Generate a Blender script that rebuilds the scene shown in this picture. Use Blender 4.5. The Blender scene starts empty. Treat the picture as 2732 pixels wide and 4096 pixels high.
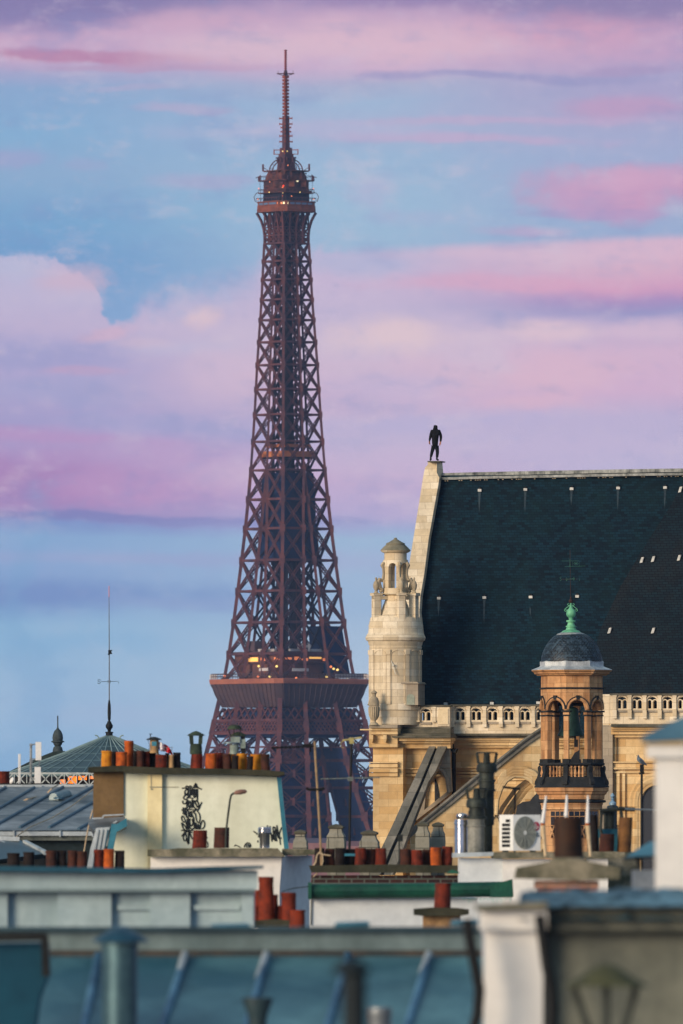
import bpy, bmesh, math, random
from mathutils import Vector, Matrix
from mathutils.geometry import tessellate_polygon
R = math.radians
scene = bpy.context.scene
# ------------------------------------------------------------------ camera
K = 1.9674e-5            # radians per photograph pixel (447 mm lens on a 24 mm wide frame)
CX, HY, CZ = 1366.0, 3485.0, 48.0   # column of the view axis, row of the horizon, height of the camera
cam_data = bpy.data.cameras.new('camera')
cam = bpy.data.objects.new('camera', cam_data)
scene.collection.objects.link(cam)
scene.camera = cam
cam.location = (0, 0, CZ)
cam.rotation_euler = (R(90), 0, 0)
cam_data.sensor_fit = 'HORIZONTAL'
cam_data.sensor_width = 24.0
cam_data.lens = 24.0 / (2732 * K)
cam_data.shift_y = (HY - 2048) / 2732
cam_data.clip_start = 1.0
cam_data.clip_end = 30000
cam_data.dof.use_dof = True
cam_data.dof.focus_distance = 600
cam_data.dof.aperture_fstop = 7.1
cam_data.dof.aperture_blades = 9
scene.view_settings.view_transform = 'Standard'
scene.view_settings.look = 'None'
scene.view_settings.exposure = 0.0
scene.view_settings.gamma = 1.0
scene.cycles.use_denoising = True
scene.cycles.max_bounces = 6
scene.cycles.volume_bounces = 0
scene.cycles.transparent_max_bounces = 12


def S(r, g, b):
    f = lambda c: c / 12.92 if c <= 0.04045 else ((c + 0.055) / 1.055) ** 2.4
    return (f(r / 255), f(g / 255), f(b / 255))


# ------------------------------------------------------------------ sun + sky
SUN_AZ, SUN_EL = 44.0, 12.0     # degrees to the left of straight behind the camera, and above the horizon
sdir = Vector((-math.sin(R(SUN_AZ)) * math.cos(R(SUN_EL)), -math.cos(R(SUN_AZ)) * math.cos(R(SUN_EL)), math.sin(R(SUN_EL))))
sl = bpy.data.lights.new('sun', 'SUN')
sl.energy = 3.6
sl.angle = R(26)
sl.color = (1.0, 0.78, 0.56)
sun = bpy.data.objects.new('sun', sl)
scene.collection.objects.link(sun)
sun.rotation_euler = (-sdir).to_track_quat('-Z', 'Y').to_euler()
sun.location = (-300, -300, 200)

world = bpy.data.worlds.new('World')
scene.world = world
world.use_nodes = True
wt = world.node_tree
wt.nodes.clear()


def wn(t):
    return wt.nodes.new(t)


def wm(op, a, b=None, c=None, clamp=False):
    n = wn('ShaderNodeMath')
    n.operation = op
    n.use_clamp = clamp
    for i, v in enumerate((a, b, c)):
        if v is None:
            continue
        if isinstance(v, (int, float)):
            n.inputs[i].default_value = v
        else:
            wt.links.new(v, n.inputs[i])
    return n.outputs[0]


def wmap(v, a, b, smooth=True):
    n = wn('ShaderNodeMapRange')
    n.interpolation_type = 'SMOOTHSTEP' if smooth else 'LINEAR'
    wt.links.new(v, n.inputs[0])
    n.inputs[1].default_value = a
    n.inputs[2].default_value = b
    return n.outputs[0]


def wmix(f, a, b):
    n = wn('ShaderNodeMix')
    n.data_type = 'RGBA'
    if isinstance(f, (int, float)):
        n.inputs[0].default_value = f
    else:
        wt.links.new(f, n.inputs[0])
    for s, v in ((6, a), (7, b)):
        if isinstance(v, tuple):
            n.inputs[s].default_value = (*v, 1)
        else:
            wt.links.new(v, n.inputs[s])
    return n.outputs[2]


def wramp(v, stops, grey=False):
    n = wn('ShaderNodeValToRGB')
    wt.links.new(v, n.inputs[0])
    e = n.color_ramp.elements
    n.color_ramp.interpolation = 'B_SPLINE' if grey == 'b' else 'LINEAR'
    while len(e) < len(stops):
        e.new(0.5)
    for el, (p, c) in zip(e, stops):
        el.position = p
        el.color = (c, c, c, 1) if grey else (*S(*c), 1)
    return n.outputs[0]


def wnoise(u, v, su, sv, detail=5, rough=0.55, w=0.0):
    c = wn('ShaderNodeCombineXYZ')
    wt.links.new(wm('MULTIPLY', u, su), c.inputs[0])
    wt.links.new(wm('MULTIPLY', v, sv), c.inputs[1])
    c.inputs[2].default_value = w
    n = wn('ShaderNodeTexNoise')
    n.inputs['Scale'].default_value = 1.0
    n.inputs['Detail'].default_value = detail
    n.inputs['Roughness'].default_value = rough
    wt.links.new(c.outputs[0], n.inputs['Vector'])
    return n.outputs[0]


KD = K * 2732 / 1568
tc = wn('ShaderNodeTexCoord')
sx = wn('ShaderNodeSeparateXYZ')
wt.links.new(tc.outputs['Generated'], sx.inputs[0])
hyp = wm('SQRT', wm('ADD', wm('MULTIPLY', sx.outputs[0], sx.outputs[0]), wm('MULTIPLY', sx.outputs[1], sx.outputs[1])))
elev = wm('DIVIDE', sx.outputs[2], hyp)
azim = wm('ARCTAN2', sx.outputs[0], sx.outputs[1])
SV = wm('DIVIDE', wm('SUBTRACT', 2000.0, wm('DIVIDE', elev, KD)), 2351.0)      # 0 about 4 degrees up, 0.85 at the horizon
SU = wm('DIVIDE', wm('ADD', 784.0, wm('DIVIDE', azim, KD)), 1568.0)
n1 = wm('SUBTRACT', wnoise(SU, SV, 1.6, 7.0, 6, 0.55, 1.3), 0.5)
n2 = wm('SUBTRACT', wnoise(SU, SV, 5.0, 11.0, 6, 0.6, 4.1), 0.5)
n3 = wm('SUBTRACT', wnoise(SU, SV, 9.0, 14.0, 7, 0.62, 7.7), 0.5)
n4 = wm('SUBTRACT', wnoise(SU, SV, 1.3, 22.0, 5, 0.6, 9.9), 0.5)
vw = wm('ADD', SV, wm('ADD', wm('MULTIPLY', n1, 0.042), wm('MULTIPLY', n2, 0.018)))
uw = wm('ADD', SU, wm('MULTIPLY', n2, 0.22))


def cols(l, m, r):
    H = 2351.0
    a, b, c = [wramp(vw, [(y / H, k) for y, k in t]) for t in (l, m, r)]
    return wmix(wmap(uw, 0.52, 0.95), wmix(wmap(uw, 0.05, 0.52), a, b), c)


upper = cols(
    [(0, (150, 132, 180)), (40, (176, 150, 194)), (72, (214, 172, 204)), (125, (212, 172, 206)), (150, (176, 172, 212)), (190, (140, 174, 216)),
     (300, (132, 180, 220)), (400, (142, 178, 216)), (500, (116, 172, 216)), (600, (106, 160, 212)), (760, (132, 170, 218))],
    [(0, (160, 138, 186)), (35, (206, 168, 202)), (95, (226, 186, 210)), (150, (216, 182, 212)), (185, (182, 186, 216)), (230, (164, 190, 222)),
     (300, (176, 188, 220)), (360, (158, 190, 222)), (480, (160, 196, 224)), (560, (160, 192, 222)), (760, (150, 182, 220))],
    [(0, (160, 138, 184)), (45, (206, 164, 200)), (115, (208, 168, 204)), (165, (176, 168, 210)), (240, (182, 170, 210)), (300, (172, 178, 216)),
     (370, (166, 180, 218)), (510, (160, 180, 218)), (760, (150, 172, 214))])
lower = cols(
    [(560, (188, 188, 222)), (680, (202, 190, 222)), (760, (202, 184, 218)), (800, (182, 172, 216)), (900, (184, 170, 214)), (990, (170, 160, 210)),
     (1060, (186, 152, 204)), (1150, (186, 140, 196)), (1190, (160, 140, 198)), (1208, (124, 146, 206)), (1240, (136, 174, 218)), (1300, (140, 172, 218)), (1385, (124, 158, 210)), (1440, (142, 186, 222)),
     (1600, (158, 192, 224)), (1690, (148, 186, 222)), (1850, (122, 170, 214))],
    [(560, (196, 190, 222)), (640, (212, 190, 220)), (720, (208, 190, 220)), (790, (220, 198, 220)), (900, (216, 186, 216)), (1000, (200, 186, 220)),
     (1090, (210, 180, 216)), (1180, (192, 176, 218)), (1215, (164, 176, 218)), (1240, (160, 190, 222)), (1400, (158, 188, 222)), (1560, (178, 202, 226)), (1800, (162, 194, 222))],
    [(535, (228, 190, 214)), (600, (230, 182, 206)), (655, (222, 160, 198)), (682, (178, 146, 200)), (704, (160, 152, 204)), (724, (200, 178, 214)),
     (800, (224, 186, 214)), (900, (222, 182, 214)), (955, (200, 184, 220)), (1060, (202, 188, 222)), (1200, (182, 184, 222)), (1400, (160, 184, 220))])
top = wramp(SU, [(0, .2485), (.035, .2515), (.08, .2545), (.115, .268), (.14, .284), (.152, .301), (.165, .313), (.181, .316), (.2, .303), (.22, .291), (.27, .281),
                 (.33, .274), (.372, .260), (.39, .243), (.48, .2445), (.6, .2405), (.75, .2355), (1.0, .2285)], grey=True)
puff = wmap(SU, 0.42, 0.55)
soft = wramp(SU, [(0, .005), (.15, .005), (.20, .012), (.24, .03), (.36, .035), (.47, .008), (1, .006)], grey=True)
bill = wm('ABSOLUTE', wm('SUBTRACT', wnoise(SU, SV, 26.0, 34.0, 3, .5, 2.2), .5))
bill2 = wm('ABSOLUTE', wm('SUBTRACT', wnoise(SU, SV, 60.0, 80.0, 3, .5, 5.2), .5))
lump = wm('ADD', wm('MULTIPLY', bill, -.046), wm('MULTIPLY', bill2, -.030))
amp = wm('SUBTRACT', 1.0, wm('MULTIPLY', puff, .86))
edge = wm('SUBTRACT', wm('ADD', SV, wm('MULTIPLY', wm('ADD', wm('ADD', wm('MULTIPLY', n3, 0.010), .007), lump), amp)), top)
edge = wm('DIVIDE', edge, soft)
skyc = wmix(wmap(edge, -0.6, 1.3), upper, lower)
PX, PY = wm('MULTIPLY', uw, 1568.0), wm('MULTIPLY', vw, 2351.0)
n5 = wm('SUBTRACT', wnoise(SU, SV, 12.0, 46.0, 7, 0.62, 12.4), 0.5)
n6 = wm('SUBTRACT', wnoise(SU, SV, 34.0, 60.0, 6, 0.68, 15.1), 0.5)
rough_ = wm('ADD', wm('ADD', wm('MULTIPLY', n3, 1.7), wm('MULTIPLY', n2, .9)), wm('MULTIPLY', n5, .8))


def patch(x, y, rx, ry, col, a, soft_=.75, tilt=0., nz=1.):
    global skyc
    dx = wm('DIVIDE', wm('SUBTRACT', PX, x), rx)
    yy = wm('ADD', wm('SUBTRACT', PY, y), wm('MULTIPLY', wm('SUBTRACT', PX, x), -tilt)) if tilt else wm('SUBTRACT', PY, y)
    dy = wm('DIVIDE', yy, ry)
    d = wm('SQRT', wm('ADD', wm('MULTIPLY', dx, dx), wm('MULTIPLY', dy, dy)))
    d = wm('ADD', d, wm('MULTIPLY', rough_, nz))
    f = wm('MULTIPLY', wm('SUBTRACT', 1.0, wmap(d, 1 - soft_, 1 + soft_ * .5)), a)
    skyc = wmix(f, skyc, S(*col))


for a_ in ((150, 0, 330, 58, (136, 122, 178), .75), (900, 0, 200, 24, (160, 132, 184), .6), (1450, 0, 330, 46, (146, 128, 178), .7), (420, 50, 160, 26, (224, 176, 202), .6), (110, 116, 360, 17, (196, 132, 172), .85, .6, .03),
           (330, 145, 300, 10, (200, 150, 186), .5), (930, 90, 330, 46, (236, 192, 208), .65), (1290, 60, 210, 40, (226, 164, 192), .6), (560, 110, 260, 30, (232, 196, 212), .6), (1150, 165, 380, 13, (160, 156, 204), .75, .7, .02),
           (1440, 150, 150, 12, (176, 150, 196), .5), (1440, 235, 150, 28, (208, 160, 200), .7), (1200, 272, 420, 12, (208, 176, 212), .6, .8, -.02), (1080, 318, 330, 15, (212, 176, 212), .65), (700, 300, 300, 24, (192, 186, 220), .5),
           (400, 238, 90, 14, (196, 178, 212), .6), (300, 190, 120, 8, (190, 176, 212), .5, .8, -.03), (470, 425, 120, 20, (190, 178, 214), .55), (860, 445, 70, 46, (190, 186, 220), .6), (45, 365, 80, 30, (170, 166, 212), .55),
           (200, 375, 50, 16, (170, 172, 214), .4), (1470, 432, 250, 58, (212, 158, 198), 1.0, .8), (1350, 430, 150, 50, (214, 162, 200), .8, .8), (1380, 398, 110, 24, (224, 174, 206), .7), (1480, 400, 120, 30, (222, 168, 202), .7), (1400, 480, 200, 12, (196, 160, 206), .6), (1290, 455, 60, 26, (206, 166, 206), .5), (1200, 520, 90, 14, (208, 172, 210), .6), (980, 500, 160, 16, (176, 184, 220), .4),
           (800, 600, 110, 22, (186, 188, 222), .7), (1250, 570, 340, 20, (234, 196, 216), .5), (1200, 640, 300, 22, (234, 166, 196), .5),
           (70, 620, 90, 34, (196, 196, 226), .7), (190, 645, 75, 44, (222, 188, 210), .75), (200, 690, 60, 22, (206, 194, 222), .5), (240, 770, 70, 16, (224, 184, 208), .7, .7, -.15), (475, 733, 52, 30, (238, 204, 212), .85), (340, 790, 75, 16, (224, 192, 212), .55),
           (440, 800, 160, 24, (206, 196, 224), .5), (90, 815, 250, 30, (160, 160, 210), .6), (170, 850, 90, 12, (214, 166, 200), .5), (140, 900, 260, 40, (166, 168, 214), .5), (420, 900, 200, 40, (204, 182, 216), .5), (580, 860, 150, 70, (226, 196, 218), .6), (600, 900, 60, 40, (232, 192, 212), .5),
           (930, 775, 150, 44, (240, 208, 214), .85), (1270, 748, 130, 26, (238, 204, 216), .8), (1470, 745, 130, 26, (230, 196, 218), .7), (1110, 770, 80, 26, (228, 202, 220), .6), (1100, 860, 340, 50, (232, 192, 212), .5), (1300, 850, 200, 60, (236, 188, 208), .5), (1240, 920, 160, 22, (236, 188, 208), .6),
           (900, 880, 160, 40, (206, 188, 222), .55), (1000, 960, 330, 26, (190, 182, 222), .6), (1300, 1020, 300, 24, (206, 188, 222), .5), (930, 1050, 200, 60, (216, 190, 220), .5),
           (90, 1010, 260, 22, (200, 150, 202), .6, .7, .05), (350, 985, 220, 30, (180, 172, 216), .6), (60, 1120, 250, 60, (176, 128, 188), .7), (330, 1130, 240, 44, (202, 156, 204), .6), (400, 1040, 160, 40, (200, 162, 208), .5), (560, 1090, 150, 40, (216, 186, 216), .5),
           (230, 1195, 560, 12, (126, 128, 192), .75), (560, 1200, 260, 14, (150, 152, 206), .6), (330, 1290, 460, 18, (160, 170, 214), .6), (120, 1375, 520, 40, (112, 142, 202), .65), (430, 1395, 200, 20, (146, 168, 214), .5), (100, 1480, 300, 30, (126, 178, 220), .4), (80, 1600, 260, 40, (150, 184, 220), .4),
           (300, 1640, 300, 30, (166, 186, 220), .4), (60, 1500, 50, 400, (118, 170, 214), .35), (700, 1480, 260, 60, (176, 200, 226), .4), (790, 1300, 220, 40, (172, 178, 218), .5)):
    patch(*a_)
# fine vapour texture
cl = wmap(wm('ADD', n3, n5), 0.02, 0.34)
calm = wm('SUBTRACT', 1.0, wm('MULTIPLY', wmap(SV, 0.49, 0.53), 0.8))
skyc = wmix(wm('MULTIPLY', wm('MULTIPLY', cl, calm), 0.34), skyc, S(228, 208, 224))
dk = wmap(wm('ADD', wm('ADD', n2, wm('MULTIPLY', n4, .6)), wm('MULTIPLY', n5, .6)), -0.02, -0.30)
skyc = wmix(wm('MULTIPLY', wm('MULTIPLY', dk, calm), 0.36), skyc, S(128, 148, 204))
skyc = wmix(wm('MULTIPLY', calm, wmap(n6, 0.03, 0.30)), skyc, wmix(0.20, skyc, S(236, 214, 226)))
skyc = wmix(wm('MULTIPLY', calm, wmap(n6, -0.03, -0.30)), skyc, wmix(0.20, skyc, S(120, 144, 200)))
hs = wn('ShaderNodeHueSaturation')
hs.inputs['Saturation'].default_value = 0.92
wt.links.new(skyc, hs.inputs['Color'])
skyc = hs.outputs[0]
bgc = wn('ShaderNodeBackground')
wt.links.new(skyc, bgc.inputs[0])
SKY_GAIN = 0.95
bgc.inputs[1].default_value = SKY_GAIN
sky = wn('ShaderNodeTexSky')
sky.sky_type = 'NISHITA'
sky.sun_disc = False
sky.sun_elevation = R(SUN_EL)
sky.sun_rotation = R(180 + SUN_AZ)
sky.altitude = 50
sky.air_density = 1.0
sky.dust_density = 0.6
sky.ozone_density = 3.5
bgs = wn('ShaderNodeBackground')
tint = wn('ShaderNodeMix')
tint.data_type = 'RGBA'
tint.blend_type = 'MULTIPLY'
tint.inputs[0].default_value = 1.0
wt.links.new(sky.outputs[0], tint.inputs[6])
tint.inputs[7].default_value = (0.84, 1.06, 0.86, 1)      # a cool, slightly green dusk
# broken pale cloud over the rest of the sky
cn = wn('ShaderNodeTexNoise')
cn.inputs['Scale'].default_value = 2.2
cn.inputs['Detail'].default_value = 5
wt.links.new(tc.outputs['Generated'], cn.inputs['Vector'])
over = wmix(wmap(cn.outputs[0], 0.36, 0.56), tint.outputs[2], (2.3, 3.0, 3.6))
wt.links.new(over, bgs.inputs[0])
bgs.inputs[1].default_value = 0.14
mx = wn('ShaderNodeMixShader')
wt.links.new(wmap(elev, 0.075, 0.20), mx.inputs[0])
wt.links.new(bgc.outputs[0], mx.inputs[1])
wt.links.new(bgs.outputs[0], mx.inputs[2])
wo = wn('ShaderNodeOutputWorld')
wt.links.new(mx.outputs[0], wo.inputs[0])

# ------------------------------------------------------------------ materials
MATS = {}


class Sh:
    """small helper round one node tree"""

    def __init__(s, name):
        s.m = bpy.data.materials.new(name)
        s.m.use_nodes = True
        s.t = s.m.node_tree
        s.b = s.t.nodes['Principled BSDF']
        s.co = s.t.nodes.new('ShaderNodeTexCoord').outputs['Object']

    def n(s, t):
        return s.t.nodes.new(t)

    def l(s, a, b):
        s.t.links.new(a, b)

    def noise(s, scale, detail=5, rough=.6, stretch=None, vec=None):
        v = vec or s.co
        if stretch:
            mp = s.n('ShaderNodeMapping')
            mp.inputs['Scale'].default_value = stretch
            s.l(v, mp.inputs[0])
            v = mp.outputs[0]
        n = s.n('ShaderNodeTexNoise')
        n.inputs['Scale'].default_value = scale
        n.inputs['Detail'].default_value = detail
        n.inputs['Roughness'].default_value = rough
        s.l(v, n.inputs['Vector'])
        return n.outputs[0]

    def rng(s, v, a, b, lo=0., hi=1.):
        n = s.n('ShaderNodeMapRange')
        s.l(v, n.inputs[0])
        for i, x in enumerate((a, b, lo, hi)):
            n.inputs[i + 1].default_value = x
        return n.outputs[0]

    def mix(s, f, a, b, mode='MIX'):
        n = s.n('ShaderNodeMix')
        n.data_type = 'RGBA'
        n.blend_type = mode
        if isinstance(f, (int, float)):
            n.inputs[0].default_value = f
        else:
            s.l(f, n.inputs[0])
        for i, v in ((6, a), (7, b)):
            if isinstance(v, tuple):
                n.inputs[i].default_value = (*v[:3], 1)
            else:
                s.l(v, n.inputs[i])
        return n.outputs[2]

    def bump(s, h, strength, dist=.02):
        n = s.n('ShaderNodeBump')
        n.inputs['Strength'].default_value = strength
        n.inputs['Distance'].default_value = dist
        s.l(h, n.inputs['Height'])
        s.l(n.outputs[0], s.b.inputs['Normal'])

    def done(s, col, rough=.8, metal=0., spec=.3):
        s.l(col, s.b.inputs['Base Color'])
        s.b.inputs['Roughness'].default_value = rough
        s.b.inputs['Metallic'].default_value = metal
        s.b.inputs['Specular IOR Level'].default_value = spec
        return s.m


def mul(c, k):
    return tuple(x * k for x in c)


def mat(name, c, c2=None, scale=1.5, rough=.8, metal=0., streak=.0, sc=None, bump=0., spec=.3, lo=.38, hi=.68):
    """painted, rendered or metal surface with patches of a second tone and vertical weather streaks"""
    if name in MATS:
        return MATS[name]
    s = Sh(name)
    c2 = c2 or mul(c, .62)
    nz = s.noise(scale, 7)
    col = s.mix(s.rng(nz, lo, hi), c, c2)
    fine = s.noise(scale * 9, 4)
    col = s.mix(s.rng(fine, .42, .75, 0, .45), col, mul(c2, .75))
    if streak:
        sn = s.noise(scale * 1.8, 5, .6, (1, 1, .07))
        col = s.mix(s.rng(sn, .48, .72, 0, streak), col, sc or mul(c2, .4))
    if bump:
        s.bump(fine, bump, .02)
    MATS[name] = s.done(col, rough, metal, spec)
    return MATS[name]


def blocks(name, c, c2, joint, bw, bh, jw=.012, var=.5, rough=.85, dirt=None, dscale=.6, damt=.6, skew=.2, offset=.5, streak=0., metal=0., spec=.3, jamt=1.):
    """coursed stone, brick or slates: courses follow height, so they turn with the wall"""
    if name in MATS:
        return MATS[name]
    s = Sh(name)
    sp = s.n('ShaderNodeSeparateXYZ')
    s.l(s.co, sp.inputs[0])
    ad = s.n('ShaderNodeMath')
    ad.operation = 'MULTIPLY_ADD'
    s.l(sp.outputs[1], ad.inputs[0])
    ad.inputs[1].default_value = skew
    s.l(sp.outputs[0], ad.inputs[2])
    cb = s.n('ShaderNodeCombineXYZ')
    s.l(ad.outputs[0], cb.inputs[0])
    s.l(sp.outputs[2], cb.inputs[1])
    b = s.n('ShaderNodeTexBrick')
    s.l(cb.outputs[0], b.inputs['Vector'])
    b.inputs['Color1'].default_value = (0, 0, 0, 1)
    b.inputs['Color2'].default_value = (1, 1, 1, 1)
    b.inputs['Mortar'].default_value = (.5, .5, .5, 1)
    b.inputs['Scale'].default_value = 1
    b.inputs['Mortar Size'].default_value = jw
    b.inputs['Mortar Smooth'].default_value = .3
    b.inputs['Brick Width'].default_value = bw
    b.inputs['Row Height'].default_value = bh
    b.offset = offset
    f = s.rng(b.outputs['Color'], .5 - .5 / max(var, .01), .5 + .5 / max(var, .01))
    col = s.mix(f, c, c2)
    nz = s.noise(dscale, 7)
    col = s.mix(s.rng(nz, .45, .75, 0, damt), col, dirt or mul(c2, .5))
    fine = s.noise(dscale * 11, 4)
    col = s.mix(s.rng(fine, .45, .8, 0, .35), col, mul(c2, .6))
    if streak:
        sn = s.noise(dscale * 3, 5, .6, (1, 1, .06))
        col = s.mix(s.rng(sn, .5, .72, 0, streak), col, dirt or mul(c2, .35))
    jf = s.n('ShaderNodeMath')
    jf.operation = 'MULTIPLY'
    s.l(b.outputs['Fac'], jf.inputs[0])
    jf.inputs[1].default_value = jamt
    col = s.mix(jf.outputs[0], col, joint)
    s.bump(b.outputs['Fac'], -.5, .02)
    MATS[name] = s.done(col, rough, metal, spec)
    return MATS[name]


def lamp(name, c, e):
    if name in MATS:
        return MATS[name]
    s = Sh(name)
    s.b.inputs['Base Color'].default_value = (*c, 1)
    s.b.inputs['Emission Color'].default_value = (*c, 1)
    s.b.inputs['Emission Strength'].default_value = e
    MATS[name] = s.m
    return s.m


def glass(name, c, rough=.08):
    if name in MATS:
        return MATS[name]
    s = Sh(name)
    MATS[name] = s.done(s.mix(.0, c, c), rough, 0, .6)
    return s.m


# ------------------------------------------------------------------ geometry
def P(x, y, Y):
    """world point seen at photograph pixel x, y when it stands Y metres away"""
    return Vector(((x - CX) * K * Y, Y, CZ + (HY - y) * K * Y))


class Fr:
    """a vertical wall plane turned by phi; pt(x, y, d) is the point at that pixel d metres behind it"""

    def __init__(s, x0, Y0, phi=0.):
        s.n = Vector((math.sin(R(phi)), math.cos(R(phi)), 0))
        s.c = s.n.x * (x0 - CX) * K * Y0 + s.n.y * Y0

    def pt(s, x, y, d=0.):
        Y = (s.c + d) / ((x - CX) * K * s.n.x + s.n.y)
        return P(x, y, Y)


LOC = {}


def _basis(d):
    d = d.normalized()
    up = Vector((0, 0, 1)) if abs(d.z) < .95 else Vector((0, 1, 0))
    a = d.cross(up).normalized()
    return a, a.cross(d).normalized()


class MB:
    def __init__(s):
        s.v, s.f, s.mi = [], [], []

    def add(s, vs, fs, m=0):
        o = len(s.v)
        s.v += [Vector(v) for v in vs]
        s.f += [tuple(o + i for i in f) for f in fs]
        s.mi += [m] * len(fs)
        return s

    def hexa(s, a, b, m=0):
        """two quads a, b (4 points each) joined to a block"""
        return s.add(list(a) + list(b), [(0, 1, 2, 3), (7, 6, 5, 4), (0, 4, 5, 1), (1, 5, 6, 2), (2, 6, 7, 3), (3, 7, 4, 0)], m)

    def box(s, lo, hi, m=0):
        (x0, y0, z0), (x1, y1, z1) = lo, hi
        return s.hexa([(x0, y0, z0), (x1, y0, z0), (x1, y0, z1), (x0, y0, z1)], [(x0, y1, z0), (x1, y1, z0), (x1, y1, z1), (x0, y1, z1)], m)

    def pbox(s, x0, y0, x1, y1, Y, dep, m=0):
        """block whose front shows as the pixel box x0..x1, y0..y1 (y0 above y1)"""
        a, b = P(x0, y1, Y), P(x1, y0, Y)
        return s.box((a.x, Y, a.z), (b.x, Y + dep, b.z), m)

    def fbox(s, fr, x0, y0, x1, y1, d, dep, m=0):
        q = [fr.pt(x0, y1, d), fr.pt(x1, y1, d), fr.pt(x1, y0, d), fr.pt(x0, y0, d)]
        return s.hexa(q, [p + fr.n * dep for p in q], m)

    def bar(s, a, b, w, h=None, m=0):
        a, b = Vector(a), Vector(b)
        h = h or w
        p, q = _basis(b - a)
        p, q = p * w / 2, q * h / 2
        c = [(-1, -1), (1, -1), (1, 1), (-1, 1)]
        return s.hexa([a + p * i + q * j for i, j in c], [b + p * i + q * j for i, j in c], m)

    def tube(s, pts, r, n=8, m=0, r1=None, cap=True):
        pts = [Vector(p) for p in pts]
        L = len(pts)
        rs = r if isinstance(r, (list, tuple)) else [r + ((r1 if r1 is not None else r) - r) * i / max(1, L - 1) for i in range(L)]
        vs, fs = [], []
        ref = None
        for i, p in enumerate(pts):
            d = (pts[min(i + 1, L - 1)] - pts[max(i - 1, 0)])
            if d.length < 1e-9:
                d = Vector((0, 0, 1))
            a, b = _basis(d)
            if ref is not None:
                a = (ref - d.normalized() * ref.dot(d.normalized())).normalized()
                b = a.cross(d.normalized())
            ref = a
            vs += [p + (a * math.cos(2 * math.pi * k / n) + b * math.sin(2 * math.pi * k / n)) * rs[i] for k in range(n)]
        for i in range(L - 1):
            fs += [(i * n + k, i * n + (k + 1) % n, (i + 1) * n + (k + 1) % n, (i + 1) * n + k) for k in range(n)]
        if cap:
            fs += [tuple(range(n)), tuple((L - 1) * n + k for k in range(n))]
        return s.add(vs, fs, m)

    def ptube(s, pts, rpx, Y, n=6, m=0):
        return s.tube([P(x, y, Y) for x, y in pts], rpx * K * Y, n, m)

    def lathe(s, c, prof, n=20, rot=0., m=0, sy=1., caps=True):
        """c = (x, y) world axis; prof = [(radius, z)] in metres"""
        vs, fs = [], []
        for r, z in prof:
            for k in range(n):
                a = rot + 2 * math.pi * k / n
                vs.append((c[0] + r * math.sin(a), c[1] - r * math.cos(a) * sy, z))
        for i in range(len(prof) - 1):
            fs += [(i * n + k, i * n + (k + 1) % n, (i + 1) * n + (k + 1) % n, (i + 1) * n + k) for k in range(n)]
        if caps:
            fs += [tuple(range(n)), tuple((len(prof) - 1) * n + k for k in range(n))]
        return s.add(vs, fs, m)

    def plathe(s, x, Y, prof, n=20, rot=0., m=0, caps=True, sy=1.):
        """axis at pixel column x; prof = [(radius px, row)]"""
        k = K * Y
        return s.lathe(((x - CX) * k, Y), [(r * k, CZ + (HY - y) * k) for r, y in prof], n, R(rot), m, sy, caps)

    def slab(s, outer, holes, fr, d=0., th=.3, m=0):
        dd = d if callable(d) else (lambda x, y: d)
        loops = [[fr.pt(x, y, dd(x, y)) for x, y in lp] for lp in [outer] + list(holes)]
        flat = [p for lp in loops for p in lp]
        t2 = [[Vector((x, -y, 0)) for x, y in lp] for lp in [outer] + list(holes)]
        tris = tessellate_polygon(t2)
        N = len(flat)
        fs = [tuple(t) for t in tris] + [tuple(N + i for i in reversed(t)) for t in tris]
        o = 0
        for lp in loops:
            L = len(lp)
            fs += [(o + i, o + (i + 1) % L, N + o + (i + 1) % L, N + o + i) for i in range(L)]
            o += L
        return s.add(flat + [p + fr.n * th for p in flat], fs, m)

    def loft(s, rings, m=0, caps=True):
        n = len(rings[0])
        vs = [p for r in rings for p in r]
        fs = []
        for i in range(len(rings) - 1):
            fs += [(i * n + k, i * n + (k + 1) % n, (i + 1) * n + (k + 1) % n, (i + 1) * n + k) for k in range(n)]
        if caps:
            fs += [tuple(range(n)), tuple((len(rings) - 1) * n + k for k in range(n))]
        return s.add(vs, fs, m)

    def arcade(s, x, Y, n, rot, r0, r1, ytop, yspr, ybot, oh, seg=8, m=0, poly=True, sy=1.):
        """ring of n arched bays round the axis at column x: radii r0 (inside), r1 in px; openings half an angle oh wide (deg)"""
        k = K * Y
        cx = (x - CX) * k
        half = 180. / n

        def pt(r, a, y, ctr):
            rr = r * (math.cos(R(half)) / math.cos(R(a))) if poly else r
            t = R(ctr + a)
            return Vector((cx + rr * k * math.sin(t), Y - rr * k * math.cos(t), CZ + (HY - y) * k))

        def seg_block(a0, a1, t0, t1, b0, b1, ctr):
            s.hexa([pt(r1, a0, b0, ctr), pt(r1, a1, b1, ctr), pt(r1, a1, t1, ctr), pt(r1, a0, t0, ctr)],
                   [pt(r0, a0, b0, ctr), pt(r0, a1, b1, ctr), pt(r0, a1, t1, ctr), pt(r0, a0, t0, ctr)], m)
        for b in range(n):
            ctr = rot + (b + .5) * 360. / n
            seg_block(-half, -oh, ytop, ytop, ybot, ybot, ctr)
            seg_block(oh, half, ytop, ytop, ybot, ybot, ctr)
            rad = r1 * R(oh)
            for i in range(seg):
                a0, a1 = -oh + 2 * oh * i / seg, -oh + 2 * oh * (i + 1) / seg
                f = lambda a: yspr - rad * math.sqrt(max(0, 1 - (a / oh) ** 2))
                seg_block(a0, a1, ytop, ytop, f(a0), f(a1), ctr)
        return s

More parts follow.
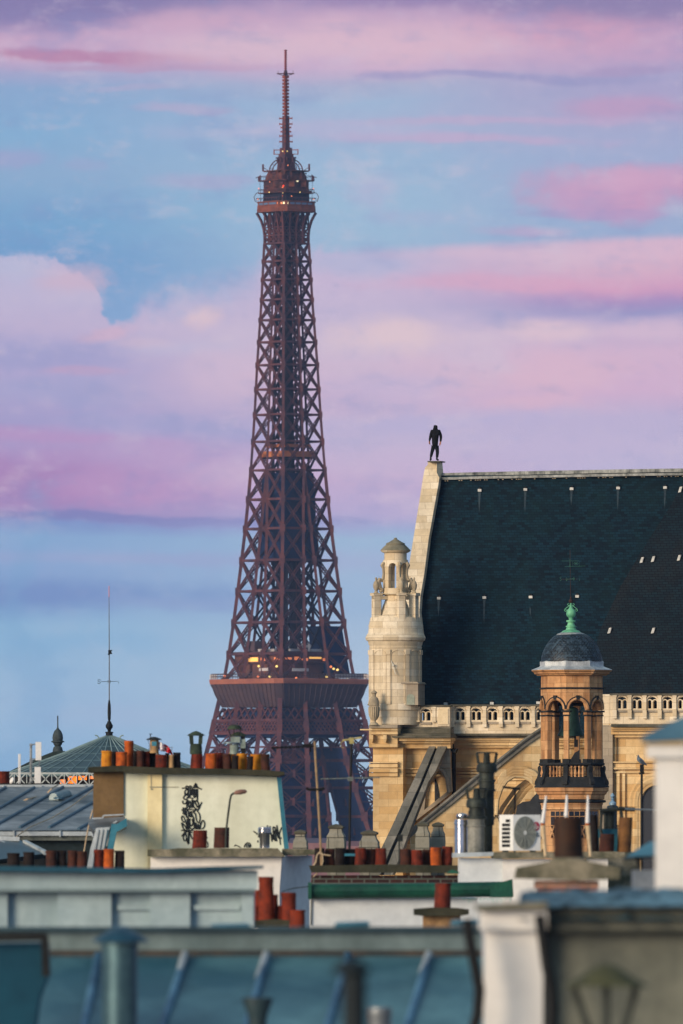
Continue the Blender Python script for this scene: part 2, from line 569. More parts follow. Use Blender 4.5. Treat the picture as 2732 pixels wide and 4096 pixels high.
    def build(s, name, mats, parent=None, smooth=False, label=None):
        if not isinstance(mats, (list, tuple)):
            mats = [mats]
        if parent is not None:
            o = LOC[parent.name]
        else:
            xs = [v.x for v in s.v]
            ys = [v.y for v in s.v]
            o = Vector(((min(xs) + max(xs)) / 2, (min(ys) + max(ys)) / 2, min(v.z for v in s.v)))
        me = bpy.data.meshes.new(name)
        me.from_pydata([tuple(v - o) for v in s.v], [], s.f)
        for m in mats:
            me.materials.append(m)
        me.polygons.foreach_set('material_index', s.mi)
        bm = bmesh.new()
        bm.from_mesh(me)
        bmesh.ops.recalc_face_normals(bm, faces=bm.faces)
        bm.to_mesh(me)
        bm.free()
        if smooth:
            me.shade_smooth()
            me.set_sharp_from_angle(angle=R(38))
        me.update()
        ob = bpy.data.objects.new(name, me)
        scene.collection.objects.link(ob)
        if parent is None:
            ob.location = o
            LOC[ob.name] = o
        else:
            ob.parent = parent
            LOC[ob.name] = o
        if label:
            ob['label'] = label
        return ob


def thing(name, label, cat, loc, group=None):
    o = bpy.data.objects.new(name, None)
    o.empty_display_size = .2
    scene.collection.objects.link(o)
    o.location = loc
    LOC[o.name] = Vector(loc)
    return tag(o, label, cat, group)


def tag(o, label, cat, group=None, kind=None):
    o['label'] = label
    o['category'] = cat
    if group:
        o['group'] = group
    o['kind'] = kind or 'thing'
    return o


def base(x, Y):
    return ((x - CX) * K * Y, Y, 0.)


def arch(x0, x1, ytop, ybot, n=8, k=1.):
    """arched opening outline (pixels)"""
    r = (x1 - x0) / 2
    c = (x0 + x1) / 2
    ys = ytop + r * k
    return [(x0, ybot)] + [(c - r * math.cos(math.pi * i / n), ys - r * k * math.sin(math.pi * i / n)) for i in range(n + 1)] + [(x1, ybot)]
# ------------------------------------------------------------------ setting
ground_m = mat('asphalt', S(70, 72, 74), S(52, 54, 58), .05)
g = MB()
gv, gf = [], []
for i in range(13):
    for j in range(13):
        gv.append((-1500 + 250 * i, -300 + 500 * j, 0))
for i in range(12):
    for j in range(12):
        a = i * 13 + j
        gf.append((a, a + 13, a + 14, a + 1))
g.add(gv, gf)
go = g.build('ground', ground_m)
go['kind'] = 'structure'

# ------------------------------------------------------------------ iron lattice tower
TY = 4300.0
tk = K * TY
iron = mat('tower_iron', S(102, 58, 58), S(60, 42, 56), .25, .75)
iron_shaded = mat('tower_iron_shaded', S(30, 26, 42), S(20, 20, 36), .25, .8)  # same iron, darkened: the shade inside the tower is in the colour
net_m = mat('tower_net', S(22, 48, 92), S(13, 32, 66), .12, .95)
deck_m = mat('tower_deck', S(170, 106, 84), S(140, 84, 70), .2, .8)
skirt_m = mat('tower_skirt', S(86, 66, 68), S(66, 54, 62), .15, .8)
pale_m = mat('tower_pale', S(205, 200, 200), S(170, 165, 170), .2, .7)
orange_mast = mat('tower_orange', S(150, 70, 40), S(112, 52, 36), .4, .7)
redmast = mat('tower_red', S(150, 50, 44), S(110, 44, 44), .5, .7)
winlit = lamp('window_warm', S(255, 190, 96), 1.0)
winlit2 = lamp('window_dim', S(255, 150, 90), .55)
winwhite = lamp('window_white', S(255, 236, 190), 1.1)
lamp_o = lamp('lamp_orange', S(255, 140, 80), 1.0)
lamp_r = lamp('lamp_red', S(255, 50, 20), 2.5)
lamp_y = lamp('lamp_yellow', S(255, 222, 130), .9)
winglass = glass('tower_glass', S(90, 110, 140))
AL = R(37.8)
E1 = Vector((math.cos(AL), math.sin(AL), 0))
E2 = Vector((-math.sin(AL), math.cos(AL), 0))
TCX = 1152.0
TC = Vector(((TCX - CX) * tk, TY + 25, 0))
zt = lambda y: CZ + (HY - y) * tk


def interp(t, y):
    for (a, va), (b, vb) in zip(t, t[1:]):
        if y <= b:
            return va + (vb - va) * max(0, (y - a)) / (b - a)
    return t[-1][1]


S_T = [(926, 10.6), (1187, 12.3), (1446, 14.6), (1649, 16.0), (1847, 17.7), (2050, 20.0), (2265, 23.2), (2485, 26.8), (2683, 30.6), (2877, 36.4), (3006, 39.8), (3314, 54.5), (3385, 58.), (4052, 108.)]
W_T = [(1872, .5), (1990, .452), (2108, .425), (2235, .40), (2359, .38), (2485, .36), (2700, .335), (2877, .31), (3006, .30), (3314, .264), (3385, .26), (4052, .24)]
sT = lambda y: interp(S_T, y)
wT = lambda y: interp(W_T, y)


def T(u, v, y):
    lean = (-11 + 16 * min(1., max(0., (y - 300) / 2700.))) * tk
    return TC + E1 * u + E2 * v + Vector((lean, 0, zt(y)))


def face_pt(f, t, y, off=0.):
    """t 0..1 along face f at row y; face 0 shows right, face 3 shows left, both start or end at the near corner"""
    h = sT(y) / 2
    a = -h + 2 * h * t
    u, v = [(a, -h - off), (h + off, a), (-a, h + off), (-h - off, -a)][f]
    return T(u, v, y)


tower = thing('iron_tower', 'tall brown wrought iron lattice tower rising behind the rooftops', 'tower', (TC.x, TC.y, 0.))


def truss(m, a, b, gap, t, n=(0, 0, 0)):
    """a brace built the way the tower is: two flats and a zigzag between them"""
    a, b = Vector(a), Vector(b)
    d = (b - a).normalized()
    nrm = d.cross(Vector((0, 0, 1))).normalized()
    o = nrm.cross(d).normalized() * gap / 2
    m.bar(a + o, b + o, t * 1.3, t)
    m.bar(a - o, b - o, t * 1.28, t)
    k = max(3, int((b - a).length / (gap * 1.6)))
    for i in range(k):
        p, q = a + (b - a) * (i / k), a + (b - a) * ((i + 1) / k)
        s_ = 1 if i % 2 else -1
        m.bar(p + o * s_, q - o * s_, t * .7, t * .6)


def bays(rows, wb, wh, wx, single, gussets=True):
    m = MB()
    for y0, y1 in zip(rows, rows[1:]):
        L = zt(y0) - zt(y1)
        for f in range(4):
            def cols_at(y):
                return (0, .5, 1) if single else (0, wT(y), 1 - wT(y), 1)
            c0, c1 = cols_at(y0), cols_at(y1)
            for i in range(len(c0) - 1):
                m.bar(face_pt(f, c0[i], y0), face_pt(f, c1[i], y1), wb if i == 0 else wb * .86)
            for i in range(len(c0) - 1):
                gap = (not single) and i == 1
                m.bar(face_pt(f, c1[i], y1), face_pt(f, c1[i + 1], y1), wh * (.8 if gap else 1), wh * .9)
                if not gap:
                    truss(m, face_pt(f, c0[i], y0), face_pt(f, c1[i + 1], y1), wx * 1.25, wx * .5)
                    truss(m, face_pt(f, c0[i + 1], y0), face_pt(f, c1[i], y1), wx * 1.25, wx * .52)
                    ym = (y0 + y1) / 2
                    a = (face_pt(f, c0[i], y0) + face_pt(f, c1[i + 1], y1)) / 2
                    m.bar(a - Vector((0, 0, wx * .9)), a + Vector((0, 0, wx * .9)), wx * 1.6, wx * .8)
            if gussets:
                for i in range(len(c1) - 1):
                    p = face_pt(f, c1[i], y1)
                    m.bar(p - Vector((0, 0, L * .12)), p + Vector((0, 0, L * .12)), wb * 1.55)
    return m


rows_up = [960, 1032, 1106, 1187, 1268, 1357, 1449, 1547, 1649, 1757, 1872]
bays(rows_up, .86, .75, .5, True).build('upper_shaft', iron, tower)
rows_mid = [1872, 1990, 2108, 2235, 2359, 2485, 2612, 2720]
bays(rows_mid, 1.12, .9, .62, False).build('middle_shaft', iron, tower)


def inner_braces(rows):
    """the faces of the four pillars that look into the tower"""
    m = MB()
    for y0, y1 in zip(rows, rows[1:]):
        for su in (-1, 1):
            for sv in (-1, 1):
                def q(y, i, j):
                    h, w = sT(y) / 2, wT(y) * sT(y)
                    return T(su * (h - w * i), sv * (h - w * j), y)
                m.bar(q(y0, 1, 1), q(y1, 1, 1), .8)
                for (i0, j0), (i1, j1) in (((1, 0), (1, 1)), ((0, 1), (1, 1))):
                    m.bar(q(y0, i0, j0), q(y1, i1, j1), .5)
                    m.bar(q(y0, i1, j1), q(y1, i0, j0), .52)
                    m.bar(q(y1, i0, j0), q(y1, i1, j1), .6)
    return m


inner_braces(rows_mid).build('inner_bracing', iron_shaded, tower)
# lift shaft and stairs inside
m = MB()
for y0, y1 in zip(rows_up, rows_up[1:]):
    h0, h1 = sT(y0) * .2, sT(y1) * .2
    cs = [(-1, -1), (1, -1), (1, 1), (-1, 1)]
    for (a, b), (c, d) in zip(cs, cs[1:] + cs[:1]):
        m.bar(T(a * h0, b * h0, y0), T(a * h1, b * h1, y1), .9)
        for t in (-.33, .33):
            p = (a * (1 - t) / 2 + c * (1 + t) / 2, b * (1 - t) / 2 + d * (1 + t) / 2)
            m.bar(T(p[0] * h0, p[1] * h0, y0), T(p[0] * h1, p[1] * h1, y1), .42)
        m.bar(T(a * h0, b * h0, y0), T(c * h1, d * h1, y1), .4)
        m.bar(T(c * h0, d * h0, y0), T(a * h1, b * h1, y1), .41)
    m.bar(T(0, 0, y0), T(0, 0, y1), 2.3)
    ym = y0 * .45 + y1 * .55
    for dx, dy in ((.55, 0), (0, .55), (-.55, 0), (0, -.55)):
        m.bar(T(dx * h0, dy * h0, y0), T(dx * h1, dy * h1, y1), 1.0)
m.build('lift_shaft', iron_shaded, tower)
m = MB()
for y0, y1 in zip(rows_mid, rows_mid[1:]):
    for a in (-.2, -.07, .07, .2):
        for b in (-.2, .2):
            h0, h1 = sT(y0), sT(y1)
            m.bar(T(a * 18, b * 18, y0), T(a * 18, b * 18, y1), .9)
            m.bar(T(b * 18, a * 18, y0), T(b * 18, a * 18, y1), .93)
    m.bar(T(-3.6, -3.6, y0), T(3.6, -3.6, y1), .5)
    m.bar(T(-3.6, -3.6, y1), T(-3.6, 3.6, y0), .5)
m.build('stair_shaft', iron_shaded, tower)


def sq(h, y, c=0., off=(0, 0)):
    """square ring with cut corners, half side h metres, at row y"""
    if c <= 0:
        pts = [(-h, -h), (h, -h), (h, h), (-h, h)]
    else:
        pts = [(-h + c, -h), (h - c, -h), (h, -h + c), (h, h - c), (h - c, h), (-h + c, h), (-h, h - c), (-h, -h + c)]
    return [T(u + off[0], v + off[1], y) for u, v in pts]


# painters' nets round the core and the right pillar
m = MB()
m.loft([sq(6.2, 1884), sq(6.6, 1990), sq(6.8, 2108), sq(7.2, 2236)])
m.build('safety_net', net_m, tower, label='dark blue net wrapped round the core')
m = MB()
for y0, y1 in ((2500, 2606), (2618, 2700)):
    h0, w0, h1, w1 = sT(y0) / 2 - .7, sT(y0) * .30, sT(y1) / 2 - .7, sT(y1) * .30
    m.loft([[T(h0, -h0, y0), T(h0, -h0 + w0, y0), T(h0 - w0, -h0 + w0, y0), T(h0 - w0, -h0, y0)],
            [T(h1, -h1, y1), T(h1, -h1 + w1, y1), T(h1 - w1, -h1 + w1, y1), T(h1 - w1, -h1, y1)]])
m.build('safety_net', net_m, tower, label='dark teal net round one pillar above the deck')
# intermediate landing
m = MB()
m.loft([sq(6.3, 1796), sq(6.3, 1819)])
m.loft([sq(5.6, 1768), sq(5.6, 1780)])
landing = m.build('landing', mat('landing_orange', S(206, 130, 84), S(170, 96, 66), .3), tower)  # lighter orange brown than the ironwork round it
m = MB()
m.loft([sq(6.6, 1820), sq(6.6, 1826)])
m.build('floor', iron_shaded, landing)

# second platform
plat = MB()
plat.loft([sq(20.2, 2713, 2.2), sq(20.4, 2716, 2.2), sq(20.2, 2733, 2.2)])
plat = plat.build('platform', deck_m, tower)
m = MB()
prof = [(19.9, 2734), (19.3, 2752), (18.8, 2775), (18.0, 2800), (17.0, 2826)]
m.loft([sq(h, y, 1.6) for h, y in prof])
for f in range(4):
    for i in range(1, 17):
        t = -1 + 2 * i / 17
        pp = []
        for h, y in prof:
            h += .12
            a = h * t
            pp.append(T(*[(a, -h), (h, a), (-a, h), (-h, -a)][f], y))
        m.tube(pp, .17, 4)
m.build('skirt', skirt_m, plat)
m = MB()
for f in range(4):
    for i in range(0, 30):
        t = -1 + 2 * i / 29
        h = 19.8
        a = (h - 2) * t
        c = [(a, -h), (h, a), (-a, h), (-h, -a)][f]
        m.bar(T(*c, 2713), T(*c, 2692), .16)
    for yy in (2692, 2702):
        h = 19.8
        c0 = [(-h + 2, -h), (h, -h + 2), (h - 2, h), (-h, h - 2)][f]
        c1 = [(h - 2, -h), (h, h - 2), (-h + 2, h), (-h, -h + 2)][f]
        m.bar(T(*c0, yy), T(*c1, yy), .22)
m.build('railing', skirt_m, plat)
m = MB()
for f, t0, t1 in ((0, .62, .93), (3, .02, .12), (1, .02, .3)):
    h = 19.6
    c = []
    for t in (t0, t1):
        a = -h + 2 * h * t
        c.append([(a, -h), (h, a), (-a, h), (-h, -a)][f])
    m.bar(T(*c[0], 2702), T(*c[1], 2702), .1, 1.5)
m.build('wind_screen', pale_m, plat)
m = MB()
for f, t0, t1, y0, y1 in ((3, .62, .78, 2670, 2682), (0, .16, .38, 2672, 2683)):
    h = 15.5
    a0, a1 = -h + 2 * h * t0, -h + 2 * h * t1
    c0, c1 = [[(a, -h), None, None, (-h, -a)][f] for a in (a0, a1)]
    if f == 3:
        c0, c1 = (-h, a0 * -1), (-h, a1 * -1)
    p, q = T(*c0, (y0 + y1) / 2), T(*c1, (y0 + y1) / 2)
    m.bar(p, q, .5, 1.0)
m.build('awning', pale_m, plat)
# pavilion on the platform
pav = MB()
pav.loft([sq(13.2, 2612), sq(13.2, 2650)])
pav.loft([sq(12.2, 2651), sq(12.2, 2712)])
pav = pav.build('pavilion', mat('pavilion_paint', S(120, 76, 62), S(86, 60, 58), .3), tower)
m = MB()
m.loft([sq(13.8, 2603), sq(13.8, 2611)])
m.build('roof', skirt_m, pav)
for f, t0, t1, y0, y1, mm in ((3, .30, .50, 2626, 2643, winlit), (3, .56, .68, 2628, 2640, winlit2), (3, .84, .97, 2628, 2638, winlit2), (0, .03, .16, 2628, 2636, winlit2),
                              (0, .2, .34, 2625, 2638, winlit2), (0, .44, .64, 2625, 2632, winlit), (0, .66, .74, 2628, 2640, winlit2), (0, .36, .42, 2630, 2640, winlit2)):
    h = 13.3
    n = 5
    m = MB()
    for i in range(n):
        ta, tb = t0 + (t1 - t0) * (i + .08) / n, t0 + (t1 - t0) * (i + .92) / n
        if f == 0:
            p, q = T(-h + 2 * h * ta, -h, (y0 + y1) / 2), T(-h + 2 * h * tb, -h, (y0 + y1) / 2)
        else:
            p, q = T(-h, h - 2 * h * ta, (y0 + y1) / 2), T(-h, h - 2 * h * tb, (y0 + y1) / 2)
        m.bar(p, q, .15, (y1 - y0) * tk)
    m.build('window', mm, pav)
m = MB()
for a, b in (((-9, -12), (-2, -12)), ((0, -12), (9, -12)), ((-12, -8), (-12, 6))):
    m.bar(T(*a, 2598), T(*b, 2598), .9)
for a in ((-3, -11.5), (-1, -12.5), (-5, -11.8)):
    m.bar(T(*a, 2604), T(*a, 2572), .8)
m.bar(T(-4.5, -12, 2582), T(0, -12, 2582), .8)
m.build('duct', pale_m, pav)
m = MB()
m.loft([sq(2.2, 2560, 0, (-11, 4)), sq(3, 2601, 0, (-11, 4))])
m.build('machine_room', skirt_m, pav)
for u, v, y, mm in ((-14.5, -12, 2664, lamp_y), (-14.5, -2, 2662, lamp_y), (6, -15.5, 2664, lamp_o), (7.2, -15.5, 2672, lamp_y), (8.5, -16, 2676, lamp_y), (-16, -10, 2705, lamp_y), (3, -17, 2704, lamp_y),
                    (11, -18, 2707, lamp_y), (-17, 14, 2700, lamp_o), (-10, -17, 2712, lamp_o), (-18, -6, 2704, lamp_o)):
    p = T(u, v, y)
    m = MB()
    m.lathe((p.x, p.y), [(.1, p.z - .4), (.42, p.z - .2), (.42, p.z + .2), (.1, p.z + .4)], 8)
    m.build('lamp', mm, plat)

# truss and pierced belt under the platform
m = MB()
for f in range(4):
    y0, y1 = 2830, 2877
    N = 11
    for i in range(N):
        a, b = i / N, (i + 1) / N
        m.bar(face_pt(f, a, y0), face_pt(f, b, y1), .55, .4)
        m.bar(face_pt(f, b, y0), face_pt(f, a, y1), .56, .42)
        if i in (0, 4, 7):
            t = (0, wT(y0), 1 - wT(y0))[(0, 4, 7).index(i)]
            t2 = (0, wT(y1), 1 - wT(y1))[(0, 4, 7).index(i)]
            m.bar(face_pt(f, t, 2722), face_pt(f, t2, y1), 1.5)
m.build('truss', iron, tower)
m = MB()
for y in (2840, 2868, 2936):
    h = sT(y) / 2 - 2.5
    for i in range(9):
        a = -h + 2 * h * i / 8
        m.bar(T(a, -h, y), T(a, h, y), .8)
        m.bar(T(-h, a, y), T(h, a, y), .82)
for i in range(12):
    for f in range(4):
        for yy0, yy1 in ((2840, 2868), (2868, 2936)):
            h0 = sT(yy0) / 2 - 7
            a, b = -h0 + 2 * h0 * i / 12, -h0 + 2 * h0 * (i + 1) / 12
            c = lambda t: [(t, -h0), (h0, t), (-t, h0), (-h0, -t)][f]
            m.bar(T(*c(a), yy0), T(*c(b), yy1), .6)
            m.bar(T(*c(b), yy0), T(*c(a), yy1), .62)
m.build('underfloor', iron_shaded, tower)
m = MB()
for f in range(4):
    m.bar(face_pt(f, 0, 2879), face_pt(f, 1, 2879), 1.0, .8)
    m.bar(face_pt(f, 0, 2931), face_pt(f, 1, 2931), 1.3, .85)
    N = 22
    for i in range(-2, N):
        a, b = i / N, (i + 2.0) / N
        for p, q in ((a, b), (b, a)):
            ya, yb = 2881, 2929
            fa = [(max(0, min(1, p)), ya), (max(0, min(1, q)), yb)]
            if p < 0 or p > 1 or q < 0 or q > 1:
                k0 = (0 - p) / (q - p) if min(p, q) < 0 else (1 - p) / (q - p)
                yc = ya + (yb - ya) * k0
                e = 0 if min(p, q) < 0 else 1
                fa = [(e, yc), (q, yb)] if (p < 0 or p > 1) else [(p, ya), (e, yc)]
            m.bar(face_pt(f, *fa[0]), face_pt(f, *fa[1]), .3 if p < q else .28, .46)
    for t in (0, wT(2900), 1 - wT(2900)):
        m.bar(face_pt(f, t, 2876), face_pt(f, t, 2934), 1.9)
m.build('belt', iron, tower)
m = MB()
m.loft([sq(17.6, 2934), sq(17.8, 2948)])
m.loft([sq(15.2, 2831), sq(16.6, 2932)])  # dark blue box added to give the darkness behind the truss
m.build('underfloor', net_m, tower)

# the four inclined legs
rows_low = [2934, 3040, 3150, 3265, 3385, 3520, 3660, 3800, 4052]
for su, sv, netted in ((-1, -1, True), (1, -1, True), (1, 1, True), (-1, 1, False)):
    m = MB()

    def q(y, i, j, k=0.):
        h, w = sT(y) / 2 - k, wT(y) * sT(y) - 2 * k
        return T(su * (h - w * i), sv * (h - w * j), y)
    cs = [(0, 0), (1, 0), (1, 1), (0, 1)]
    for y0, y1 in zip(rows_low, rows_low[1:]):
        for a, b in zip(cs, cs[1:] + cs[:1]):
            m.bar(q(y0, *a), q(y1, *a), 1.5)
            m.bar(q(y1, *a), q(y1, *b), 1.0)
            truss(m, q(y0, *a), q(y1, *b), 1.1, .34)
            truss(m, q(y0, *b), q(y1, *a), 1.1, .35)
            ym = (y0 + y1) / 2
            m.bar((q(y0, *a) + q(y1, *a)) / 2, (q(y0, *b) + q(y1, *b)) / 2, .6)
            c = (q(y0, *a) + q(y1, *b)) / 2
            m.bar(c - Vector((0, 0, 1.3)), c + Vector((0, 0, 1.3)), 1.6, .9)
            p = q(y1, *a)
            m.bar(p - Vector((0, 0, 1.6)), p + Vector((0, 0, 1.6)), 2.2)
    leg = m.build('leg', iron, tower)
    if netted:
        m = MB()
        y0 = 3055 if (su, sv) == (-1, -1) else 2990
        k = 1.1 if (su, sv) == (-1, -1) else -.35
        if (su, sv) == (1, -1):
            m.loft([[q(y, i, j) for i, j in ((.75, -.02), (1.03, -.02), (1.03, 1.03), (.75, 1.03))] for y in (y0, 3040, 3150, 3265, 3385, 3600)])
        else:
            m.loft([[q(y, i, j, k) for i, j in cs] for y in (y0, 3150, 3265, 3385, 3600)])
        m.build('safety_net', net_m, leg)
m = MB()
m.loft([sq(sT(3385) / 2 + 1, 3366), sq(sT(3385) / 2 + 1, 3384)])
m.loft([sq(sT(3385) / 2 - 1, 3385), sq(sT(3385) / 2 - 2, 3420)])
m.build('platform', skirt_m, tower)

# third platform, cabin and masts
m = MB()
for f in range(4):
    for t in (0, .25, .5, .75):
        h0 = sT(928) / 2
        pp = []
        for y, k in ((960, 1.0), (928, 1.0), (900, 1.04), (870, 1.14), (848, 1.27), (836, 1.36)):
            h = h0 * k
            a = -h + 2 * h * t
            pp.append(T(*[(a, -h), (h, a), (-a, h), (-h, -a)][f], y))
        m.tube(pp, .48 if t == 0 else .36, 4)
    for y, wd in ((928, .6), (960, .8), (895, .4)):
        m.bar(face_pt(f, 0, y), face_pt(f, 1, y), wd, wd * .8)
    for i in range(4):
        for ya, yb in ((836, 895), (896, 928), (929, 959)):
            m.bar(face_pt(f, i / 4, ya), face_pt(f, (i + 1) / 4, yb), .34, .3)
            m.bar(face_pt(f, (i + 1) / 4, ya), face_pt(f, i / 4, yb), .35, .3)
        m.bar(face_pt(f, i / 4, 836), face_pt(f, i / 4, 960), .5)
m.loft([sq(3.0, 838), sq(3.0, 960)], m=1)
m.build('bracket', [iron, iron_shaded], tower)
gal = MB()
gal.loft([sq(8.1, 835, 2.3), sq(8.15, 822, 2.3), sq(8.05, 821, 2.25), sq(8.05, 809, 2.25)])
gal.loft([sq(7.9, 808.5, 2.2), sq(7.9, 796, 2.2)])
gal.loft([sq(8.2, 795.5, 2.3), sq(8.2, 792, 2.3)])
gal = gal.build('gallery', mat('gallery_paint', S(136, 74, 54), S(96, 56, 48), .5), tower)
for dx0, dx1, Yo, mm in ((1035, 1050, -1, winglass), (1054, 1070, -2, winglass), (1075, 1103, -3, winglass), (1108, 1128, -5.8, winlit2), (1131, 1152, -6.1, winwhite), (1160, 1178, -5.4, winglass), (1182, 1202, -4.3, winglass), (1206, 1226, -2.7, winglass), (1230, 1248, -.8, winglass)):
    m = MB()
    # follow the octagon of the gallery
    def edge(px):
        wx = (px - TCX) * tk
        best = None
        ring = sq(7.93, 802, 2.2)
        for a, b in zip(ring, ring[1:] + ring[:1]):
            ax, bx = a.x - TC.x, b.x - TC.x
            if min(ax, bx) <= wx <= max(ax, bx) and abs(bx - ax) > 1e-6:
                p = a + (b - a) * ((wx - ax) / (bx - ax))
                if best is None or p.y < best.y:
                    best = p
        return best
    p, q = edge(dx0), edge(dx1)
    if p and q:
        m.bar(p, q, .12, 8 * tk)
        m.build('window', mm, gal)
m = MB()
for h, y0, y1, n in ((8.0, 792, 778, 9), (7.5, 757, 743, 8), (7.5, 709, 690, 6)):
    for f in range(4):
        for i in range(n + 1):
            a = -h + 1.6 + (2 * h - 3.2) * i / n
            c = [(a, -h), (h, a), (-a, h), (-h, -a)][f]
            m.bar(T(*c, y0), T(*c, y1), .1)
        m.bar(T(*[(-h + 1.6, -h), (h, -h + 1.6), (h - 1.6, h), (-h, h - 1.6)][f], y1), T(*[(h - 1.6, -h), (h, h - 1.6), (-h + 1.6, h), (-h, -h + 1.6)][f], y1), .16)
m.build('railing', iron, gal)
cab = MB()
cab.loft([sq(6.2, 792, 1.4), sq(6.2, 760, 1.4)], m=1)
cab.loft([sq(7.6, 759, 1.8), sq(7.6, 756, 1.8), sq(6.4, 755.5, 1.6)])
cab.loft([sq(6.1, 755, 1.4), sq(6.1, 711, 1.4)])
cab.loft([sq(7.6, 710, 1.8), sq(7.6, 706, 1.8)])
cab.loft([sq(5.6, 705.5, 1.3), sq(5.5, 690, 1.3), sq(4.9, 672, 1.2)])
cab.loft([sq(6.3, 671, 1.6), sq(6.3, 667, 1.6)])
for f, t in ((0, .3), (0, .7), (3, .3), (3, .7), (1, .5), (2, .5)):
    h = 6.3
    a = -h + 2 * h * t
    c = [(a, -h), (h, a), (-a, h), (-h, -a)][f]
    cab.bar(T(*c, 735), T(*c, 705), 1.9)
    c2 = tuple(x * .86 for x in c)
    cab.bar(T(*c2, 668), T(*c2, 702), .8)
cab.bar(T(-5.2, -5.2, 668), T(-5.2, -5.2, 725), 1.3)
cab = cab.build('cabin', [mat('cabin_paint', S(112, 62, 48), S(64, 42, 42), .35, lo=.42, hi=.58), iron_shaded], tower)
m = MB()
for sg in ((-1, -1), (1, -1), (1, 1), (-1, 1)):
    for rr in (1.0, .82):
        pp = []
        for i in range(9):
            a = math.pi / 2 * i / 8
            rad = (1.0 + 4.6 * math.cos(a)) * rr
            pp.append(T(sg[0] * rad * .72, sg[1] * rad * .72, 667 - 50 * rr * math.sin(a) ** 1.1))
        m.tube(pp, .22, 5)
    for i in range(1, 8, 2):
        a = math.pi / 2 * i / 8
        m.bar(T(sg[0] * (1 + 4.6 * math.cos(a)) * .72, sg[1] * (1 + 4.6 * math.cos(a)) * .72, 667 - 50 * math.sin(a) ** 1.1), T(sg[0] * 3 * math.cos(a), sg[1] * 3 * math.cos(a), 667 - 40 * math.sin(a)), .15)
    # antenna posts and dishes at the corners
    m.bar(T(sg[0] * 5.6, sg[1] * 5.6, 668), T(sg[0] * 5.6, sg[1] * 5.6, 640), .65)
    m.bar(T(sg[0] * 6.3, sg[1] * 6.3, 708), T(sg[0] * 6.3, sg[1] * 6.3, 684), .5)
    m.bar(T(sg[0] * 6.3, sg[1] * 6.3, 690), T(sg[0] * 7.4, sg[1] * 7.4, 695), .25)
    m.bar(T(sg[0] * 6.2, sg[1] * 6.2, 790), T(sg[0] * 6.4, sg[1] * 6.4, 706), .12)
    m.bar(T(sg[0] * 5.4, sg[1] * 5.4, 655), T(sg[0] * 4.4, sg[1] * 4.4, 665), .2)
m.loft([sq(2.5, 612), sq(2.5, 618)])
m.loft([sq(1.8, 600), sq(2.3, 668)])
for i in range(8):
    a = i * math.pi / 4 + .2
    m.bar(T(2.9 * math.cos(a), 2.9 * math.sin(a), 613), T(2.9 * math.cos(a), 2.9 * math.sin(a), 632), .5)
    m.bar(T(4.3 * math.cos(a), 4.3 * math.sin(a), 690), T(4.3 * math.cos(a), 4.3 * math.sin(a), 675), .9)
rr = random.Random(12)
for i in range(46):
    f = rr.randrange(4)
    a = rr.uniform(-5.2, 5.2)
    h = rr.uniform(5.75, 6.0)
    c = [(a, -h), (h, a), (-a, h), (-h, -a)][f]
    y = rr.uniform(676, 788)
    L = rr.uniform(3, 12)
    if rr.random() < .5:
        m.bar(T(*c, y), T(*c, y - L), rr.uniform(.15, .7))
    else:
        c2 = [(a + rr.uniform(.6, 2.2), -h), (h, a + rr.uniform(.6, 2.2)), (-a - 1.4, h), (-h, -a - 1.4)][f]
        m.bar(T(*c, y), T(*c2, y), rr.uniform(.15, .4), rr.uniform(.2, .9))
for i in range(18):
    a = 2 * math.pi * i / 18
    r = rr.uniform(2.2, 4.6)
    y = 667 - 9 * (4.8 - r)
    m.bar(T(r * math.cos(a), r * math.sin(a), y + 8), T(r * math.cos(a) * 1.05, r * math.sin(a) * 1.05, y - rr.uniform(4, 16)), rr.uniform(.1, .3))
m.build('arches', iron, cab)
for sg in ((-1, -1), (1, -1), (1, 1), (-1, 1)):
    m = MB()
    for dx in (-1.2, 0, 1.2):
        m.bar(T(sg[0] * 6.6 + dx, sg[1] * 6.6 - dx * sg[0] * sg[1], 706), T(sg[0] * 6.6 + dx, sg[1] * 6.6 - dx * sg[0] * sg[1], rr.uniform(686, 696)), .3)
    pp = [T(sg[0] * r * .72, sg[1] * r * .72, y) for r, y in ((10.4, 792), (10.9, 772), (10.2, 758), (9.2, 753))]
    m.tube(pp, .12, 4)
    m.build('corner_aerial', iron, cab)
for px, py, Yo, mm in ((1134, 733, -9, lamp_r), (1131, 739, -9, lamp_o), (1077, 757, -6, lamp_y), (1131, 761, -9, lamp_y), (1200, 757, -6, lamp_y), (1035, 740, -2, lamp_o), (1254, 740, -2, lamp_o),
                      (1032, 783, -2, lamp_o), (1255, 783, -2, lamp_o), (1130, 773, -8, lamp_o), (1167, 773, -7, lamp_o), (1190, 711, -6, winwhite), (1079, 715, -6, winlit2), (1152, 647, -4, lamp_o), (1131, 590, -3, lamp_y), (1149, 590, -3, lamp_y)):
    p = P(px, py, TY) + Vector((0, 25 + Yo, 0))
    p.x += 25 * (px - CX) * K
    m = MB()
    r = .2 if mm is not winwhite else .4
    m.lathe((p.x, p.y), [(r * .3, p.z - r), (r, p.z - r * .5), (r, p.z + r * .5), (r * .3, p.z + r)], 8)
    m.build('lamp', mm, cab)
mast = MB()
MX = 0.
mo = Vector((MX * math.cos(AL), -MX * math.sin(AL), 0))


def TM(u, v, y):
    return T(u + mo.x, v + mo.y, y)


def sqm(h, y):
    return [TM(a * h, b * h, y) for a, b in ((-1, -1), (1, -1), (1, 1), (-1, 1))]


